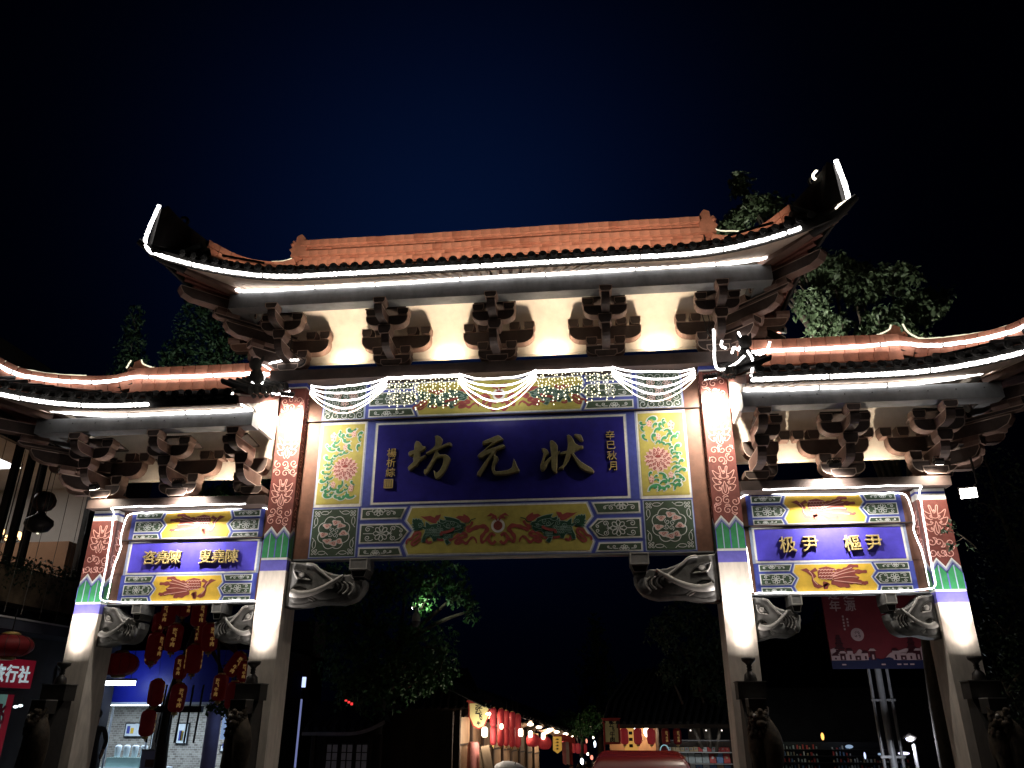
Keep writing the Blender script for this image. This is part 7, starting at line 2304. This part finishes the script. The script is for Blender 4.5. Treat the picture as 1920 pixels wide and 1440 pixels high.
for i, (x, y, z, r_) in enumerate(((2.60, 9.9, 1.60, 0.035), (2.95, 10.4, 1.50, 0.11))):
    m_ = MB(); m_.blob((x, y, z), r_, r_, r_*1.4, COOL if i == 0 else WARM, 8, 5)
    tag(m_.build('shop_bulb'), ('small cool bulb over the lanterns of the corner shop', 'large white hot lamp inside the corner shop')[i], 'lamp')
LT = long_lantern_meshes(0.27, 0.48, LREDL, False)
LTD = long_lantern_meshes(0.27, 0.48, LRED, True)
GT = 'lanterns under the eave of the corner shop'
for x, lab, pr in ((2.28, 'red lantern under the corner shop eave, next to the yellow signboard', LT), (2.63, 'red lantern under the corner shop eave, before the orange curtain edge', LT), (2.98, 'red lantern under the corner shop eave, before the white hot lamp', LT), (3.36, 'red lantern hanging on the dark post right of the corner shop', LTD), (3.66, 'dark lantern with gold characters farthest right of the corner shop', LTD)):
    lantern('eave_lantern', lab, (x, 9.3, 1.40 + 0.0*x), pr, GT, 0.2 if pr is LTD else 0.0, 0, 0.80)
for i in range(4):
    x = 4.0 + 0.4*i
    m_ = MB(); m_.blob((0,0,0), 0.022, 0.022, 0.022, glow('pin_bulb', (1.0,0.9,0.8), 1.5), 6, 4); m_.tube([(0,0,0.02),(0,0,0.15)], 0.005, CABLE, 4)
    tag(m_.build('pin_light', None, (x, 9.15, 1.55)), '%s pin sized bulb under the dark eave right of the lanterns' % ('leftmost', 'second', 'third', 'rightmost')[i], 'lamp', 'pin bulbs under the dark eave')
# news stand
nk = empty('news_stand', (4.3, 10.0, ground_z(4.3, 10.0)), 0, 'news stand with shelves of magazines behind the red car', 'stand')
nz = -nk.location.z
m_ = MB(); m_.box(-0.95, 0.85, 0.10, 0.14, 0.2, nz+1.25, WOOD); m_.build('back_board', nk)
g = random.Random(33)
cols = [mat('cover_grey', (0.32,0.36,0.35), 0.5, 0.3, 12), mat('cover_white', (0.6,0.6,0.57), 0.5, 0.2, 12), mat('cover_red', (0.5,0.07,0.06), 0.5, 0.3, 12), mat('cover_blue', (0.14,0.24,0.42), 0.5, 0.4, 12), mat('cover_tan', (0.5,0.38,0.22), 0.5, 0.4, 12)]
for r_, (z0, h0, n) in enumerate(((1.02, 0.11, 14), (0.74, 0.24, 9), (0.46, 0.24, 9), (0.18, 0.24, 9))):
    m_ = MB(); m_.box(-0.92, 0.82, -0.12, 0.099, nz+z0-0.03, nz+z0-0.012, mat('pale_shelf_edge', (0.5,0.5,0.48), 0.5, 0.1)); m_.build('shelf', nk)
    for k in range(n):
        x = -0.88 + 1.66*k/n
        w = 1.66/n*0.9
        m_ = MB()
        zz = nz+z0
        hh = h0*g.uniform(0.85, 1.0)
        m_.add([(x, -0.06, zz), (x+w, -0.06, zz), (x+w, 0.02, zz+hh), (x, 0.02, zz+hh), (x, -0.05, zz), (x+w, -0.05, zz), (x+w, 0.03, zz+hh), (x, 0.03, zz+hh)], [(0,1,2,3),(7,6,5,4),(0,3,7,4),(1,5,6,2),(3,2,6,7)], cols[(0 if 0 < k < 5 and r_ == 1 else g.randrange(5))])
        m_.add([(x+w*0.3, -0.058+0.03, zz+hh*0.35), (x+w*0.7, -0.058+0.03, zz+hh*0.35), (x+w*0.62, -0.01, zz+hh*0.75), (x+w*0.35, -0.01, zz+hh*0.75)], [(0,1,2,3)], cols[g.randrange(5)])
        m_.build('magazine', nk)
m_ = MB(); m_.box(-0.9, 0.8, -0.35, -0.31, nz+1.28, nz+1.31, METALD); m_.build('canopy_rail', nk)
add_light('stand_light', 'AREA', (0.0, -0.5, nz+1.38), 3, (0.92, 0.96, 1.0), nk, (0.0, 0.1, nz+0.6), shape='RECTANGLE', size=1.5, size_y=0.15)
rg = MB()
rg.tube([(0.115*math.cos(2*math.pi*k/20), 0, 0.15*math.sin(2*math.pi*k/20)) for k in range(21)], 0.012, glow('cyan_ring', (0.5,0.9,1.0), 0.5), 6)
rg.lathe([(0.10,-0.012),(0.03,0.012)], (0,0,0), mat('red_speaker_cone', (0.22,0.02,0.02), 0.5, 0.2), 16, True, Matrix.Rotation(R(90), 3, 'X'))
tag(rg.build('round_speaker', None, (3.30, 9.2, 1.05)), 'round dark speaker with a pale ring next to the news stand', 'speaker')
lb = MB(); lb.box(-0.14, 0.14, -0.05, 0.05, -0.07, 0.07, glow('lit_box_face', (1.0,0.85,0.68), 1.1))
tag(lb.build('light_box', None, (3.42, 8.6, 0.98)), 'small lit box sign over the roof of the red car', 'light box')
# dark hall behind the banner
dh = empty('dark_hall', (9.0, 15.0, ground_z(9, 15)), 0, 'large unlit hall with hipped roof behind the right bay', 'hall')
dz_ = -dh.location.z
m_ = MB(); m_.box(-4.2, 6.5, -1.0, 3.0, 0, dz_+2.9, WALLD); m_.build('wall', dh)
m_ = MB(); m_.grid([[(-4.9,-1.7,dz_+2.7),(7.2,-1.7,dz_+2.7)],[(-3.4,0.0,dz_+3.7),(5.7,0.0,dz_+3.7)],[(-2.4,1.4,dz_+4.9),(4.7,1.4,dz_+4.9)]], TILEB); m_.grid([[(-4.9,-1.7,dz_+2.7),(-3.4,0.0,dz_+3.7),(-2.4,1.4,dz_+4.9)],[(-4.9,3.5,dz_+2.7),(-3.4,2.5,dz_+3.7),(-2.4,1.4,dz_+4.9)]], TILEB)
m_.build('roof', dh)
# stalls with small goods under the dark hall
st = empty('goods_stall', (8.2, 12.0, ground_z(8.2, 12.0)), 0, 'night stall with shelves of small glinting goods beyond the right bay', 'stall')
sz2 = -st.location.z
m_ = MB(); m_.box(-1.9, 2.2, 0.25, 0.30, 0.1, sz2+1.2, FRAMEB); m_.build('back_board', st)
g = random.Random(44)
for r_ in range(5):
    z0 = sz2 + 1.02 - 0.17*r_
    m_ = MB(); m_.box(-1.9, 2.2, -0.05, 0.249, z0-0.02, z0-0.005, METALD); m_.build('shelf', st)
    m_ = MB()
    for k in range(44):
        x = -1.85 + 4.0*k/44 + g.uniform(-0.02, 0.02)
        if -0.35 < x < 0.0 or (x > 0.55 and r_ in (0, 1)): continue
        w, h = g.uniform(0.02, 0.045), g.uniform(0.04, 0.12)
        m_.box(x, x+w, 0.0, 0.06, z0, z0+h, cols[g.randrange(5)])
    tag(m_.build('goods', st), kind='stuff')
m_ = MB(); m_.box(-1.85, -1.45, -0.02, 0.0, sz2+0.98, sz2+1.14, mat('lit_teal_box', (0.4,0.6,0.6), 0.5, 0.2, 6, emit=(0.45,0.75,0.75), estr=0.35)); m_.build('lit_header', st)
add_light('stall_light', 'AREA', (-1.0, -0.6, sz2+1.5), 1.3, (0.9, 1.0, 0.85), st, (-1.0, 0.1, sz2+0.7), shape='RECTANGLE', size=1.2, size_y=0.12)
add_light('stall_light', 'AREA', (0.45, -0.6, sz2+1.4), 0.8, (0.75, 0.85, 1.0), st, (0.45, 0.1, sz2+0.7), shape='RECTANGLE', size=0.8, size_y=0.12)
for i, (x, y, z, sx_, sz_3, mt, lab) in enumerate(((7.93,11.6,1.36,0.045,0.10,glow('orange_lamp',(1.0,0.45,0.10),2.2),'small orange lamp glowing before the dark hall'), (8.62,11.6,1.10,0.11,0.05,glow('dim_blue_lamp',(0.35,0.5,0.7),0.7),'dim bluish lamp over the stall goods'), (10.0,11.4,0.94,0.16,0.04,glow('violet_white_lamp',(0.75,0.72,1.0),2.0),'long violet white lamp at the right of the stall'), (9.35,11.4,0.92,0.05,0.03,glow('dim_blue_lamp',(0.35,0.5,0.7),0.7),'faint small lamp between the stall and the poles'), (8.95,11.4,0.88,0.03,0.09,glow('blue_white_lamp',(0.55,0.65,1.0),1.6),'narrow upright blue white lamp at the stall end'))):
    m_ = MB(); m_.blob((0,0,0), sx_, 0.04, sz_3, mt, 8, 5)
    tag(m_.build('stall_lamp', None, (x, y, z)), lab, 'lamp', 'small lamps beyond the right bay')
# lamp post with blue white head
bl_ = empty('lamp_post', (8.05, 5.0, ground_z(8.05, 5.0)), 0, 'post with a glaring blue white lamp right of the banner poles', 'lamp post')
bz_ = -bl_.location.z
m_ = MB(); m_.tube([(0.06,0,0),(0.03,0,bz_+1.36)], 0.035, METALP, 8); m_.build('post', bl_)
m_ = MB(); m_.lathe([(0.05,-0.08),(0.15,0.0),(0.14,0.03),(0.03,0.09)], (-0.02,0,bz_+1.48), METALD, 12); m_.build('shade', bl_)
m_ = MB(); m_.blob((-0.05,-0.10,bz_+1.46), 0.08, 0.05, 0.04, glow('blue_white_head',(0.62,0.70,1.0),7.0), 10, 5); m_.build('bulb', bl_)
add_light('head_light', 'POINT', (-0.05,-0.22,bz_+1.44), 75, (0.86,0.90,1.0), bl_, None, shadow_soft_size=0.05)
# ------------------------------------------------------------------ red banner on three poles
bn = empty('billboard', (8.05, 6.0, ground_z(8.05, 6.0)), 0, 'tall red festival banner on three poles behind the right bay', 'billboard')
nzb = -bn.location.z
BRED = mat('banner_red_sheet', (0.17, 0.018, 0.024), 0.6, 0.2, 2)
BNAVY = mat('banner_navy_sheet', (0.012, 0.014, 0.055), 0.6, 0.2, 2)
BPINK = mat('banner_pale_pink', (0.46, 0.30, 0.29), 0.6, 0.15, 5)
BDRED = mat('banner_dark_red', (0.05, 0.006, 0.010), 0.6, 0.2, 5)
m_ = MB()
m_.box(-1.08, 1.08, -0.03, 0.05, nzb+3.06, nzb+6.6, BRED, skip='b'); m_.box(-1.08, 1.08, -0.03, 0.05, nzb+2.88, nzb+3.06, BNAVY, skip='t')
m_.build('panel', bn)
A = Art(lambda u, v, l: (u, -0.03-0.0025*l, nzb+v))
zb_ = 3.06
def hill(xs, m, l): A.fill([(xs[0][0], zb_)] + xs + [(xs[-1][0], zb_)], m, l)
hill(c2([(-1.07,3.30),(-0.95,3.33),(-0.85,3.26),(-0.72,3.22),(-0.55,3.20),(-0.42,3.30),(-0.30,3.16),(-0.15,3.07)], 4), BPINK, 1)
hill(c2([(0.10,3.10),(0.25,3.22),(0.45,3.27),(0.62,3.31),(0.80,3.24),(0.95,3.36),(1.06,3.30)], 4), BPINK, 1)
for cx, w, h in ((-0.86,0.13,0.48),(0.72,0.12,0.50)):
    for k in range(4):
        z0 = 3.20 + h*0.22*k; ww = w*(1-0.18*k)
        A.fill([(cx-ww*1.25, z0), (cx+ww*1.25, z0), (cx+ww*0.7, z0+h*0.11), (cx-ww*0.7, z0+h*0.11)], BDRED, 2)
        A.rect(cx-ww*0.7, cx+ww*0.7, z0+h*0.11, z0+h*0.2, BDRED, 2)
for k in range(13):
    x = -1.04 + 0.165*k
    if -0.2 < x < 0.12: continue
    h = 0.10 + 0.05*((k*7) % 3)
    A.rect(x, x+0.12, zb_+0.005, zb_+h, BDRED if k % 2 else BPINK, 3)
    A.fill([(x-0.03, zb_+h), (x+0.15, zb_+h), (x+0.10, zb_+h+0.05), (x+0.02, zb_+h+0.05)], BPINK if k % 2 else BDRED, 4)
    A.rect(x+0.04, x+0.08, zb_+0.02, zb_+h*0.6, BPINK if k % 2 else BDRED, 4)
hill(c2([(-0.35,3.061),(-0.20,3.13),(0.0,3.08),(0.18,3.12),(0.35,3.061)], 4), BNAVY, 3)
A.fill([(-0.42 + 0.145*math.cos(2*math.pi*i/28), 3.62 + 0.145*math.sin(2*math.pi*i/28)) for i in range(28)], BPINK, 1)
for k in range(4):
    A.line(spiral(-0.45 + 0.07*(k % 2), 3.66 - 0.07*(k//2), 0.03, k*1.5, 1.0, 8), 0.010, BDRED, 2)
for x in (-0.86, 0.0, 0.34, 0.48, 0.62): A.rect(x, x+0.09, 2.955, 2.985, BPINK, 1)
for k in range(5): A.rect(-0.70, -0.66, 3.72+0.07*k, 3.765+0.07*k, BPINK, 1); 
for k in range(3): A.rect(-0.61, -0.57, 3.80+0.07*k, 3.845+0.07*k, BPINK, 1)
A.build('print', bn)
for i, chx in enumerate('阆中过年'):
    link('character', text_mesh('banner_text', chx, 0.26, BPINK, 0.001, 0.004), bn, (-0.82 + 0.035*i*0, -0.037, nzb + 5.06 - 0.265*i))
for i, chx in enumerate('春节之源'):
    link('character', text_mesh('banner_text', chx, 0.26, BPINK, 0.001, 0.004), bn, (-0.48, -0.037, nzb + 5.06 - 0.265*i))
for x, r_ in ((-0.26, 0.035), (-0.06, 0.075), (0.14, 0.035)):
    m_ = MB(); m_.tube([(x, 0.12, 0.0), (x, 0.12, nzb+2.9 if r_ < 0.05 else nzb+6.4)], r_, METALP, 10); m_.build('pole', bn)
m_ = MB()
for z in (1.05, 2.2): m_.box(-0.32, 0.20, 0.06, 0.11, nzb+z, nzb+z+0.05, METALP)
m_.build('cross_brace', bn)
# twig of a small plant by the outer pillar
tw = MB(); g = random.Random(6)
tw.tube(catmull([(7.75,-0.35,4.35),(7.62,-0.33,4.52),(7.50,-0.30,4.62),(7.34,-0.30,4.66)], 4), [0.012 - 0.0006*i for i in range(13)], BARK, 5)
tw.tube(catmull([(7.60,-0.33,4.54),(7.50,-0.32,4.48),(7.38,-0.31,4.42)], 4), 0.007, BARK, 5)
for c in ((7.5,-0.3,4.70),(7.46,-0.3,4.80),(7.36,-0.3,4.66),(7.40,-0.31,4.45),(7.66,-0.3,4.42)):
    leaves(tw, c, (0.05,0.04,0.07), 7, 0.11, LEAF2, g)
tag(tw.build('twig'), 'dark leafy twig crossing the red part of the right outer pillar', 'twig')

# ------------------------------------------------------------------ red car
CARP = mat('red_car_paint', (0.28, 0.020, 0.012), 0.25, 0.05, 2, spec=0.6)
CGLASS = mat('dark_car_glass', (0.010, 0.010, 0.012), 0.06, 0.0, spec=0.6)
TYRE = mat('tyre_rubber', (0.015, 0.015, 0.015), 0.8, 0.1, 8)
car = empty('red_car', (2.22, -1.05, 0.0), R(-2), 'red car with rounded roof in the main opening, mostly below the picture', 'car')
def loft(sec, m, n=16):
    """sections: (y, half width, z bottom, z top, corner radius)"""
    mb = MB(); rows = []
    for y, hw, z0, z1, r_ in sec:
        row = []
        for cx, cz, a0 in ((hw-r_, z0+r_, -90), (hw-r_, z1-r_, 0), (-hw+r_, z1-r_, 90), (-hw+r_, z0+r_, 180)):
            for k in range(5):
                a = R(a0 + 90*k/4)
                row.append((cx + r_*math.cos(a), y, cz + r_*math.sin(a)))
        rows.append(row + [row[0]])
    mb.grid(rows, m, True)
    mb.add(rows[0][:-1], [tuple(range(19, -1, -1))], m); mb.add(rows[-1][:-1], [tuple(range(20))], m)
    return mb
loft([(-1.90,0.70,0.35,0.80,0.10),(-1.82,0.80,0.26,0.90,0.14),(-0.9,0.84,0.22,0.95,0.16),(0.6,0.84,0.22,0.95,0.16),(1.6,0.80,0.24,0.86,0.16),(1.90,0.68,0.32,0.72,0.14)], CARP).build('body', car)
loft([(-1.86,0.66,0.86,0.94,0.03),(-1.66,0.62,0.88,1.34,0.10),(-1.35,0.60,0.88,1.445,0.15),(-0.7,0.60,0.88,1.47,0.16),(0.0,0.59,0.88,1.44,0.15),(0.35,0.60,0.88,1.28,0.10),(0.85,0.64,0.86,0.94,0.03)], CARP).build('roof', car)
m_ = MB(); m_.add([(-0.52,-1.835,0.97),(0.52,-1.835,0.97),(0.47,-1.70,1.30),(-0.47,-1.70,1.30)], [(0,1,2,3)], CGLASS)
m_.add([(-0.52,-1.825,0.97),(0.52,-1.825,0.97),(0.47,-1.69,1.30),(-0.47,-1.69,1.30)], [(3,2,1,0)], CGLASS); m_.build('rear_window', car)
m_ = MB(); m_.add([(-0.53,0.80,1.0),(0.53,0.80,1.0),(0.47,0.42,1.30),(-0.47,0.42,1.30)], [(3,2,1,0)], CGLASS); m_.build('windscreen', car)
for s in (-1, 1):
    m_ = MB(); m_.add([(s*0.645,-1.4,1.0),(s*0.645,0.3,1.0),(s*0.615,0.1,1.32),(s*0.615,-1.25,1.34)], [(0,1,2,3)], CGLASS); m_.build('side_window', car)
    for y in (-1.2, 1.2):
        w_ = MB(); w_.lathe([(0.20,-0.09),(0.30,-0.09),(0.31,-0.05),(0.31,0.05),(0.30,0.09),(0.20,0.09)], (0,0,0), TYRE, 18, True, Matrix.Rotation(R(90), 3, 'Y'))
        wo = w_.build('wheel', car, (s*0.76, y, 0.31))
        r2 = MB(); r2.lathe([(0.05,-0.10),(0.19,-0.085),(0.19,0.085),(0.05,0.10)], (0,0,0), METALP, 14, True, Matrix.Rotation(R(90), 3, 'Y')); r2.build('rim', wo)
    m_ = MB(); m_.blob((s*0.70,-1.84,0.78), 0.09, 0.05, 0.10, mat('tail_lamp_red', (0.4,0.01,0.01), 0.2, 0.0), 8, 5); m_.build('tail_lamp', car)
    m_ = MB(); m_.blob((s*0.60,1.84,0.62), 0.11, 0.05, 0.07, mat('head_lamp_glass', (0.7,0.7,0.7), 0.15, 0.0), 8, 5); m_.build('headlight', car)
    m_ = MB(); m_.blob((s*0.90,0.45,1.0), 0.08, 0.05, 0.06, CARP, 8, 5); m_.build('wing_mirror', car)
m_ = MB(); m_.box(-0.80, 0.80, -1.96, -1.905, 0.36, 0.52, TYRE); m_.build('bumper', car)

# ------------------------------------------------------------------ people
SKIN = mat('skin', (0.42, 0.25, 0.18), 0.55, 0.1, 8)
HAIR = mat('black_hair', (0.010, 0.009, 0.008), 0.5, 0.2, 12)
def person(label, loc, rz, h, top, trousers, arms=((0.22,0.02,0.98),(-0.22,0.02,0.98)), step=0.10, group=None):
    """standing or walking figure: one continuous skinned body, hair and clothes as children"""
    root = empty('person', loc, rz, label, 'person', group)
    k = h/1.70
    J = {'hip':(0,0,0.92),'waist':(0,0,1.08),'chest':(0,0.01,1.28),'neck':(0,0.0,1.44),'head0':(0,-0.012,1.53),'head1':(0,-0.018,1.64)}
    names, vs, rad, ed = [], [], [], []
    def V(n, p, r_, par=None):
        names.append(n); vs.append(tuple(c*k for c in p)); rad.append(r_ if isinstance(r_, tuple) else (r_, r_))
        if par: ed.append((names.index(par), len(names)-1))
    V('hip', J['hip'], (0.135, 0.10)); V('waist', J['waist'], (0.125, 0.09), 'hip'); V('chest', J['chest'], (0.15, 0.10), 'waist'); V('neck', J['neck'], 0.055, 'chest'); V('head0', J['head0'], (0.075, 0.085), 'neck'); V('head1', J['head1'], (0.078, 0.09), 'head0')
    for s in (-1, 1):
        hand = arms[0] if s > 0 else arms[1]
        sh = (s*0.17, 0.01, 1.38)
        el = ((sh[0]+hand[0])/2 + s*0.05, (sh[1]+hand[1])/2 + 0.05, (sh[2]+hand[2])/2 - 0.03)
        V('sh%d' % s, sh, 0.058, 'chest'); V('el%d' % s, el, 0.043, 'sh%d' % s); V('wr%d' % s, hand, 0.030, 'el%d' % s)
        d = (Vector(hand)-Vector(el)).normalized()
        V('ha%d' % s, tuple(Vector(hand) + d*0.09), 0.034, 'wr%d' % s); V('fi%d' % s, tuple(Vector(hand) + d*0.16), 0.016, 'ha%d' % s)
        V('th%d' % s, (s*0.09, 0, 0.84), 0.085, 'hip'); V('kn%d' % s, (s*0.095, -s*step*0.5-0.02, 0.48), 0.058, 'th%d' % s); V('an%d' % s, (s*0.10, -s*step, 0.09), 0.040, 'kn%d' % s); V('to%d' % s, (s*0.11, -s*step-0.16, 0.035), 0.035, 'an%d' % s)
    me = bpy.data.meshes.new('body')
    me.from_pydata(vs, ed, [])
    o = bpy.data.objects.new('body', me); COL.objects.link(o)
    md = o.modifiers.new('skin', 'SKIN'); sd = o.modifiers.new('sub', 'SUBSURF'); sd.levels = 1; sd.render_levels = 1
    for i, r_ in enumerate(rad):
        me.skin_vertices[0].data[i].radius = (r_[0]*k, r_[1]*k)
    me.skin_vertices[0].data[0].use_root = True
    dg = bpy.context.evaluated_depsgraph_get()
    m2 = bpy.data.meshes.new_from_object(o.evaluated_get(dg))
    bpy.data.objects.remove(o)
    for m_ in (SKIN, top, trousers): m2.materials.append(m_)
    for p in m2.polygons:
        c = p.center/k
        p.use_smooth = True
        arm = abs(c.x) > 0.19 and c.z < 0.93
        p.material_index = 0 if c.z > 1.43 or (abs(c.x) > 0.2 and c.z < 1.02 and abs(c.x) < 0.5 and c.z > 0.6) else (1 if c.z > 0.94 else 2)
    link('body', m2, root)
    hb = MB(); hb.blob((0, 0.012*k, 1.635*k), 0.094*k, 0.105*k, 0.10*k, HAIR, 12, 7); hb.build('hair', root)
    fb = MB()
    for s in (-1, 1): fb.blob((s*0.033*k, -0.098*k, 1.60*k), 0.012*k, 0.008*k, 0.009*k, HAIR, 6, 4)
    fb.blob((0, -0.110*k, 1.575*k), 0.013*k, 0.018*k, 0.022*k, SKIN, 6, 4)
    fb.box(-0.025*k, 0.025*k, -0.103*k, -0.096*k, 1.535*k, 1.542*k, mat('lips', (0.35,0.12,0.10), 0.5, 0.0))
    fb.build('face', root)
    return root
CW_, CG_, CB_, CD_ = mat('white_shirt_cloth', (0.62,0.60,0.58), 0.8, 0.15, 6), mat('grey_shirt_cloth', (0.25,0.24,0.24), 0.8, 0.2, 6), mat('blue_shirt_cloth', (0.16,0.24,0.42), 0.8, 0.2, 6), mat('dark_trouser_cloth', (0.025,0.025,0.03), 0.8, 0.2, 6)
person('person in dark clothes standing in the shade behind the left outer pillar', (-8.36, 2.5, ground_z(-8.36, 2.5) + 0.42), 0.4, 1.74, CD_, CD_)
mst = MB(); mst.box(-9.2, -8.0, 2.2, 3.0, -0.6, ground_z(-8.36, 2.5)+0.415, STONED)
tag(mst.build('stone_step'), 'low stone step behind the left outer pillar', 'step')
person('person in a grey shirt holding a white umbrella at the street entrance', (-0.55, 6.1, ground_z(-0.55, 6.1)), 3.0, 1.62, CG_, CD_, ((0.18,-0.20,1.24),(-0.23,0.02,0.80)))
um = empty('umbrella', (-0.40, 6.0, 0.52), 0, 'white open umbrella held by the person at the street entrance', 'umbrella')
um.rotation_euler = (0.25, 0.30, 0)
rows = []
for j in range(6):
    t = j/5; rr = 0.44*math.sin(t*math.pi/2*0.98)
    rows.append([(rr*math.cos(2*math.pi*i/16)*(1 - 0.05*t*(i % 2)), rr*math.sin(2*math.pi*i/16)*(1 - 0.05*t*(i % 2)), 0.40 - 0.20*t*t) for i in range(17)])
m_ = MB(); m_.grid(rows, mat('white_umbrella_cloth', (0.75,0.75,0.78), 0.6, 0.05, 4), True); m_.build('canopy', um)
m_ = MB(); m_.tube([(0,0,0.45),(0,0,-0.20),(0.02,0,-0.26),(0.05,0,-0.25)], 0.010, METALD, 6); m_.build('shaft', um)
for k in range(8):
    a = 2*math.pi*k/8
    m_ = MB(); m_.tube([(0,0,0.385),(0.22*math.cos(a),0.22*math.sin(a),0.345),(0.41*math.cos(a),0.41*math.sin(a),0.20)], 0.004, METALD, 4); m_.build('rib', um)
add_light('corner_lamp_light', 'POINT', (-1.05, 6.45, 1.5), 36, (1.0, 0.86, 0.70), None, None, shadow_soft_size=0.08)
GP = 'people walking in the street'
for i, (x, y, h, t_, lab) in enumerate(((0.98,12.6,1.72,CW_,'person in a white shirt nearest in the street crowd'), (1.22,13.6,1.75,CG_,'person in a grey shirt walking right of the white shirted one'), (0.66,14.6,1.70,CB_,'person in a blue shirt by the far left shops'), (1.38,15.8,1.68,CW_,'person in a pale shirt far back at the right of the crowd'))):
    person(lab, (x, y, ground_z(x, y) + (0.0)), (0.2, 2.9, 0.5, 3.3)[i], h, t_, CD_, group=GP)
for i, (x, y, z) in enumerate(((1.18,16,0.70),(1.30,17,0.55),(1.42,18,0.95),(1.52,15,0.45),(1.12,18,1.05),(0.95,17,0.42),(1.36,19,1.15))):
    m_ = MB(); m_.blob((0,0,0), 0.035 + 0.02*(i % 2), 0.03, 0.05 + 0.03*(i % 3), (WARM, WARMR, COOL)[i % 3], 6, 4)
    tag(m_.build('far_light', None, (x, y, z)), ('warm', 'reddish', 'cool white')[i % 3] + ' tiny light far down the street among the crowd', 'lamp', 'far lights down the street')
